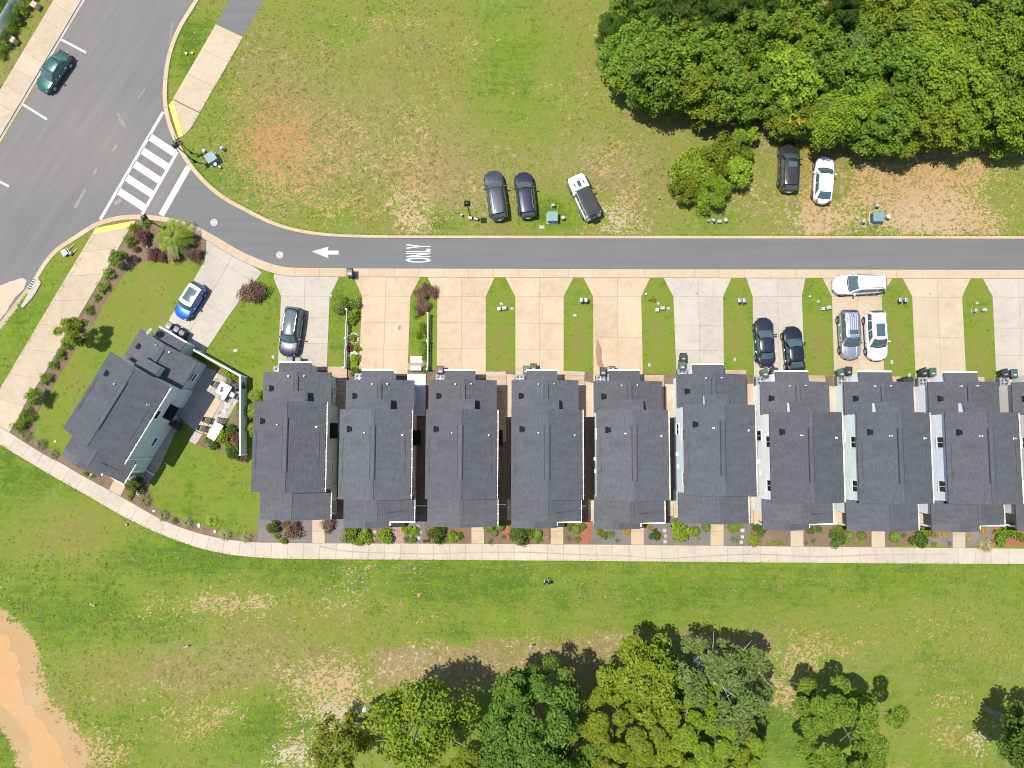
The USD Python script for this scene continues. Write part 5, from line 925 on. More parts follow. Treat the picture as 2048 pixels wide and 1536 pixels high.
# front beds
bedsh = [('dark', 547.7, 1054, 12, 'round dark green shrub at the left corner of the sage row house'), ('brown', 583, 1060, 19, 'wide brown burgundy shrub left of the first front path'), ('brown', 570, 1050, 10, 'small burgundy shrub behind the wide one, under the eaves'), ('brown', 656, 1052, 15, 'brown burgundy shrub right of the first front path'), ('bright', 554, 1073, 7, 'light green plant on grey bark, upper of two at the first bed'), ('bright', 566, 1081, 8, 'light green plant on grey bark, lower of two at the first bed'),
 ('green', 700, 1068, 17, 'big leafy green shrub at the left of the cream house front'), ('bright', 730, 1071, 13, 'leafy green shrub in the middle of the cream house front'), ('bright', 769, 1071, 15, 'leafy yellow green shrub left of the pink brick path'), ('bright', 716, 1083, 9, 'low bright plant at the pavement under the cream house'), ('bright', 737, 1082, 8, 'low bright plant at the pavement, middle of the cream house bed'), ('bright', 814, 1060, 9, 'bright plant right of the brick path, upper left'), ('bright', 830, 1062, 9, 'bright plant right of the brick path, upper right'), ('bright', 824, 1080, 8, 'bright plant right of the brick path, next to the pavement'), ('burgundy', 849, 1082, 4, 'dark purple ball plant by the pavement, left one'), ('burgundy', 856, 1081, 4, 'dark purple ball plant by the pavement, right one'), ('green', 812, 1078, 6, 'low green plant along the right side of the brick path'),
 ('dark', 872.5, 1069, 16, 'big round dark bush at the left of the third house front'), ('yellow', 892, 1078, 6, 'small light green plant beside the big round bush'), ('bright', 906, 1075, 11, 'light green shrub left of the third front path'), ('olive', 921, 1070, 7, 'olive plant just left of the third front path'), ('round', 977, 1054, 11, 'clipped olive ball right of the third front path, under the eaves'), ('round', 988.4, 1066.4, 7, 'small clipped ball below the larger one, right of the third path'), ('wisp', 982, 1083, 8, 'wispy grey plant at the pavement right of the third path'), ('wisp', 1008, 1075, 7, 'wispy grey plant on the bark near the red earth'), ('round', 1001, 1053, 9, 'dark clipped ball in the shade between third and fourth house'),
 ('dark', 1037.6, 1072, 17, 'big dark green bush at the left of the fourth house front'), ('green', 1030, 1056, 9, 'green plant behind the big dark bush of the fourth house'), ('green', 1058, 1064, 11, 'green shrub in the middle of the fourth house front'), ('round', 1075.6, 1068, 9, 'clipped ball left of the fourth front path'), ('green', 1077, 1080, 7, 'low green plant under the clipped ball, fourth house'), ('dry', 1094, 1072, 10, 'straw coloured grass left of the fourth front path'), ('round', 1152, 1060, 9, 'clipped ball right of the fourth front path'), ('wisp', 1137, 1078, 7, 'wispy plant right of the fourth path near the pavement'), ('green', 1155, 1079, 6, 'small green plant at the pavement by the red earth'), ('green', 1140, 1053, 8, 'green plant under the eaves right of the fourth path'), ('green', 1166, 1054, 7, 'green plant at the right corner of the fourth house'),
 ('green', 1208.6, 1070.5, 8, 'left of two small green shrubs in the fifth house bed'), ('green', 1221, 1069, 7, 'right of two small green shrubs in the fifth house bed'), ('gold', 1252, 1062, 9, 'yellow brown plant left of the fifth front path'), ('wisp', 1236, 1082, 6, 'wispy plant by the pavement in the fifth house bed'), ('olive', 1196, 1062, 8, 'olive plant at the left corner of the fifth house'), ('dark', 1309, 1069.4, 10, 'round dark green shrub right of the fifth front path'), ('gold', 1298, 1056, 7, 'yellowish plant under the gutter right of the fifth path'), ('yellow', 1323, 1074, 4, 'tiny yellow green plant beside the stepping stones'),
 ('bright', 1363, 1066, 19, 'largest bright green bush, at the left of the sky blue house front'), ('green', 1355, 1043, 8, 'dark shrub at the back corner of the largest bright bush'), ('round', 1390, 1063, 10, 'clipped green ball right of the largest bright bush'), ('round', 1412, 1055, 9, 'clipped green ball left of the sixth front path'), ('yellow', 1395.5, 1078, 5, 'small yellow green plant alone on grey bark'), ('round', 1466, 1055, 11, 'clipped olive ball right of the sixth front path'), ('olive', 1480, 1050, 7, 'olive plant beside the clipped ball near three stepping stones'), ('wisp', 1470, 1078, 12, 'wispy grey green patch left of three stepping stones'),
 ('yellow', 1508.3, 1078, 14, 'rounded yellow green shrub at the left of the seventh house front'), ('dark', 1518, 1058, 13, 'dark shrub behind the rounded yellow green one'), ('tiny', 1536, 1084.4, 5, 'left of three tiny plants on reddish bark'), ('tiny', 1548, 1084.4, 4, 'middle of three tiny plants on reddish bark'), ('tiny', 1561, 1086, 6, 'right of three tiny plants on reddish bark'), ('dark', 1622, 1061, 8, 'dark shrub under the white gutter, right of the seventh path'), ('dark', 1637.6, 1059, 7, 'second dark shrub under the white gutter of the seventh house'), ('wisp', 1628, 1082, 8, 'wispy grey plant in the bed right of the seventh path'), ('wisp', 1612, 1086, 6, 'faint wispy plant at the corner of the seventh path'),
 ('dark', 1672, 1077, 15, 'big dark bush at the left of the mint walled house front'), ('olive', 1676, 1057, 11, 'olive shrub between the seventh and eighth house'), ('round', 1701.7, 1070.8, 8, 'left clipped ball in front of the mint walled house'), ('round', 1723.6, 1070.8, 9, 'right clipped ball in front of the mint walled house'), ('tiny', 1694, 1084.5, 5, 'left of three tiny plants below the clipped balls'), ('tiny', 1708.7, 1084.5, 5, 'middle of three tiny plants below the clipped balls'), ('tiny', 1723, 1085, 5, 'right of three tiny plants below the clipped balls'), ('olive', 1689, 1060, 6, 'small olive plant beside the eaves of the mint walled house'), ('round', 1791, 1075, 11, 'clipped olive ball right of the eighth front path'), ('wisp', 1808, 1071, 8, 'grey wispy plant right of the clipped olive ball'),
 ('dark', 1837.4, 1078, 15, 'big dark bush at the left of the lavender walled house front'), ('olive', 1851.6, 1062, 13, 'olive shrub at the corner of the lavender walled house'), ('gold', 1870, 1070, 9, 'orange yellow plant left of the last front path'), ('gold', 1892, 1068, 8, 'orange yellow plant nearest the last front path'), ('bright', 1869, 1089, 6, 'small bright plant at the pavement left of the last path'), ('wisp', 1900, 1088, 6, 'wispy plant at the pavement beside the last path'), ('gold', 1939, 1075.8, 6, 'small golden plant right of the last path'), ('gold', 1970, 1062, 8, 'golden plant under the last white front gutter'), ('green', 2003.6, 1074.7, 14, 'rounded green bush on the red bark near the right edge'), ('green', 2020, 1063, 14, 'green bush at the corner of the last house'), ('olive', 2041, 1076, 11, 'reddish olive shrub at the right edge on red bark'),
 ('dark', 270.7, 971, 16, 'round dark bush at the front corner of the corner house'), ('bright', 258, 992, 8, 'bright plant at the corner house front path'), ('bright', 171, 946, 7, 'bright plant in the bed before the corner house'), ('green', 185, 952, 5, 'small green plant in the bed before the corner house'), ('green', 348.6, 1041, 6, 'little green plant between fountain grasses'),
 ('bright', 458, 744, 11, 'green plant inside the sage fence, upper corner of the patio'), ('bright', 472, 752, 9, 'second green plant inside the sage fence corner'), ('yellow', 479, 760, 7, 'yellow green plant in the fence corner above the patio umbrella'), ('green', 478, 812, 7, 'green plant against the fence right of the patio'), ('green', 480, 842, 6, 'small green plant against the fence, lower'), ('dark', 463, 859, 10, 'dark plant at the lower end of the patio'), ('bright', 446, 873, 12, 'bright leafy plant behind the fire table'), ('dark', 428, 890, 9, 'dark plant on the bark below the fire table'), ('green', 413, 879, 7, 'brownish green plant on the bark below the black chairs'), ('dark', 470, 905, 14, 'dark spreading shrub at the lower end of the sage fence'), ('burgundy', 487, 917, 10, 'reddish shrub at the lower fence end'), ('bright', 456, 895, 9, 'bright plant beside the red flowering shrub'),
 ('olive', 512, 900, 3, 'tiny plant at the lawn edge by the first row house')]
for k, x, y, r, lab in bedsh: put(k, x, y, r, lab, 'shrubs of the front beds' if x > 520 and y > 1000 else 'plants of the corner lot')
shrub('flowering_shrub', 341, .55, .7, 'dark', 420, .13, 'shrub with bright red flowers against the lower end of the sage fence', (*W(474, 880, .5)[:2], 0), mix=('red', 150, 'blossom', .12))
shrub('flowering_shrub', 342, .4, .5, 'dark', 240, .13, 'smaller red flowering shrub between the fire table and the fence', (*W(462, 868, .5)[:2], 0), mix=('red', 60, 'blossom', .10))
# planting behind the far fence at the upper left
for i, (x, y, r, k) in enumerate([(40, 20, 14, 'green'), (33, 38, 13, 'dark'), (25, 52, 12, 'green'), (15, 76, 13, 'dark'), (8, 92, 12, 'green'), (50, 8, 12, 'green'), (2, 108, 10, 'green'), (12, 8, 16, 'dark'), (4, 30, 13, 'green'), (58, -6, 12, 'green')]):
    put(k, x, y, r, f'leafy {"dark" if k == "dark" else "green"} shrub by the white fence at the upper left corner, {ORD[i]} of the group', 'shrubs by the far fence')

# ================================================================ cars
mTyre = mat_plain('tyre_rubber', (.018, .018, .019), .8)
mRim = mat_plain('wheel_alloy', (.45, .46, .48), .3, .8)
mCarGlass = mat_plain('car_glass', (.046, .078, .084), .05, spec=.8)
mCarTrim = mat_plain('car_black_trim', (.016, .016, .018), .45)
mChrome = mat_plain('chrome', (.62, .63, .65), .18, .95)
mLampW = mat_plain('headlight_glass', (.30, .32, .34), .1, .3)
mLampR = mat_plain('taillight_red', (.32, .012, .014), .15)
mPlate = mat_plain('number_plate', (.62, .62, .60), .5)
mSeat = mat_plain('interior_beige', (.28, .26, .23), .8)
def paint(name, c, metal=.25, rough=.3): return mat_plain('paint_' + name, c, rough, metal, 1.0)
def grid_patch(c00, c10, c11, c01, n=8, m=4, bu=(0, 0, 0), bv=(0, 0, 0)):
    """A bulged four sided sheet; bu bends it across its width, bv along its height."""
    u, v = np.meshgrid(np.linspace(0, 1, n + 1), np.linspace(0, 1, m + 1)); u, v = u.ravel()[:, None], v.ravel()[:, None]
    P = (1 - u) * (1 - v) * np.asarray(c00) + u * (1 - v) * np.asarray(c10) + u * v * np.asarray(c11) + (1 - u) * v * np.asarray(c01)
    P = P + 4 * u * (1 - u) * np.asarray(bu, float) + 4 * v * (1 - v) * np.asarray(bv, float)
    i, j = np.meshgrid(np.arange(n), np.arange(m)); k = (j * (n + 1) + i).ravel()
    return P, np.stack([k, k + 1, k + n + 2, k + n + 1], 1)
def sub_patch(P00, P10, P11, P01, u0, u1, v0, v1, off, bu, bv, n=8, m=4):
    u, v = np.meshgrid(np.linspace(u0, u1, n + 1), np.linspace(v0, v1, m + 1)); u, v = u.ravel()[:, None], v.ravel()[:, None]
    P = (1 - u) * (1 - v) * np.asarray(P00) + u * (1 - v) * np.asarray(P10) + u * v * np.asarray(P11) + (1 - u) * v * np.asarray(P01)
    P = P + 4 * u * (1 - u) * np.asarray(bu, float) + 4 * v * (1 - v) * np.asarray(bv, float) + np.asarray(off)
    i, j = np.meshgrid(np.arange(n), np.arange(m)); k = (j * (n + 1) + i).ravel()
    return P, np.stack([k, k + 1, k + n + 2, k + n + 1], 1)
def car(name, label, px, py, ang, Lc, Wc, Hc, body, kind='suv', roof=None, rails=None, sunroof=None, cat='car', hood=None, ribs=0, z=.85, group=None, lamps=True):
    """Front towards +x. kind sets where hood, windscreen, roof and tail lie along the length (0 rear, 1 front)."""
    K = {'suv': dict(cowl=.715, rf=.575, rr=.085, rb=.015, belt=.61, hood=.60, wr=.70, deck=.62, nose=.48, e=3.2), 'crossover': dict(cowl=.70, rf=.55, rr=.22, rb=.055, belt=.60, hood=.58, wr=.70, deck=.62, nose=.45, e=2.8), 'sedan': dict(cowl=.715, rf=.54, rr=.285, rb=.155, belt=.62, hood=.62, wr=.70, deck=.66, nose=.46, e=2.8), 'mini': dict(cowl=.70, rf=.61, rr=.10, rb=.03, belt=.63, hood=.62, wr=.80, deck=.64, nose=.47, e=3.0), 'offroad': dict(cowl=.66, rf=.625, rr=.035, rb=.02, belt=.63, hood=.62, wr=.78, deck=.63, nose=.58, e=6.0)}[kind]
    p = W(px, py, z); t = thing(name, label, cat, (p[0], p[1], 0), ang, group)
    hw = Wc / 2; X = lambda q: (q - .5) * Lc
    # body shell: rings of a rounded section, narrowing to nose and tail
    ns = 33; rings = []; rnd = 30.0 if kind == 'offroad' else 11.0 if kind == 'suv' else 8.5
    for s in (.5 - .5 * np.cos(np.linspace(0, math.pi, ns))):
        e = abs(2 * s - 1); w = hw * max(.46 if kind != 'offroad' else .86, (1 - min(e, .9999) ** rnd) ** .5) * (1 - .04 * e ** 2)
        if s > K['cowl']: q = (s - K['cowl']) / (1 - K['cowl']); zt = Hc * (K['hood'] - (K['hood'] - K['nose']) * q ** 2.4)
        elif s < K['rb'] + .02: zt = Hc * (K['deck'] - .06 * (1 - s / (K['rb'] + .02)) ** 2 * (1 if kind == 'sedan' else .6))
        else: zt = Hc * (K['hood'] + .02)
        if kind == 'sedan' and s <= K['rb'] + .03: zt = Hc * (K['deck'] - .10 * (1 - s / (K['rb'] + .03)) ** 2)
        zb = .24 + .10 * e ** 6; zs = min(zt - .05, Hc * .56)
        half = [(w * .80, zb), (w * .96, zb + .08), (w, zb + .26), (w * 1.0, zs * .78), (w * .965, zs), (w * .88, zt - .035), (w * .70, zt - .008), (w * .35, zt + .012), (0, zt + .018)]
        ring_ = [(-a, b) for a, b in half[:-1]] + half[::-1]
        rings.append([(X(s), a, b) for a, b in ring_])
    V = np.array(rings).reshape(-1, 3); m = len(rings[0]); F = []
    for i in range(ns - 1):
        for k in range(m):
            q = (k + 1) % m; F.append([i * m + k, (i + 1) * m + k, (i + 1) * m + q, i * m + q])
    F = np.array(F); F = np.vstack([F[:, :3], F[:, [0, 2, 3]]])
    c0, c1 = V[:m].mean(0) - [.05, 0, 0], V[-m:].mean(0) + [.06, 0, 0]; V = np.vstack([V, c0, c1]); n_ = len(V)
    F = np.vstack([F, [[n_ - 2, k, (k + 1) % m] for k in range(m)], [[n_ - 1, (ns - 1) * m + (k + 1) % m, (ns - 1) * m + k] for k in range(m)]])
    bd = part(t, 'body', (V, F), body, 38)
    # cabin
    zb_, zr = Hc * K['belt'] - .02, Hc - .035; wb, wr = hw * .90, hw * K['wr']; bul = .22 if kind != 'offroad' else .05
    fb, fr = X(K['cowl']), X(K['rf']); rb, rr = X(K['rb']), X(K['rr'])
    A0, A1 = (fb, -wb, zb_), (fb, wb, zb_); B0, B1 = (fr, -wr, zr - .03), (fr, wr, zr - .03); C0, C1 = (rb, -wb * .96, zb_), (rb, wb * .96, zb_); D0, D1 = (rr, -wr * .96, zr - .04), (rr, wr * .96, zr - .04)
    shell = MB(); roofm = roof or body
    shell.add(*grid_patch(A0, A1, B1, B0, bu=(bul * .6, 0, 0), bv=(.02, 0, .02)))
    shell.add(*grid_patch(C1, C0, D0, D1, bu=(-bul * .4, 0, 0), bv=(-.02, 0, .02)))
    shell.add(*grid_patch(C0, A0, B0, D0, bu=(0, -.03, 0), bv=(0, -.02, 0))); shell.add(*grid_patch(A1, C1, D1, B1, bu=(0, .03, 0), bv=(0, .02, 0)))
    part(t, 'cabin', shell.get(), body, 40)
    part(t, 'windshield', sub_patch(A0, A1, B1, B0, .05, .95, .05, .97, (.022, 0, .014), (bul * .6, 0, 0), (.02, 0, .02)), mCarGlass, True)
    part(t, 'rear_window', sub_patch(C1, C0, D0, D1, .08, .92, .22 if kind != 'sedan' else .06, .95, (-.024, 0, .012), (-bul * .4, 0, 0), (-.02, 0, .02)), mCarGlass, True)
    for sg, a, b, c, d in ((-1, C0, A0, B0, D0), (1, A1, C1, D1, B1)):
        cuts = [(.05, .27), (.30, .60), (.63, .93)] if kind in ('suv', 'offroad') else [(.10, .50), (.53, .92)]
        for u0, u1 in cuts:
            if sg > 0: u0, u1 = 1 - u1, 1 - u0
            part(t, 'side_window', sub_patch(a, b, c, d, u0, u1, .12, .90, (0, sg * .022, .004), (0, sg * .03, 0), (0, sg * .02, 0), 4, 3), mCarGlass, True)
    # roof panel with rounded crown
    nu, nv = 10, 8; P = []
    for i in range(nu + 1):
        for j in range(nv + 1):
            u, v = i / nu, j / nv * 2 - 1; x = rr + (fr - rr) * u; w = wr * (.96 + .04 * u); xx = x + (.10 * bul * 6 * u - .05 * (1 - u)) * (1 - v * v) * .8
            edge = max(0, abs(v) - .8) / .2; P.append((xx, v * (w + .015), zr + .035 * (1 - v * v) * (1 if kind != 'offroad' else .3) + .03 * math.sin(math.pi * u) - .035 * edge ** 2 - .03 * (max(0, u - .9) / .1) ** 2 - .03 * (max(0, .08 - u) / .08) ** 2))
    P = np.array(P); ii_, jj_ = np.meshgrid(np.arange(nu), np.arange(nv)); k = (ii_ * (nv + 1) + jj_).ravel(); q = np.stack([k, k + nv + 1, k + nv + 2, k + 1], 1)
    lowp = P - [0, 0, .05]; b_ = MB().add(P, q).add(lowp, q[:, ::-1]); part(t, 'roof', b_.get(), roofm, 50)
    zt_ = zr + .05
    if sunroof:
        u0, u1, wv = sunroof; xs0, xs1 = rr + (fr - rr) * u0, rr + (fr - rr) * u1
        part(t, 'sunroof', grid_patch((xs0, -wr * wv, zt_ + .012), (xs1, -wr * wv, zt_ + .012), (xs1, wr * wv, zt_ + .012), (xs0, wr * wv, zt_ + .012), 5, 5, bu=(0, 0, .022), bv=(0, 0, .02)), mCarGlass, True)
    if rails is not None:
        for sg in (-1, 1):
            q = [(rr + .18, sg * wr * .86, zr + .01), (rr + .28, sg * wr * .87, zr + .075), ((rr + fr) / 2, sg * wr * .88, zr + .095), (fr - .28, sg * wr * .87, zr + .075), (fr - .16, sg * wr * .86, zr + .01)]
            part(t, 'roof_rail', tube(smooth_line(q, 1), .022, 6), rails, 40)
    for i in range(ribs):
        v = (i - (ribs - 1) / 2) * (1.45 / ribs); part(t, 'roof_rib', rbox((abs(fr - rr) * .9, .05 if kind != 'offroad' else .09, .03), .012, zt_ - .012 - abs(v) ** 2 * .035, ((rr + fr) / 2, v * wr)), roofm, 40)
    part(t, 'antenna', MB().box((rr + .32, 0, zt_ + .02), (.16, .04, .07)).get(), mCarTrim)
    # hood seams, wipers, lamps, grille, bumper, plates, handles, mirrors
    zh = Hc * K['hood'] + .02
    part(t, 'wiper', MB().box((fb + bul * .35, .12, zb_ + .035), (.03, hw * .8, .02), .10).box((fb + bul * .30, -.42, zb_ + .035), (.03, hw * .7, .02), .12).get(), mCarTrim)
    part(t, 'cowl', grid_patch((fb + .0, -wb * .93, zb_ + .012), (fb + .10, -wb * .9, zb_ + .016), (fb + .10, wb * .9, zb_ + .016), (fb + .0, wb * .93, zb_ + .012), 3, 8, bv=(bul * .62, 0, .012)), mCarTrim, True)
    for sg in (-1, 1):
        part(t, 'hood_crease', tube(smooth_line([(fb + .22, sg * hw * .52, zh + .004), (X(.86), sg * hw * .50, Hc * (K['hood'] - (K['hood'] - K['nose']) * .24) + .012), (X(.965), sg * hw * .42, Hc * (K['nose'] + .035) + .0)], 1), .016, 5), hood or body, 60)
        if lamps:
            part(t, 'headlight', rbox((.24, .30, .12), .05, Hc * K['nose'] - .10, (X(.955) - .02, sg * hw * .60)) if kind != 'offroad' else rbox((.12, .26, .26), .05, Hc * K['nose'] - .30, (X(.99), sg * hw * .62)), mLampW, 40)
            part(t, 'taillight', rbox((.20, .16, .34 if kind != 'sedan' else .18), .05, Hc * (.50 if kind != 'sedan' else .52), (X(.03), sg * hw * (.66 if kind != 'offroad' else .84))), mLampR, 40)
        mi = part(t, 'mirror', rbox((.15, .24, .16), .05, zb_ - .02, (fb - .38, sg * (hw + .10))), body if kind != 'offroad' else mCarTrim, 40)
        part(t, 'mirror_arm', bx((fb - .36, sg * (hw - .05), zb_ + .03), (.07, .2, .05)), mCarTrim)
        for s in (.30, .52): part(t, 'door_handle', rbox((.18, .045, .04), .015, Hc * .515, (X(s), sg * (hw * .985 + .012))), mChrome if kind != 'mini' else mChrome, 40)
        part(t, 'sill', bx((0, sg * (hw * .95), .27), (Lc * .5, .06, .12)), mCarTrim)
        for s in (.19, .81):
            wx, wy, wr_ = X(s), sg * (hw - .085), .345
            th = np.linspace(0, 2 * np.pi, 22)[:-1]; prof = [(wr_ * .62, -.10), (wr_ * .93, -.11), (wr_, -.07), (wr_, .07), (wr_ * .93, .11), (wr_ * .62, .10)]
            V2 = np.array([[wx + r * math.cos(a), wy + y, wr_ + r * math.sin(a)] for a in th for r, y in prof]); nn, mm = len(th), len(prof); F2 = [[i * mm + k, i * mm + k + 1, ((i + 1) % nn) * mm + k + 1, ((i + 1) % nn) * mm + k] for i in range(nn) for k in range(mm - 1)]
            wheel = part(t, 'wheel', (V2, np.array(F2)), mTyre, 40)
            rim = MB(); yo = wy + sg * .085
            c = disc((0, 0, 0), wr_ * .30, 12); rim.add(np.column_stack([wx + c[0][:, 0], np.full(len(c[0]), yo + sg * .012), wr_ + c[0][:, 1]]), c[1])
            c = disc((0, 0, 0), wr_ * .64, 20); part(wheel, 'brake_disc', (np.column_stack([wx + c[0][:, 0], np.full(len(c[0]), yo - sg * .03), wr_ + c[0][:, 1]]), c[1]), mCarTrim)
            for k in range(5):
                a = k * 1.2566; R3 = np.array([[math.cos(a), 0, -math.sin(a)], [0, 1, 0], [math.sin(a), 0, math.cos(a)]]); rim.box((wx + math.cos(a) * wr_ * .38, yo, wr_ + math.sin(a) * wr_ * .38), (wr_ * .58, .03, .085), 0, R3)
            rg = ring((0, 0, 0), wr_ * .56, wr_ * .66, 20); rim.add(np.column_stack([wx + rg[0][:, 0], np.full(len(rg[0]), yo), wr_ + rg[0][:, 1]]), rg[1])
            part(wheel, 'rim', rim.get(), mRim)
            arc = np.linspace(.05, math.pi - .05, 13); part(t, 'wheel_arch', tube([(wx + (wr_ + .05) * math.cos(a), sg * (hw * (.985 if kind != 'offroad' else 1.03)), wr_ + (wr_ + .05) * math.sin(a)) for a in arc], .04 if kind != 'offroad' else .09, 6), mCarTrim if kind in ('suv', 'crossover', 'offroad', 'mini') else body, 50)
    part(t, 'grille', rbox((.10, hw * .9, .20), .04, Hc * K['nose'] - .22, (X(.985), 0)), mCarTrim, 40)
    part(t, 'bumper', rbox((.16, hw * 1.1, .16), .06, .30, (X(.985), 0)), body if kind in ('sedan', 'mini') else mCarTrim, 40); part(t, 'bumper', rbox((.16, hw * 1.1, .18), .06, .34, (X(.012), 0)), body if kind in ('sedan', 'mini') else mCarTrim, 40)
    part(t, 'number_plate', bx((X(0) - .065, 0, Hc * .42), (.02, .32, .16)), mPlate)
    return t, dict(X=X, hw=hw, wr=wr, zr=zr, zh=zh, fb=fb, fr=fr, rr=rr, rb=rb, zb=zb_, zt=zt_, H=Hc)
pNavy, pGrey, pPlum, pWhite, pBrown = paint('navy', (.012, .016, .034)), paint('graphite', (.055, .060, .070), .6, .32), paint('plum', (.020, .018, .036), .4), paint('white', (.66, .67, .68), 0), paint('brown_black', (.038, .033, .030), .5)
pBlack, pBlackBlue, pSilver, pGreen, pBlue = paint('black', (.008, .009, .011)), paint('blue_black', (.010, .014, .022)), paint('silver', (.34, .36, .41), .7, .3), paint('green', (.020, .085, .070), .5), paint('blue', (.010, .10, .42), .5)
pRoofNavy = paint('navy_roof', (.016, .020, .040), .4)
car('sedan', 'dark green sedan parked at the kerb of the wide main road', 105, 141, heading(-49, 79), 4.6, 1.76, 1.45, pGreen, 'sedan')
t, q = car('small_hatchback', 'small blue car with white roof and black sunroof on the corner driveway', 378.5, 601, heading(-170, 285), 3.85, 1.72, 1.42, pBlue, 'mini', roof=pWhite, sunroof=(.16, .86, .66))
car('suv', 'dark navy SUV with silver roof rails on the driveway of the sage row house', 582, 663, heading(-55, 440), 4.85, 1.9, 1.7, pNavy, 'suv', rails=mChrome, sunroof=(.1, .95, .80))
car('suv', 'graphite grey SUV with ribbed roof, leftmost of three cars on the rough grass', 992, 390, heading(-80, -515), 4.95, 1.92, 1.75, pGrey, 'suv', rails=mCarTrim, ribs=5)
car('suv', 'plum navy SUV with red tail lamps, middle of three cars on the rough grass', 1051, 389.5, heading(-55, -455), 4.6, 1.86, 1.66, pPlum, 'suv', rails=mChrome)
t, q = car('off_roader', 'white boxy off-roader with ribbed black hard top, parked askew on the rough grass', 1169, 394, heading(-190, -430), 4.55, 1.84, 1.83, pWhite, 'offroad', roof=mat_plain('hard_top', (.024, .025, .029), .65, spec=.3), ribs=6)
part(t, 'spare_wheel', (lambda v, f: (np.column_stack([q['X'](0) - .20 + v[:, 2], v[:, 1], v[:, 0] + 1.0]), f))(*cyl((0, 0, 0), .38, .24, 20)), mTyre, 40)
part(t, 'hood_vent', rbox((.62, .34, .05), .02, q['zh'] - .005, (q['X'](.80), 0)), mCarTrim, 40)
for sg in (-1, 1):
    part(t, 'hood_vent', rbox((.36, .12, .04), .015, q['zh'] - .005, (q['X'](.80), sg * .48)), mCarTrim, 40)
    for s in (.19, .81): part(t, 'fender', rbox((1.02, .24, .12), .05, .74, (q['X'](s), sg * (q['hw'] + .02))), mCarTrim, 40)
part(t, 'front_bumper', rbox((.24, 1.7, .2), .06, .52, (q['X'](1.0) + .04, 0)), mCarTrim, 40)
car('suv', 'brown black SUV with sunroof, nosed up against the wood', 1579, 333.5, heading(20, -425), 4.95, 1.93, 1.75, pBrown, 'suv', rails=mCarTrim, sunroof=(.70, .93, .62), ribs=5)
car('crossover', 'white coupe shaped car with dark rear glass beside the brown SUV at the wood', 1648.5, 359, heading(40, -390), 4.7, 1.86, 1.56, pWhite, 'crossover')
car('sedan', 'black sedan on the driveway, its bonnet towards the alley, left of two', 1530.5, 683.7, heading(-15, -330), 4.75, 1.84, 1.44, pBlackBlue, 'sedan')
car('sedan', 'deep black sedan on the driveway, right of two, tail close to the garage', 1589, 701, heading(-25, -310), 4.75, 1.84, 1.44, pBlack, 'sedan')
car('suv', 'silver SUV with ribbed roof and small sunroof, nose towards the house', 1700, 668.5, heading(10, 355), 4.75, 1.9, 1.72, pSilver, 'suv', rails=mCarTrim, sunroof=(.72, .90, .62), ribs=5)
car('suv', 'white SUV with large dark sunroof, parked right beside the silver SUV', 1753, 670.5, heading(10, 355), 4.8, 1.92, 1.72, pWhite, 'suv', rails=mCarTrim, sunroof=(.42, .95, .62))
car('suv', 'white SUV parked across the driveway mouth along the alley', 1719.5, 568, heading(-390, 16), 5.0, 1.93, 1.72, pWhite, 'suv', rails=mCarTrim)

# ================================================================ bins, air conditioners, boxes, lamps, fences
mBinK = mat_plain('bin_black', (.020, .021, .023), .45, var=.2); mBinG = mat_plain('bin_green', (.045, .075, .062), .45, var=.2)
mACbody = mat_plain('metal_grey', (.17, .18, .19), .6, 0, var=.1); mACfan = mat_plain('fan_metal', (.30, .32, .34), .5, .3); mDark = mat_plain('dark_void', (.012, .013, .014), .6)
mTeal = mat_plain('transformer_green', (.115, .185, .185), .55, var=.1, nscale=3); mTealD = mat_plain('transformer_dark', (.055, .085, .085), .5)
mPed = mat_plain('pedestal_beige', (.25, .28, .22), .6, var=.1); mPVC = mat_plain('pvc_white', (.44, .44, .41), .5); mLid = mat_plain('meter_lid', (.15, .19, .15), .7, var=.15); mSteelG = mat_plain('galvanised', (.26, .27, .28), .5, .5, var=.15)
BINS = {}
def hull8(w0, d0, w1, d1, z0, z1):
    v = np.array([[sx * w0 / 2, sy * d0 / 2, z0] for sx in (-1, 1) for sy in (-1, 1)] + [[sx * w1 / 2, sy * d1 / 2, z1] for sx in (-1, 1) for sy in (-1, 1)])
    m = manifold3d.Manifold.hull_points(v).to_mesh(); return m.vert_properties[:, :3], m.tri_verts
def bin_(col, px, py, rz, label, z=.9):
    loc = (*W(px, py, z)[:2], .04)
    if col in BINS: return clone(BINS[col], label, 'bin', loc, rz, 1.0, 'wheeled bins')
    m = mBinK if col == 'k' else mBinG; t = thing('wheeled_bin', label, 'bin', loc, rz, 'wheeled bins')
    part(t, 'tub', hull8(.46, .52, .58, .72, .06, .98), m); part(t, 'rim', rbox((.64, .78, .05), .02, .95), m, 40)
    l = part(t, 'lid', hull8(.64, .80, .5, .6, 1.0, 1.08), m, 40); part(l, 'lid_ridge', rbox((.34, .10, .04), .015, 1.075, (0, .1)), m, 40); part(l, 'lid_label', bx((0, -.16, 1.084), (.26, .11, .006)), mPVC if col == 'g' else mACfan)
    part(t, 'handle', tube([(-.24, -.40, .98), (-.24, -.46, 1.0), (.24, -.46, 1.0), (.24, -.40, .98)], .018, 6), m, 50)
    for s in (-1, 1): part(t, 'wheel', (lambda v, f: (np.column_stack([v[:, 2] + s * .27 - .02, v[:, 0] - .30, v[:, 1] + .13]), f))(*cyl((0, 0, 0), .13, .05, 14)), mTyre, 40)
    BINS[col] = t; return t
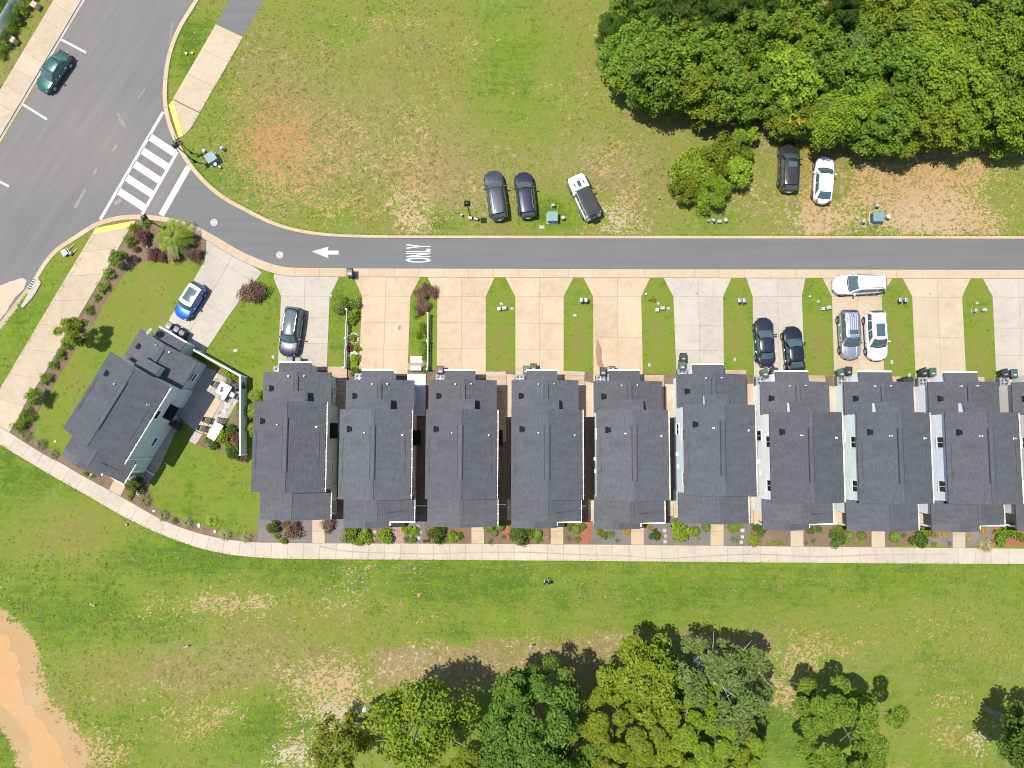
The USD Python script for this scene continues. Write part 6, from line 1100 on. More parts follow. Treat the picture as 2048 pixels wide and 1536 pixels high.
for c, x, y, rz, lab in [('g', 338.5, 652, -.5, 'green wheeled bin at the upper corner of the corner house'), ('k', 353.5, 660, -.5, 'black wheeled bin in front of the corner house garage, upper one'), ('k', 364, 668, -.5, 'black wheeled bin in front of the corner house garage, lower one'), ('k', 581, 720.5, 0, 'black wheeled bin behind the dark navy SUV'), ('g', 597, 722, 0, 'green wheeled bin right of the black one behind the navy SUV'), ('k', 880.7, 740, 0, 'lone black wheeled bin above the third house air conditioner'),
        ('g', 1052.4, 740, 0, 'green wheeled bin at the fourth house garage'), ('k', 1067, 735.5, 0, 'black wheeled bin at the fourth house garage'), ('k', 1206, 743, 0, 'black wheeled bin at the end of the mud stain'), ('g', 1222, 739, 1.57, 'green wheeled bin beside the black one near the mud stain'), ('k', 1366.3, 714.5, 0, 'black wheeled bin, upper of the stack by the sky blue house'), ('g', 1364.3, 731.6, 0, 'green wheeled bin, lower of the stack by the sky blue house'),
        ('g', 1529, 746, .25, 'green wheeled bin behind the left black sedan'), ('k', 1547.5, 743, -.2, 'black wheeled bin behind the left black sedan'), ('g', 1681, 745.5, .3, 'green wheeled bin below the silver SUV'), ('k', 1696.8, 741.6, -.1, 'black wheeled bin below the silver SUV'), ('k', 1846.6, 744, .3, 'black wheeled bin on the empty driveway near the right edge'), ('g', 1864.7, 744, 0, 'green wheeled bin on the empty driveway near the right edge'),
        ('k', 2008.5, 746, .2, 'black wheeled bin at the last house by the right edge'), ('g', 2027, 746.5, 0, 'green wheeled bin at the last house by the right edge'), ('k', 700, 545, 0, 'black wheeled bin standing alone on the alley kerb')]:
    bin_(c, x, y, rz, lab)
AC = None
for j, (x, y) in enumerate([(556, 741.5), (718.5, 756), (880.7, 757), (1039.5, 757.5), (1201, 758.5), (1364.3, 747), (1521, 762), (1683.4, 762), (1846, 764), (2009, 764)]):
    loc = (*W(x, y, .8)[:2], .03); lab = f'grey air conditioner with round fan at the rear left corner of the {ORD[j]} row house'
    if AC is None:
        AC = thing('air_conditioner', lab, 'air conditioner', loc, 0, 'air conditioners behind the houses')
        part(AC, 'pad', rbox((.9, .9, .08), .02, 0), mConcGrey); part(AC, 'casing', extrude(sbox(-.4, -.4, .4, .4).buffer(.05).difference(Point(0, 0).buffer(.33)), .74, .80), mACbody); part(AC, 'housing', extrude(sbox(-.4, -.4, .4, .4).buffer(.03), .1, .70), mACbody)
        part(AC, 'fan_well', disc((0, 0, .705), .36, 20), mDark); part(AC, 'fan_hub', cyl((0, 0, .71), .10, .06, 14), mACfan, 40)
        for k in range(4): part(AC, 'fan_blade', (rot(bx((.2, 0, 0), (.24, .13, .01))[0], k * 1.571) + [0, 0, .73], BOXF), mACfan)
        part(AC, 'grille', MB().add(*ring((0, 0, .80), .10, .115)).add(*ring((0, 0, .80), .17, .183)).add(*ring((0, 0, .80), .25, .263)).add(*ring((0, 0, .80), .31, .345)).get(), mACbody)
        for a in range(4): part(AC, 'louvre', MB().box((0, -.445, .18 + a * .14), (.74, .02, .03)).box((.445, 0, .18 + a * .14), (.02, .74, .03)).box((-.445, 0, .18 + a * .14), (.02, .74, .03)).get(), mDark)
    else: clone(AC, lab, 'air conditioner', loc, 0, 1, 'air conditioners behind the houses')
# power transformers, pedestals, pipes, lids
def transformer(px, py, rz, label):
    t = thing('transformer_box', label, 'transformer', (*W(px, py, .4)[:2], 0), rz, 'green transformers on the rough grass')
    part(t, 'pad', rbox((1.15, 1.15, .1), .02, 0), mConcGrey); part(t, 'cabinet', bx((0, 0, .42), (.98, .90, .66)), mTealD); l = part(t, 'cover', rbox((1.02, .98, .12), .03, .74), mTeal, 30)
    part(t, 'door', bx((0, -.462, .42), (.9, .025, .56)), mTeal); part(l, 'hinge', MB().box((0, .49, .80), (.8, .05, .04)).get(), mTealD); return t
transformer(424.5, 317.5, .58, 'blue green transformer box beside the stop sign shadow'); transformer(1105, 435, 0, 'blue green transformer box between the plum SUV and the off-roader'); transformer(1753, 435.5, 0, 'blue green transformer box right of the white coupe shaped car')
PD = {}
def small(kind, px, py, rz, label, s=1.0, group=None):
    h = {'pedestal': .8, 'pipe': .6, 'box': .5, 'lid': .02, 'stake': .7, 'post': .9, 'white': .5}[kind]
    s = s * (.72 if kind == 'lid' else .88); loc = (*W(px, py, h * .8 * s)[:2], 0); cat = {'pedestal': 'pedestal', 'pipe': 'vent pipe', 'box': 'utility box', 'lid': 'meter pit', 'stake': 'marker post', 'post': 'meter post', 'white': 'utility box'}[kind]
    if kind in PD: return clone(PD[kind], label, cat, loc, rz, s, group)
    nm = {'pedestal': 'cable_pedestal', 'pipe': 'capped_pipe', 'box': 'utility_box', 'lid': 'meter_pit', 'stake': 'marker_post', 'post': 'meter_post', 'white': 'white_box'}[kind]
    t = thing(nm, label, cat, loc, rz, group, s=s)
    if kind == 'pedestal': part(t, 'stand', hull8(.36, .26, .30, .22, 0, .62), mPed); part(t, 'cap', rbox((.38, .28, .12), .04, .62), mPed, 40); part(t, 'base', rbox((.42, .34, .06), .015, 0), mSteelG)
    if kind == 'pipe': part(t, 'tube', cyl((0, 0, 0), .13, .56, 16), mSteelG, 40); part(t, 'cap', cyl((0, 0, .54), .19, .08, 18), mPVC, 40)
    if kind == 'box': part(t, 'body', hull8(.52, .40, .44, .32, 0, .42), mLid); part(t, 'cover', rbox((.50, .38, .08), .03, .42), mPed, 40)
    if kind == 'white': part(t, 'body', hull8(.32, .32, .30, .30, 0, .42), mPVC); part(t, 'cover', rbox((.36, .36, .07), .02, .42), mPVC, 40)
    if kind == 'lid': part(t, 'frame', extrude(sbox(-.24, -.17, .24, .17).difference(sbox(-.19, -.12, .19, .12)), 0, .03), mLid); part(t, 'plate', extrude(sbox(-.188, -.118, .188, .118), 0, .02), mPed)
    if kind == 'stake': part(t, 'stem', cyl((0, 0, 0), .06, .72, 12), mPVC, 40); part(t, 'top', cyl((0, 0, .72), .075, .08, 12, .02), mPVC, 40)
    if kind == 'post': part(t, 'stem', cyl((0, 0, 0), .05, .8, 10), mSteelG, 40); part(t, 'head', rbox((.40, .52, .16), .07, .76), mSteelG, 40); part(t, 'bracket', bx((0, -.30, .5), (.06, .22, .05)), mDark)
    PD[kind] = t; return t
U = 'small utility posts and boxes'
for k, x, y, rz, s, lab in [('pedestal', 443, 295.5, .9, 1, 'beige cable pedestal right of the stop sign shadow'), ('white', 407.5, 301, .5, .8, 'small white topped box at the tip of the stop sign shadow'), ('pipe', 431, 329, 0, 1, 'white capped pipe touching the transformer near the stop sign'), ('box', 439, 333.6, -.6, .7, 'small grey box below the transformer near the stop sign'),
        ('pedestal', 923, 429.5, .3, .7, 'small grey pedestal left of the middle lamp post'), ('white', 940.5, 435, .2, 1, 'white box at the foot of the middle lamp post'), ('box', 952, 436.5, -.3, 1, 'grey box right at the foot of the middle lamp post'), ('stake', 949.8, 421, 0, .8, 'white stake beside the middle lamp post'),
        ('pedestal', 1106, 410, 0, 1, 'beige pedestal above the middle transformer'), ('pipe', 1126, 435.5, 0, 1, 'white capped pipe right of the middle transformer'), ('lid', 1083.5, 454, 0, 1.6, 'pale flat lid in the grass left below the middle transformer'),
        ('stake', 1318, 394.6, 0, 1, 'white stake alone left of the bush clump'), ('stake', 1417, 441, .3, 1, 'white stake, first of four utilities below the bush clump'), ('pedestal', 1426.5, 440, -.5, 1, 'beige pedestal, second of four utilities below the bush clump'), ('box', 1439, 442.5, 0, .9, 'grey box, third of four utilities below the bush clump'), ('pipe', 1451, 440.5, 0, 1, 'white capped pipe, last of four utilities below the bush clump'),
        ('pedestal', 1754.5, 410.8, 0, 1, 'beige pedestal above the right transformer'), ('box', 1714.7, 435.5, .6, .6, 'little pale box left of the right transformer'), ('pedestal', 1727.8, 441.8, 1.0, 1.1, 'slanting beige pedestal left of the right transformer'), ('pipe', 1776, 433.5, 0, 1.2, 'white capped pipe right of the right transformer'), ('lid', 1726, 453, 0, 1, 'flat lid below the right transformer'),
        ('lid', 1002.6, 607.5, 0, 1, 'square lid on the lawn strip right of the third driveway'), ('white', 998, 617.6, .1, 1, 'white box on the lawn strip right of the third driveway'), ('box', 1008.4, 616, .1, 1, 'grey box beside the white one, lawn strip right of the third driveway'), ('lid', 1023.5, 617, 0, 1, 'grey flat lid at the right edge of the strip beside the third driveway'),
        ('post', 1162.5, 600, 0, 1, 'left of two meter posts on the lawn strip right of the fourth driveway'), ('post', 1172, 600, 0, 1, 'right of two meter posts on the lawn strip right of the fourth driveway'), ('lid', 1149.5, 630.7, 0, 1.1, 'pale lid below the two meter posts, right of the fourth driveway'),
        ('white', 1292.4, 588, 0, .5, 'tiny white cap on the lawn strip right of the mud stained driveway'), ('lid', 1316.4, 607, 0, .9, 'square lid on the lawn strip right of the mud stained driveway'), ('box', 1325, 616, 0, 1, 'grey box on the lawn strip right of the mud stained driveway'), ('white', 1314.5, 619.6, 0, 1, 'white box on the lawn strip right of the mud stained driveway'), ('lid', 1336.6, 616.6, 0, 1, 'flat grey lid at the edge of the strip right of the mud stained driveway'), ('lid', 1298.5, 730, 1.57, 1.1, 'pale lid low on the strip right of the mud stained driveway'),
        ('post', 1479, 601, 0, 1, 'left of two meter posts left of the black sedans driveway'), ('post', 1488, 601, 0, 1, 'right of two meter posts left of the black sedans driveway'), ('lid', 1469.5, 718.7, 1.57, 1, 'pale lid low on the strip left of the black sedans'),
        ('white', 1620, 592.7, 0, .5, 'tiny white cap on the strip between the black sedans and the silver SUV'), ('lid', 1636.7, 602.7, 0, .9, 'square lid on the strip left of the silver SUV'), ('white', 1646.4, 617, 0, .9, 'white box on the strip left of the silver SUV'), ('box', 1657.5, 615, .2, 1.05, 'grey box at the driveway edge left of the silver SUV'),
        ('post', 1800.4, 600, 0, 1, 'left of two meter posts right of the white SUVs'), ('post', 1811.5, 600, 0, 1, 'right of two meter posts right of the white SUVs'), ('lid', 1783.7, 723.9, 1.57, 1.2, 'pale lid beside the white SUV with the sunroof'), ('lid', 1819, 750, 1.57, 1.2, 'pale green lid at the lower end of the strip right of the white SUVs'),
        ('lid', 1954.4, 606, 0, .9, 'square lid on the last lawn strip'), ('pedestal', 1951.6, 620.4, 1.57, .9, 'pale pedestal on the last lawn strip'), ('box', 1968.8, 619.3, 0, 1, 'grey box on the last lawn strip'),
        ('lid', 545.6, 714.4, 1.57, 1.2, 'pale lid on the lawn left of the navy SUV driveway'), ('lid', 470.6, 701, .2, 1.3, 'pale lid in the middle of the lawn right of the corner driveway'), ('white', 662.5, 591.5, 0, .5, 'white cap at the driveway corner left of the big clipped bush'), ('white', 294, 493, 0, .5, 'small white stone cap on the bark left of the palm')]:
    small(k, x, y, rz, lab, s, U)
mBall = mat_plain('marker_yellow', (.55, .50, .22), .6)
for i, (x, y) in enumerate([(372.7, 108), (385, 106.6)]):
    t = thing('yellow_marker', ['left', 'right'][i] + ' of two pale yellow markers in the grass left of the corner path', 'marker', (*W(x, y, .1)[:2], 0), 0, 'yellow markers')
    part(t, 'head', hull8(.1, .1, .2, .2, .1, .22), mBall, 60); part(t, 'stem', cyl((0, 0, 0), .04, .12, 8), mBall)
# street lamps
mLampK = mat_plain('lamp_black', (.012, .013, .016), .4, .3)
def lamp(bpx, bpy, label, H=4.15, hd=None, rz=0):
    p = W(*hd, H) if hd else W(bpx, bpy, 0); t = thing('street_lamp', label, 'street lamp', (p[0], p[1], 0), rz, 'black street lamps')
    part(t, 'pole', cyl((0, 0, 0), .065, H - .5, 10, .05), mLampK, 40); part(t, 'base', cyl((0, 0, 0), .17, .5, 12, .09), mLampK, 40)
    h = part(t, 'lantern', hull8(.20, .20, .34, .34, H - .5, H - .1), mPVC); c = part(t, 'lantern_roof', hull8(.58, .58, .16, .16, H - .1, H + .14), mLampK); part(c, 'finial', cyl((0, 0, H + .13), .05, .12, 8, .01), mACfan)
    for sx in (-1, 1):
        for sy in (-1, 1): part(t, 'lantern_bar', tube([(sx * .1, sy * .1, H - .52), (sx * .175, sy * .175, H - .08)], .014, 4), mLampK)
    return t
lamp(0, 0, 'black street lamp at the kerb beside the stop sign', 4.15, (350, 289.5), .6); lamp(0, 0, 'black street lamp in the grass left of the graphite SUV', 4.15, (934.2, 406.5)); lamp(0, 0, 'black street lamp at the crossing beside the palm bed', 4.0, (287.5, 434.5), .6)
# stop sign with street name blades
mRed = mat_plain('sign_red', (.36, .012, .022), .4); mSignW = mat_plain('sign_white', (.72, .72, .70), .4); mSignG = mat_plain('sign_green', (.03, .10, .075), .4)
b0 = W(383, 306, 0); sa = math.atan2(100, 175); t = thing('stop_sign', 'red octagonal stop sign with a street name blade on top, at the crossing kerb', 'stop sign', b0, sa)
part(t, 'pole', cyl((0, 0, 0), .045, 3.35, 10), mLampK, 40); part(t, 'base', cyl((0, 0, 0), .12, .4, 10, .06), mLampK)
octa = np.array([[.41 * math.cos(a), .41 * math.sin(a)] for a in np.arange(8) * math.pi / 4 + math.pi / 8])
def plate(p2, y0, y1, z0):
    v, f = extrude(Polygon(p2), 0, y1 - y0); return np.column_stack([v[:, 0], y1 - v[:, 2], v[:, 1] + z0]), f
fc = part(t, 'sign_face', plate(octa, -.075, -.06, 2.55), mRed); part(fc, 'sign_border', plate(octa * 1.04, -.06, -.05, 2.55), mSignW)
sm_ = meshkit.text_mesh('STOP', .24, .006); sv = np.asarray(sm_.vertices); part(fc, 'sign_word', (np.column_stack([sv[:, 0] - sv[:, 0].mean(), -.078 - sv[:, 2] , sv[:, 1] + 2.43]), np.asarray(sm_.faces)), mSignW)
nb = part(t, 'name_blade', rbox((.85, .03, .17), .012, 3.08), mSignG); part(t, 'name_blade', (rot(rbox((.85, .03, .17), .012, 3.27)[0], 1.45), rbox((.85, .03, .17), .012, 3.27)[1]), mSignG)
# white panel with two legs, lying near the side pavement
mWood = mat_plain('pale_wood', (.44, .36, .22), .7, var=.15)
p = W(141, 501, .2); t = thing('panel_stand', 'white panel on two pale wooden legs beside the kerb of the side pavement', 'panel', (p[0], p[1], 0), math.radians(60))
o = lambda x, y: rot((WP([(x, y)])[0] - p[:2]), -math.radians(60))
a0_, a1_, c0_, c1_ = o(137, 501), o(150.5, 487.5), o(146, 508), o(155, 497.5)
part(t, 'leg', tube([(*a0_, .12), (*a1_, .06)], .05, 6), mWood); part(t, 'leg', tube([(*c0_, .12), (*c1_, .06)], .05, 6), mWood)
q4 = [o(125, 504), o(133.5, 499.5), o(140.5, 508.5), o(131.5, 515)]; part(t, 'panel', extrude(Polygon(q4), .32, .36), mPVC); part(t, 'crossbar', tube([(*o(135.5, 496.5), .2), (*o(141, 505), .2)], .05, 6), mWood); part(t, 'bag', (lambda v, f: (v + [*o(143.5, 507.5), .0], f))(*rbox((.42, .34, .3), .1, .02)), mTeal, 40)
# storm drain inlet
t = thing('storm_drain', 'concrete storm drain inlet with open dark grate at the lower end of the kerb', 'storm drain', (0, 0, 0), 0)
def wpoly(pts): return poly(pts)
part(t, 'slab', extrude(wpoly([(78, 557.5), (83.5, 566), (73, 585), (64, 598), (47, 616), (43, 613.5), (57, 588), (55, 579), (68, 557)]).difference(wpoly([(67, 558), (73, 560), (62, 580), (55, 577)])), 0, .12), mConcGrey); part(t, 'opening', sheet(wpoly([(67, 558), (73, 560), (62, 580), (55, 577)]), .03), mDark)
for k in range(4): a, b = np.array([67, 558]) + np.array([-12, 19]) * (k + .6) / 4.4, np.array([73, 560]) + np.array([-11, 20]) * (k + .6) / 4.4; part(t, 'grate_bar', extrude(wpoly(strip_px(a, b, 1.2)), .03, .09), mSteelG)
# picket fences, each picket a piece
mPicket = mat_plain('picket_white', (.66, .66, .64), .5, var=.06)
def picket(a, b, h, label, gap=.135, w=.095, name='picket_fence', post=2.3, mat=None, maxn=290):
    A, B = WP([a])[0], WP([b])[0]; L_ = np.linalg.norm(B - A); ang = math.atan2(*(B - A)[::-1]); t = thing(name, label, 'fence', (*A, 0), ang); m = mat or mPicket
    n = min(maxn, int(L_ / gap))
    for i in range(n): part(t, 'picket', MB().box(((i + .5) * L_ / n, .03, h / 2 + .02), (w, .022, h - .06)).get(), m)
    for z in (.25, h - .2): part(t, 'rail', bx((L_ / 2, 0, z), (L_, .04, .09)), m)
    for i in range(int(L_ / post) + 1): q = part(t, 'post', bx((i * L_ / max(1, int(L_ / post)), -.0, h / 2 + .06), (.11, .11, h + .12)), m); part(q, 'post_cap', hull8(.15, .15, .06, .06, h + .12, h + .18) if False else bx((i * L_ / max(1, int(L_ / post)), 0, h + .14), (.14, .14, .04)), m)
    return t
picket((697.5, 622), (693, 737), 1.05, 'left white picket fence, between the first and second driveway'); picket((858, 630), (856.5, 740), 1.05, 'right white picket fence, left of the third driveway')
picket((62, -30), (-20, 105), 1.25, 'white picket fence at the upper left corner behind the far pavement')
# sage board fence round the corner patio
mSage = mat_plain('fence_sage', (.36, .42, .37), .6, var=.08, nscale=2)
def board_fence(pts, h, label):
    P = [WP([q])[0] for q in pts]; t = thing('board_fence', label, 'fence', (0, 0, 0))
    for A, B in zip(P[:-1], P[1:]):
        L_ = np.linalg.norm(B - A); d = (B - A) / L_; ang = math.atan2(d[1], d[0]); n = int(L_ / .16); nrm = np.array([-d[1], d[0]])
        for i in range(n): c = A + d * (i + .5) * L_ / n; part(t, 'board', MB().box((*(c + nrm * .006 * (i % 2)), h / 2), (L_ / n - .006, .03, h), ang).get(), mSage)
        c = (A + B) / 2; part(t, 'top_rail', MB().box((*c, h + .03), (L_ + .1, .14, .05), ang).get(), mTrim)
        for z in (.35, h - .3): part(t, 'rail', MB().box((*(c - nrm * .06), z), (L_, .06, .1), ang).get(), mSage)
    for q in P: part(t, 'post', bx((*q, h / 2 + .05), (.15, .15, h + .1)), mTrim)
    return t
board_fence([(404, 705), (493, 754.5), (493.5, 909)], 1.65, 'sage green board fence with white cap round the corner house patio')
# patio: slabs, flagstones, furniture
mFlag = mat_surface('flagstone', [(.22, .19, .17), (.31, .275, .25), (.42, .385, .355)], (.8, 4.0, 20.0), .9, .01, rnd=.22)
g = struct_group('patio')
slab = poly([(386, 726), (434, 742), (432, 745), (412, 781), (430, 793), (444, 802), (424, 838), (392, 858), (389, 861), (362, 836), (352, 846), (336, 800), (372, 745)])
part(g, 'patio_slab', extrude(slab, -.02, .05), mConcGrey); part(g, 'cream_slab', extrude(poly([(429.5, 793), (444, 802.5), (424, 838), (406, 868), (392, 860), (400, 846)]), -.02, .058), mConcWarm)
flag = poly([(432.5, 745), (464, 763), (483, 787), (481, 793), (446, 855), (438, 878), (425, 872), (408, 866), (424.5, 839), (444.5, 802.5), (428, 792), (412.5, 781)])
rngp = np.random.default_rng(7); bb = flag.bounds; seeds = []
while len(seeds) < 110:
    q = rngp.uniform([bb[0], bb[1]], [bb[2], bb[3]])
    if flag.contains(Point(q)) and all(np.hypot(*(q - s)) > .36 for s in seeds): seeds.append(q)
    elif rngp.random() < .002: break
vor = shapely.voronoi_polygons(shapely.MultiPoint(seeds), extend_to=flag.buffer(2))
part(g, 'flag_joint', sheet(flag, .03), mConcGrey)
for c in vor.geoms:
    s = c.intersection(flag).buffer(-.025, join_style=1)
    for s_ in polys(s):
        if s_.area > .02: part(g, 'flagstone', extrude(s_.simplify(.02), 0, .05 + rngp.uniform(0, .008)), mFlag)
part(g, 'flagstone_path', extrude(poly([(389, 862), (405, 869), (392, 889), (377, 881)]), 0, .045), mFlag)
bed([(424, 872), (438, 880), (450, 858), (484, 800), (492, 790), (493, 912), (480, 922), (455, 905), (410, 896), (392, 889), (406, 868)], mMulch, .018, .05, 90); bed([(441, 727), (492, 757), (491, 788), (484, 786), (464, 761), (434, 744)], mMulch, .018, .04, 91)
mTabl = mat_plain('table_top', (.30, .31, .31), .35, var=.06); mWick = mat_plain('wicker_dark', (.035, .030, .028), .7, var=.3, nscale=40); mCush = mat_plain('cushion_pale', (.40, .38, .36), .8, var=.1)
def L0(px, py, z=0): p = W(px, py, z); return (p[0], p[1], .05)
t = thing('patio_table', 'square pale patio table on the flagstones', 'table', L0(447.5, 779, .74), CA)
tp = part(t, 'table_top', rbox((1.22, 1.22, .05), .02, .70), mTabl, 30)
for sx in (-1, 1):
    for sy in (-1, 1): part(t, 'leg', bx((sx * .52, sy * .52, .35), (.07, .07, .70)), mWick)
for i, (x, y) in enumerate([(444, 776.5), (443, 781.5)]):
    tt = thing('table_bowl', ['upper', 'lower'][i] + ' small dark bowl on the patio table', 'bowl', (*W(x, y, .8)[:2], .80), 0, 'bowls on the patio table'); part(tt, 'bowl', cyl((0, 0, 0), .09, .06, 14, .13), mWick, 40); part(tt, 'contents', disc((0, 0, .055), .11, 14), mDark)
CH = {}
def chair(px, py, rz, label, mat, key):
    loc = L0(px, py, .5)
    if key in CH: return clone(CH[key], label, 'chair', loc, rz, 1, 'patio chairs')
    t = thing('patio_chair', label, 'chair', loc, rz, 'patio chairs')
    for i in range(6): part(t, 'seat_slat', bx((-.21 + i * .084, 0, .42), (.066, .50, .03)), mat)
    for i in range(5): part(t, 'back_slat', bx((-.30 - i * .022, 0, .50 + i * .09), (.03, .5, .066)), mat)
    for sx in (-1, 1):
        for sy in (-1, 1): part(t, 'leg', bx((sx * .24, sy * .25, .22), (.045, .045, .44)), mWick)
    for sy in (-1, 1): part(t, 'armrest', bx((-.04, sy * .28, .62), (.54, .05, .035)), mWick); part(t, 'arm_post', bx((.2, sy * .28, .52), (.04, .04, .2)), mWick)
    if mat is not mWick: part(t, 'cushion', rbox((.46, .46, .08), .03, .44), mCush, 30)
    CH[key] = t; return t
aw = CA + math.pi / 2
chair(433, 770.5, CA, 'dark slatted chair left of the patio table', mWick, 'k'); chair(464, 789.5, CA + math.pi, 'pale cushioned chair right below the patio table', mCush, 'c'); chair(456, 767, aw + math.pi, 'dark chair above the patio table, by the umbrella', mWick, 'k'); chair(447, 795, aw, 'pale cushioned chair below the patio table', mCush, 'c')
chair(416, 841, CA + .2, 'black slatted chair, upper of two left of the fire table', mWick, 'k'); chair(406, 857.5, CA + .2, 'black slatted chair, lower of two left of the fire table', mWick, 'k'); chair(441.5, 843, CA + 1.9 + math.pi, 'black slatted chair above the fire table', mWick, 'k')
t = thing('fire_table', 'long fire table with pale metal top and orange brick sides', 'table', L0(430.5, 862.5, .5), CA + math.pi / 2 + math.pi)
part(t, 'base', bx((0, 0, .22), (1.55, .78, .44)), mat_plain('brick_orange', (.30, .105, .045), .8, var=.2)); part(t, 'table_top', rbox((1.7, .92, .07), .02, .45), mTabl, 30); part(t, 'burner', rbox((.9, .3, .03), .01, .515), mCush)
t = thing('patio_umbrella', 'closed dark grey canvas umbrella leaning against the fence corner', 'umbrella', L0(479, 772, .9), .4)
part(t, 'canopy', hull8(1.05, .85, .55, .5, .75, 1.35), mat_plain('canvas_dark', (.045, .047, .052), .85, var=.2), 20); part(t, 'pole', cyl((0, 0, 0), .03, 1.8, 8), mWick); part(t, 'base', rbox((.5, .5, .1), .03, 0), mWick)
t = thing('grill', 'round black covered grill against the corner house wall', 'grill', (*W(350, 850, .7)[:2], .03), CA)
part(t, 'cover', hull8(.95, .62, .8, .5, .12, .95), mat_plain('cover_black', (.012, .012, .013), .5), 30); part(t, 'lid', hull8(.82, .52, .6, .3, .95, 1.15), mDark, 30); part(t, 'shelf', bx((.62, 0, .8), (.3, .45, .03)), mDark)
for sx in (-1, 1): part(t, 'wheel', (lambda v, f: (np.column_stack([v[:, 0] + sx * .38, v[:, 2] - .3, v[:, 1] + .1]), f))(*cyl((0, 0, 0), .1, .05, 12)), mTyre)
t = thing('covered_grill', 'black covered grill on the deck beside the mint walled house', 'grill', (*W(1809, 762, .6)[:2], .12), .3); part(t, 'cover', hull8(1.0, .7, .7, .5, .05, 1.0), mDark, 25); part(t, 'shelf', bx((.6, 0, .72), (.3, .5, .03)), mDark)
# satellite dish
p = W(299.5, 664, 4.0); t = thing('satellite_dish', 'pale oval satellite dish at the rear corner of the corner house', 'satellite dish', (p[0], p[1], 0), 2.3)
u = np.linspace(0, 1, 6); th = np.linspace(0, 2 * np.pi, 21)[:-1]; V = np.array([[.42 * a * math.cos(b), .36 * a * math.sin(b), .10 * a * a] for a in u for b in th]); F_ = [[i * 20 + k, i * 20 + (k + 1) % 20, (i + 1) * 20 + (k + 1) % 20, (i + 1) * 20 + k] for i in range(5) for k in range(20)]
Rt = np.array([[math.cos(.75), 0, math.sin(.75)], [0, 1, 0], [-math.sin(.75), 0, math.cos(.75)]]); part(t, 'dish', (V @ Rt.T + [0, 0, 4.0], np.array(F_)), mPed, 60); part(t, 'feed_arm', tube([(0, 0, 3.9), (.35, 0, 4.35)], .02, 6), mSteelG); part(t, 'mast', tube([(-.5, 0, 3.3), (-.1, 0, 3.6), (0, 0, 4.0)], .03, 8), mSteelG)
# the corner beside the second house: paved pad, white wheeled cart, white stones
g = struct_group('white_pad')
for i in range(2):
    for j in range(2): x0, y0 = 820.5 + i * 12.4, 712.8 + j * 6.5; part(g, 'paver', extrude(poly([(x0, y0), (x0 + 12, y0), (x0 + 12, y0 + 6), (x0, y0 + 6)]), 0, .06), mPVC)
g = struct_group('pink_paving')
for i in range(6):
    for j in range(3): x0, y0 = 815.5 + i * 5.6, 726 + j * 4.6; part(g, 'paver', extrude(poly([(x0, y0), (x0 + 5.3, y0), (x0 + 5.3, y0 + 4.3), (x0, y0 + 4.3)]), 0, .05), mBrickP)
t = thing('garden_bench', 'white topped garden bench with dark wheels beside the cream house', 'bench', (*W(832, 737, .5)[:2], .05), 0)
part(t, 'seat', rbox((1.08, .42, .10), .04, .50), mPVC, 30); part(t, 'lid', rbox((1.12, .10, .16), .04, .52, (0, .22)), mPVC, 30); part(t, 'frame', bx((0, 0, .40), (.95, .32, .12)), mDark)
for sx in (-1, 1): part(t, 'wheel', (lambda v, f: (np.column_stack([v[:, 2] + sx * .5 - .03, v[:, 0] - .05, v[:, 1] + .2]), f))(*cyl((0, 0, 0), .2, .06, 14)), mTyre); part(t, 'handle', bx((sx * .28, -.02, .62), (.12, .06, .04)), mDark)
# white edging stones
rngs = np.random.default_rng(3); mStone = mat_plain('white_stone', (.55, .50, .42), .8, var=.2)
g0_ = None
def stone_at(px, py, r, label, m=None, group='white edging stones'):
    global g0_
    loc = (*W(px, py, .05)[:2], 0); rz = rngs.uniform(0, 6)
    if g0_ is None:
        v = trimesh.creation.icosphere(1, .5); vv = np.asarray(v.vertices) * [1, .8, .5]; vv = vv * (1 + .25 * (meshkit.noise(vv * 3, 2) - .5))[:, None] + [0, 0, .14]
        g0_ = thing('stone', label, 'stone', loc, rz, group, s=r); part(g0_, 'rock', (vv, np.asarray(v.faces)), mStone, 40); return
    clone(g0_, label, 'stone', loc, rz, r, group)
for k in range(12):
    a = k / 12 * 6.283; stone_at(707 + 9.5 * math.cos(a), 676 - 9 * math.sin(a), .24, f'pale stone at {(14 - k) % 12 + 1} o clock in the ring round the yellow green plant', group='stones of the pale ring')
for k, (x, y) in enumerate([(700, 711), (704, 706), (709, 704), (714, 708), (717, 713), (703, 716), (711, 710)]): stone_at(x, y, .36, f'white stone by the lower end of the left picket fence, {ORD[k]} of seven')
for k, (x, y, r) in enumerate([(398, 1051, .45), (308, 1022, .3), (110, 883, .25), (184, 951, .5), (430, 1063, .35), (276, 986, .5)]): stone_at(x, y, r, f'pale rock on the bark strip along the curved pavement, {ORD[k]}' )
g = struct_group('stepping_stones')
for x, y in [(1485, 1060.8), (1484.6, 1073.7), (1482.5, 1084.4), (1331, 1071.6), (1330.4, 1083), (1329, 1061), (836, 1053), (840, 1064), (838, 1076), (748, 1050), (750, 1064), (747, 1078)]:
    part(g, 'stepping_stone', extrude(ragged(poly([(x - 3.4, y - 3.4), (x + 3.4, y - 3), (x + 3, y + 3.4), (x - 3.4, y + 3)]), .03, .1, int(x)), 0, .05), mFlag)
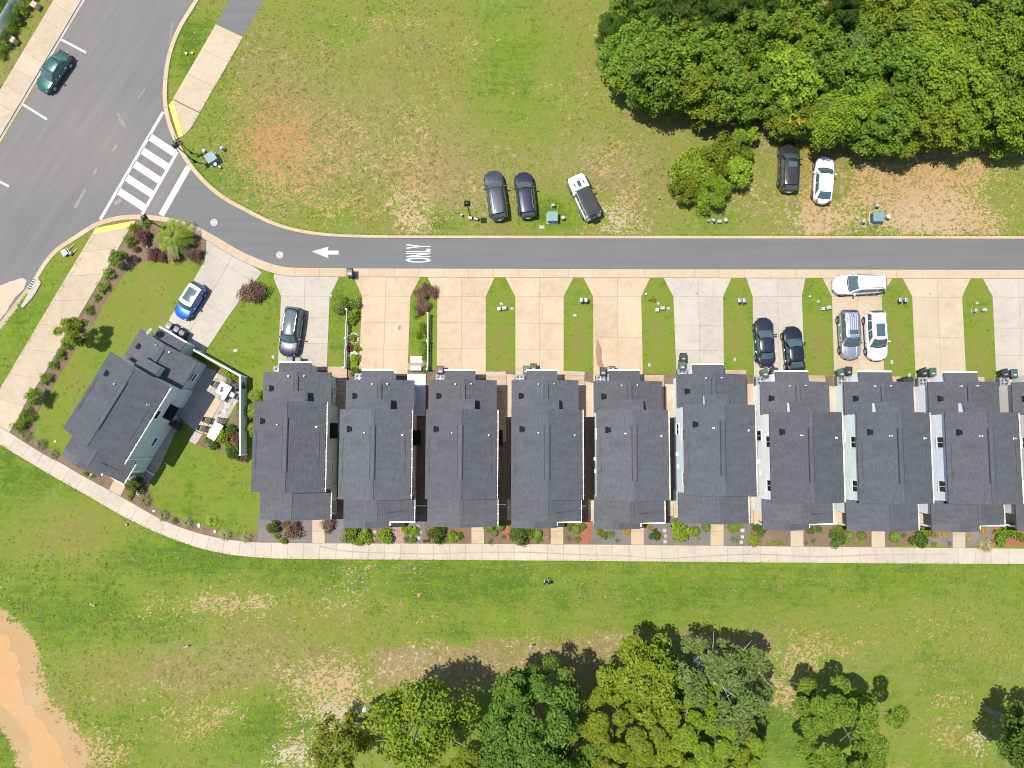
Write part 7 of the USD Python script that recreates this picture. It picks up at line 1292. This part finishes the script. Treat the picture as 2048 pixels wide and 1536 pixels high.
# mud stain on the fifth driveway and a leak stain
mMud = mat_surface('mud', [(.15, .085, .055), (.20, .12, .08), (.25, .165, .12)], (.5, 4.0, 20.0), .7, .006)
struct('mud_stain', sheet(ragged(poly([(1193, 676), (1197, 682), (1203, 696), (1203, 716), (1207, 733), (1199, 735), (1193, 728), (1191, 700), (1193, 690)]), .10, .1, 4), .0445), mMud)
struct('oil_stain', sheet(ragged(poly([(797, 653), (801, 650), (803, 656), (799, 660), (796.5, 659)]), .05, .1, 5), .0445), mat_surface('stain_tan', [(.22, .155, .10), (.27, .20, .135)], (.5, 4, 20), .9, .003))
# a dark damp line winding along the pavement
cl = [(640, 1092), (656, 1096), (672, 1100), (700, 1103), (740, 1105), (790, 1106), (850, 1108), (900, 1107), (940, 1104), (990, 1104.5), (1040, 1104), (1100, 1106), (1160, 1109), (1210, 1110.5), (1262, 1112), (1300, 1116.5), (1340, 1117), (1400, 1112.5), (1470, 1109), (1530, 1108), (1580, 1111.5), (1640, 1113.5), (1690, 1112), (1740, 1109), (1800, 1109.5), (1860, 1108.5), (1898, 1107.5)]
struct('damp_line', sheet(ragged(LineString(WP(smooth_line(cl, 2))).buffer(.045), .03, .2, 6), .0535), mat_surface('damp', [(.20, .18, .16), (.255, .235, .21)], (.5, 4, 20), .9, .002))
# dark stump hole, small post, orange float and bits in the lower meadow
t = thing('tree_stump', 'round grey stump ring in the bare sand left of the lower trees', 'stump', W(732, 1420, 0), .3); part(t, 'stump', cyl((0, 0, 0), .40, .22, 14, .34), mBarkPale, 30); part(t, 'hollow', disc((.02, .02, .225), .20, 12), mSteelG)
t = thing('meadow_pipe', 'short pale pipe with dark end lying in the lower left meadow', 'pipe', (*W(374, 1293, .05)[:2], 0), .4); part(t, 'tube', tube([(-.3, 0, .09), (.15, 0, .09)], .06, 8), mACfan); part(t, 'cap', tube([(.15, 0, .1), (.36, 0, .12)], .075, 8), mDark)
t = thing('sprinkler_riser', 'short dark pipe sticking out of the dead grass above the lower trees', 'pipe', (*W(1064, 1287, .05)[:2], 0), .0); part(t, 'tube', tube([(-.05, -.1, 0), (-.05, -.1, .25), (.3, -.05, .28)], .05, 8), mDark); part(t, 'collar', cyl((-.05, -.1, 0), .09, .06, 10), mPVC)
t = thing('orange_flag', 'small orange marker flag beside a white cap in the lower left meadow', 'marker flag', (*W(187, 1211, .1)[:2], 0), .5); part(t, 'cloth', bx((.1, 0, .3), (.22, .16, .02)), mat_plain('flag_orange', (.55, .11, .02), .7)); part(t, 'wire', cyl((0, 0, 0), .012, .32, 5), mSteelG); part(t, 'cap', cyl((-.22, .22, 0), .07, .08, 10), mPVC)
t = thing('meadow_marker', 'small dark ball with white top at the edge of the curved pavement grass', 'marker', (*W(254, 1049, .1)[:2], 0), 0); part(t, 'ball', (np.asarray(trimesh.creation.icosphere(1, .12).vertices) + [0, 0, .12], np.asarray(trimesh.creation.icosphere(1, .12).faces)), mTealD, 40); part(t, 'top', disc((0, 0, .243), .06, 8), mPVC)
for i, (x, y) in enumerate([(24, 79), (68, 9)]):
    t = thing('stone_pier', ['lower', 'upper'][i] + ' square stone pier in the hedge at the upper left corner', 'pier', (*W(x, y, .6)[:2], 0), -.55, 'stone piers'); part(t, 'shaft', rbox((.5, .5, .62), .03, 0), mFlag); part(t, 'cap', rbox((.62, .62, .1), .03, .62), mConcWarm)
# ---------------------------------------------------------------- a person standing on the lower meadow
def limbs(chains, smooth=3, ref=.03):
    parts_ = []
    for ch in chains:
        for (a, ra), (b, rb) in zip(ch[:-1], ch[1:]):
            parts_.append(manifold3d.Manifold.batch_hull([manifold3d.Manifold.sphere(ra, 14).translate(a), manifold3d.Manifold.sphere(rb, 14).translate(b)]))
    m = manifold3d.Manifold.batch_boolean(parts_, manifold3d.OpType.Add).refine_to_length(ref).to_mesh()
    tm_ = trimesh.Trimesh(m.vert_properties[:, :3], m.tri_verts, process=True); trimesh.smoothing.filter_taubin(tm_, iterations=smooth); return tm_.vertices, tm_.faces
p = W(1093.5, 1166, 1.0); t = thing('person', 'person in dark clothing with bare forearms standing on the lower lawn', 'person', (p[0], p[1], 0), math.radians(100))
mSkin = mat_plain('skin', (.42, .25, .17), .55); mCloth = mat_plain('clothing_dark', (.016, .016, .020), .85); mHair = mat_plain('cap_mauve', (.16, .12, .15), .7); mShoe = mat_plain('shoes', (.03, .03, .03), .6)
ch = [[((0, 0, 1.40), .075), ((.01, 0, 1.50), .055), ((.02, 0, 1.60), .085), ((.015, 0, 1.665), .092)], [((.10, 0, 1.595), .018), ((.118, 0, 1.575), .014)], [((-.01, 0, .98), .14), ((0, 0, 1.15), .13), ((0, 0, 1.34), .15)]]
for s in (-1, 1):
    ch += [[((0, s * .17, 1.38), .06), ((.02, s * .235, 1.12), .045), ((.25, s * .15, 1.07), .032), ((.29, s * .13, 1.07), .03)], [((0, s * .085, .95), .095), ((.02, s * .10, .50), .06), ((-.01, s * .11, .09), .042)], [((-.03, s * .11, .05), .045), ((.15, s * .125, .035), .032)], [((.29, s * .13, 1.07), .028), ((.345, s * .115, 1.075), .032)], [((0, s * .092, 1.60), .018), ((-.01, s * .097, 1.63), .02)]]
    for k in range(4): ch.append([((.35, s * (.135 - k * .018), 1.085), .0095), ((.395, s * (.13 - k * .02), 1.09 + .004 * k), .0085), ((.41, s * (.12 - k * .02), 1.06), .008)])
    ch.append([((.30, s * .10, 1.085), .011), ((.335, s * .075, 1.105), .0095), ((.36, s * .068, 1.11), .0085)])
b_ = part(t, 'body', limbs(ch, 2, .02), mSkin, 60)
part(t, 'shirt', limbs([[((-.005, 0, 1.0), .165), ((0, 0, 1.15), .155), ((0, 0, 1.36), .165)]] + [[((0, s * .10, 1.38), .10), ((0, s * .185, 1.37), .082), ((.01, s * .225, 1.16), .066)] for s in (-1, 1)]), mCloth, 60)
part(t, 'trousers', limbs([[((0, s * .07, .98), .125), ((.0, s * .09, .88), .12), ((.02, s * .10, .50), .085), ((-.01, s * .11, .10), .07)] for s in (-1, 1)]), mCloth, 60)
for s in (-1, 1): part(t, 'shoe', limbs([[((-.05, s * .11, .05), .055), ((.16, s * .125, .04), .045)]]), mShoe, 60)
cp = part(t, 'cap', limbs([[((.0, 0, 1.68), .104), ((.03, 0, 1.69), .10)]]), mHair, 60); part(cp, 'brim', limbs([[((.10, -.05, 1.675), .012), ((.16, 0, 1.66), .012), ((.10, .05, 1.675), .012)], [((.10, -.05, 1.675), .012), ((.10, .05, 1.675), .012)]], 1), mHair)
part(t, 'eye', MB().add(*cyl((.105, .03, 1.615), .01, .012, 8)).get(), mDark); part(t, 'eye', MB().add(*cyl((.105, -.03, 1.615), .01, .012, 8)).get(), mDark); part(t, 'mouth', bx((.108, 0, 1.545), (.006, .04, .008)), mRed)
t2 = single('handheld_device', (rot(rbox((.10, .16, .05), .012, 1.07)[0] , math.radians(100)) + [p[0] + .39 * math.cos(math.radians(100)), p[1] + .39 * math.sin(math.radians(100)), .02], rbox((.10, .16, .05), .012, 1.07)[1]), mDark, 'small dark device held in both hands by the person on the lawn', 'device')

# ---------------------------------------------------------------- tufts of grass, weeds and straw over the meadows and along the edges
def tuft_mesh(seed, n, h, w):
    rng = np.random.default_rng(seed); b_ = MB()
    for _ in range(n):
        a_ = rng.uniform(0, 6.283); l = h * rng.uniform(.6, 1.2); t_ = np.array([math.cos(a_), math.sin(a_), 0]); s_ = np.array([-t_[1], t_[0], 0]); o_ = t_ * rng.uniform(0, .05)
        b_.add(np.array([o_ - s_ * w, o_ + s_ * w, o_ + t_ * l * .5 + s_ * w * .7 + [0, 0, l * .55], o_ + t_ * l * .5 - s_ * w * .7 + [0, 0, l * .55], o_ + t_ * l * 1.0 + [0, 0, l * .45]]), np.array([[0, 1, 2], [0, 2, 3], [3, 2, 4]]))
    return b_.get()
rgt = np.random.default_rng(77)
def scatter(name, mesh, mat, pts, s0, s1, label):
    path = '/World/' + name; pi = UsdGeom.PointInstancer.Define(stage, path); n_ = len(pts)
    part(path, 'tuft', mesh, mat); pi.CreatePrototypesRel().SetTargets([path + '/tuft'])
    pi.CreateProtoIndicesAttr(Vt.IntArray.FromNumpy(np.zeros(n_, np.int32))); pi.CreatePositionsAttr(Vt.Vec3fArray.FromNumpy(np.column_stack([pts, np.zeros(n_)]).astype(np.float32)))
    ang = rgt.uniform(0, 6.283, n_); q_ = np.zeros((n_, 4), np.float32); pi.CreateOrientationsAttr(Vt.QuathArray([Gf.Quath(float(math.cos(t_ / 2)), 0, 0, float(math.sin(t_ / 2))) for t_ in ang]))
    sc = rgt.uniform(s0, s1, n_)[:, None] * np.array([[1, 1, 1]]); pi.CreateScalesAttr(Vt.Vec3fArray.FromNumpy(sc.astype(np.float32)))
    tag(path, label, None, None, 'stuff')
ROADS = unary_union([road_main.buffer(.5), road_alley.buffer(.9), NOGO.buffer(.1), poly([(432, 45), (490, 74), (384, 262), (366, 276), (336, 205)]), poly([(432.5, 47.5), (459.5, 0), (500, -80), (570, -80), (526.5, 0), (487, 73)]), poly(track), poly([(170, -90), (223, -90), (-90, 450), (-90, 350)]), poly([(50, -90), (160, -90), (-90, 340), (-90, 170)]).buffer(-1.2), poly([(640, 735), (2100, 745), (2100, 1095), (500, 1095), (500, 1040), (640, 1040)])])
shapely.prepare(ROADS)
def sample(n, field, thr, rnd=.3):
    out = []
    while sum(map(len, out)) < n:
        q_ = rgt.uniform([-56, -36], [55, 50], (n * 2, 2)); ix = np.clip(np.searchsorted(GX, q_[:, 0]), 0, len(GX) - 1); iy = np.clip(np.searchsorted(GY, q_[:, 1]), 0, len(GY) - 1)
        k_ = field[iy * len(GX) + ix] + rgt.normal(size=len(q_)) * rnd + 2.2 * (meshkit.fbm(np.column_stack([q_ * .45, 0 * q_[:, :1]]), 3, n) - .5) > thr
        q_ = q_[k_]; out.append(q_[~shapely.contains_xy(ROADS, q_[:, 0], q_[:, 1])])
    return np.vstack(out)[:n]
field_ = top + low
scatter('meadow_grass', tuft_mesh(1, 7, .17, .016), LEAF['bright'], sample(11000, lush * field_ - dirt * .6, .42), .4, 1.0, 'short bright grass tufts of the meadows')
scatter('meadow_weeds', tuft_mesh(2, 8, .15, .026), LEAF["bright"], sample(3000, lush * field_ - dirt, .85), .5, 1.3, 'darker green weeds dotted over the meadows')
scatter('dry_grass', tuft_mesh(3, 7, .20, .013), LEAF['grass'], sample(9000, straw * field_ + dirt * .4 - .2 * lush, .45), .5, 1.2, 'dry straw coloured grass tufts of the meadows')
# grass creeping over the kerbs and pavement edges
eg = []
for ln, off, dn in ((offset(R_S, -KW - .02) if np.allclose(kb, offset(R_S, -KW)) else offset(R_S, KW + .02), .07, 7), (lo_w, .05, 6), (WP([(191, 470), (0, 777)]), .05, 4), (WP([(487, 74), (381, 258)]), .04, 5)):
    q_ = resample(ln, 1 / dn); eg.append(q_ + rgt.normal(size=q_.shape) * off)
scatter('edge_grass', tuft_mesh(4, 7, .13, .018), LEAF['bright'], np.vstack(eg), .5, 1.2, 'grass creeping over the kerb and pavement edges')
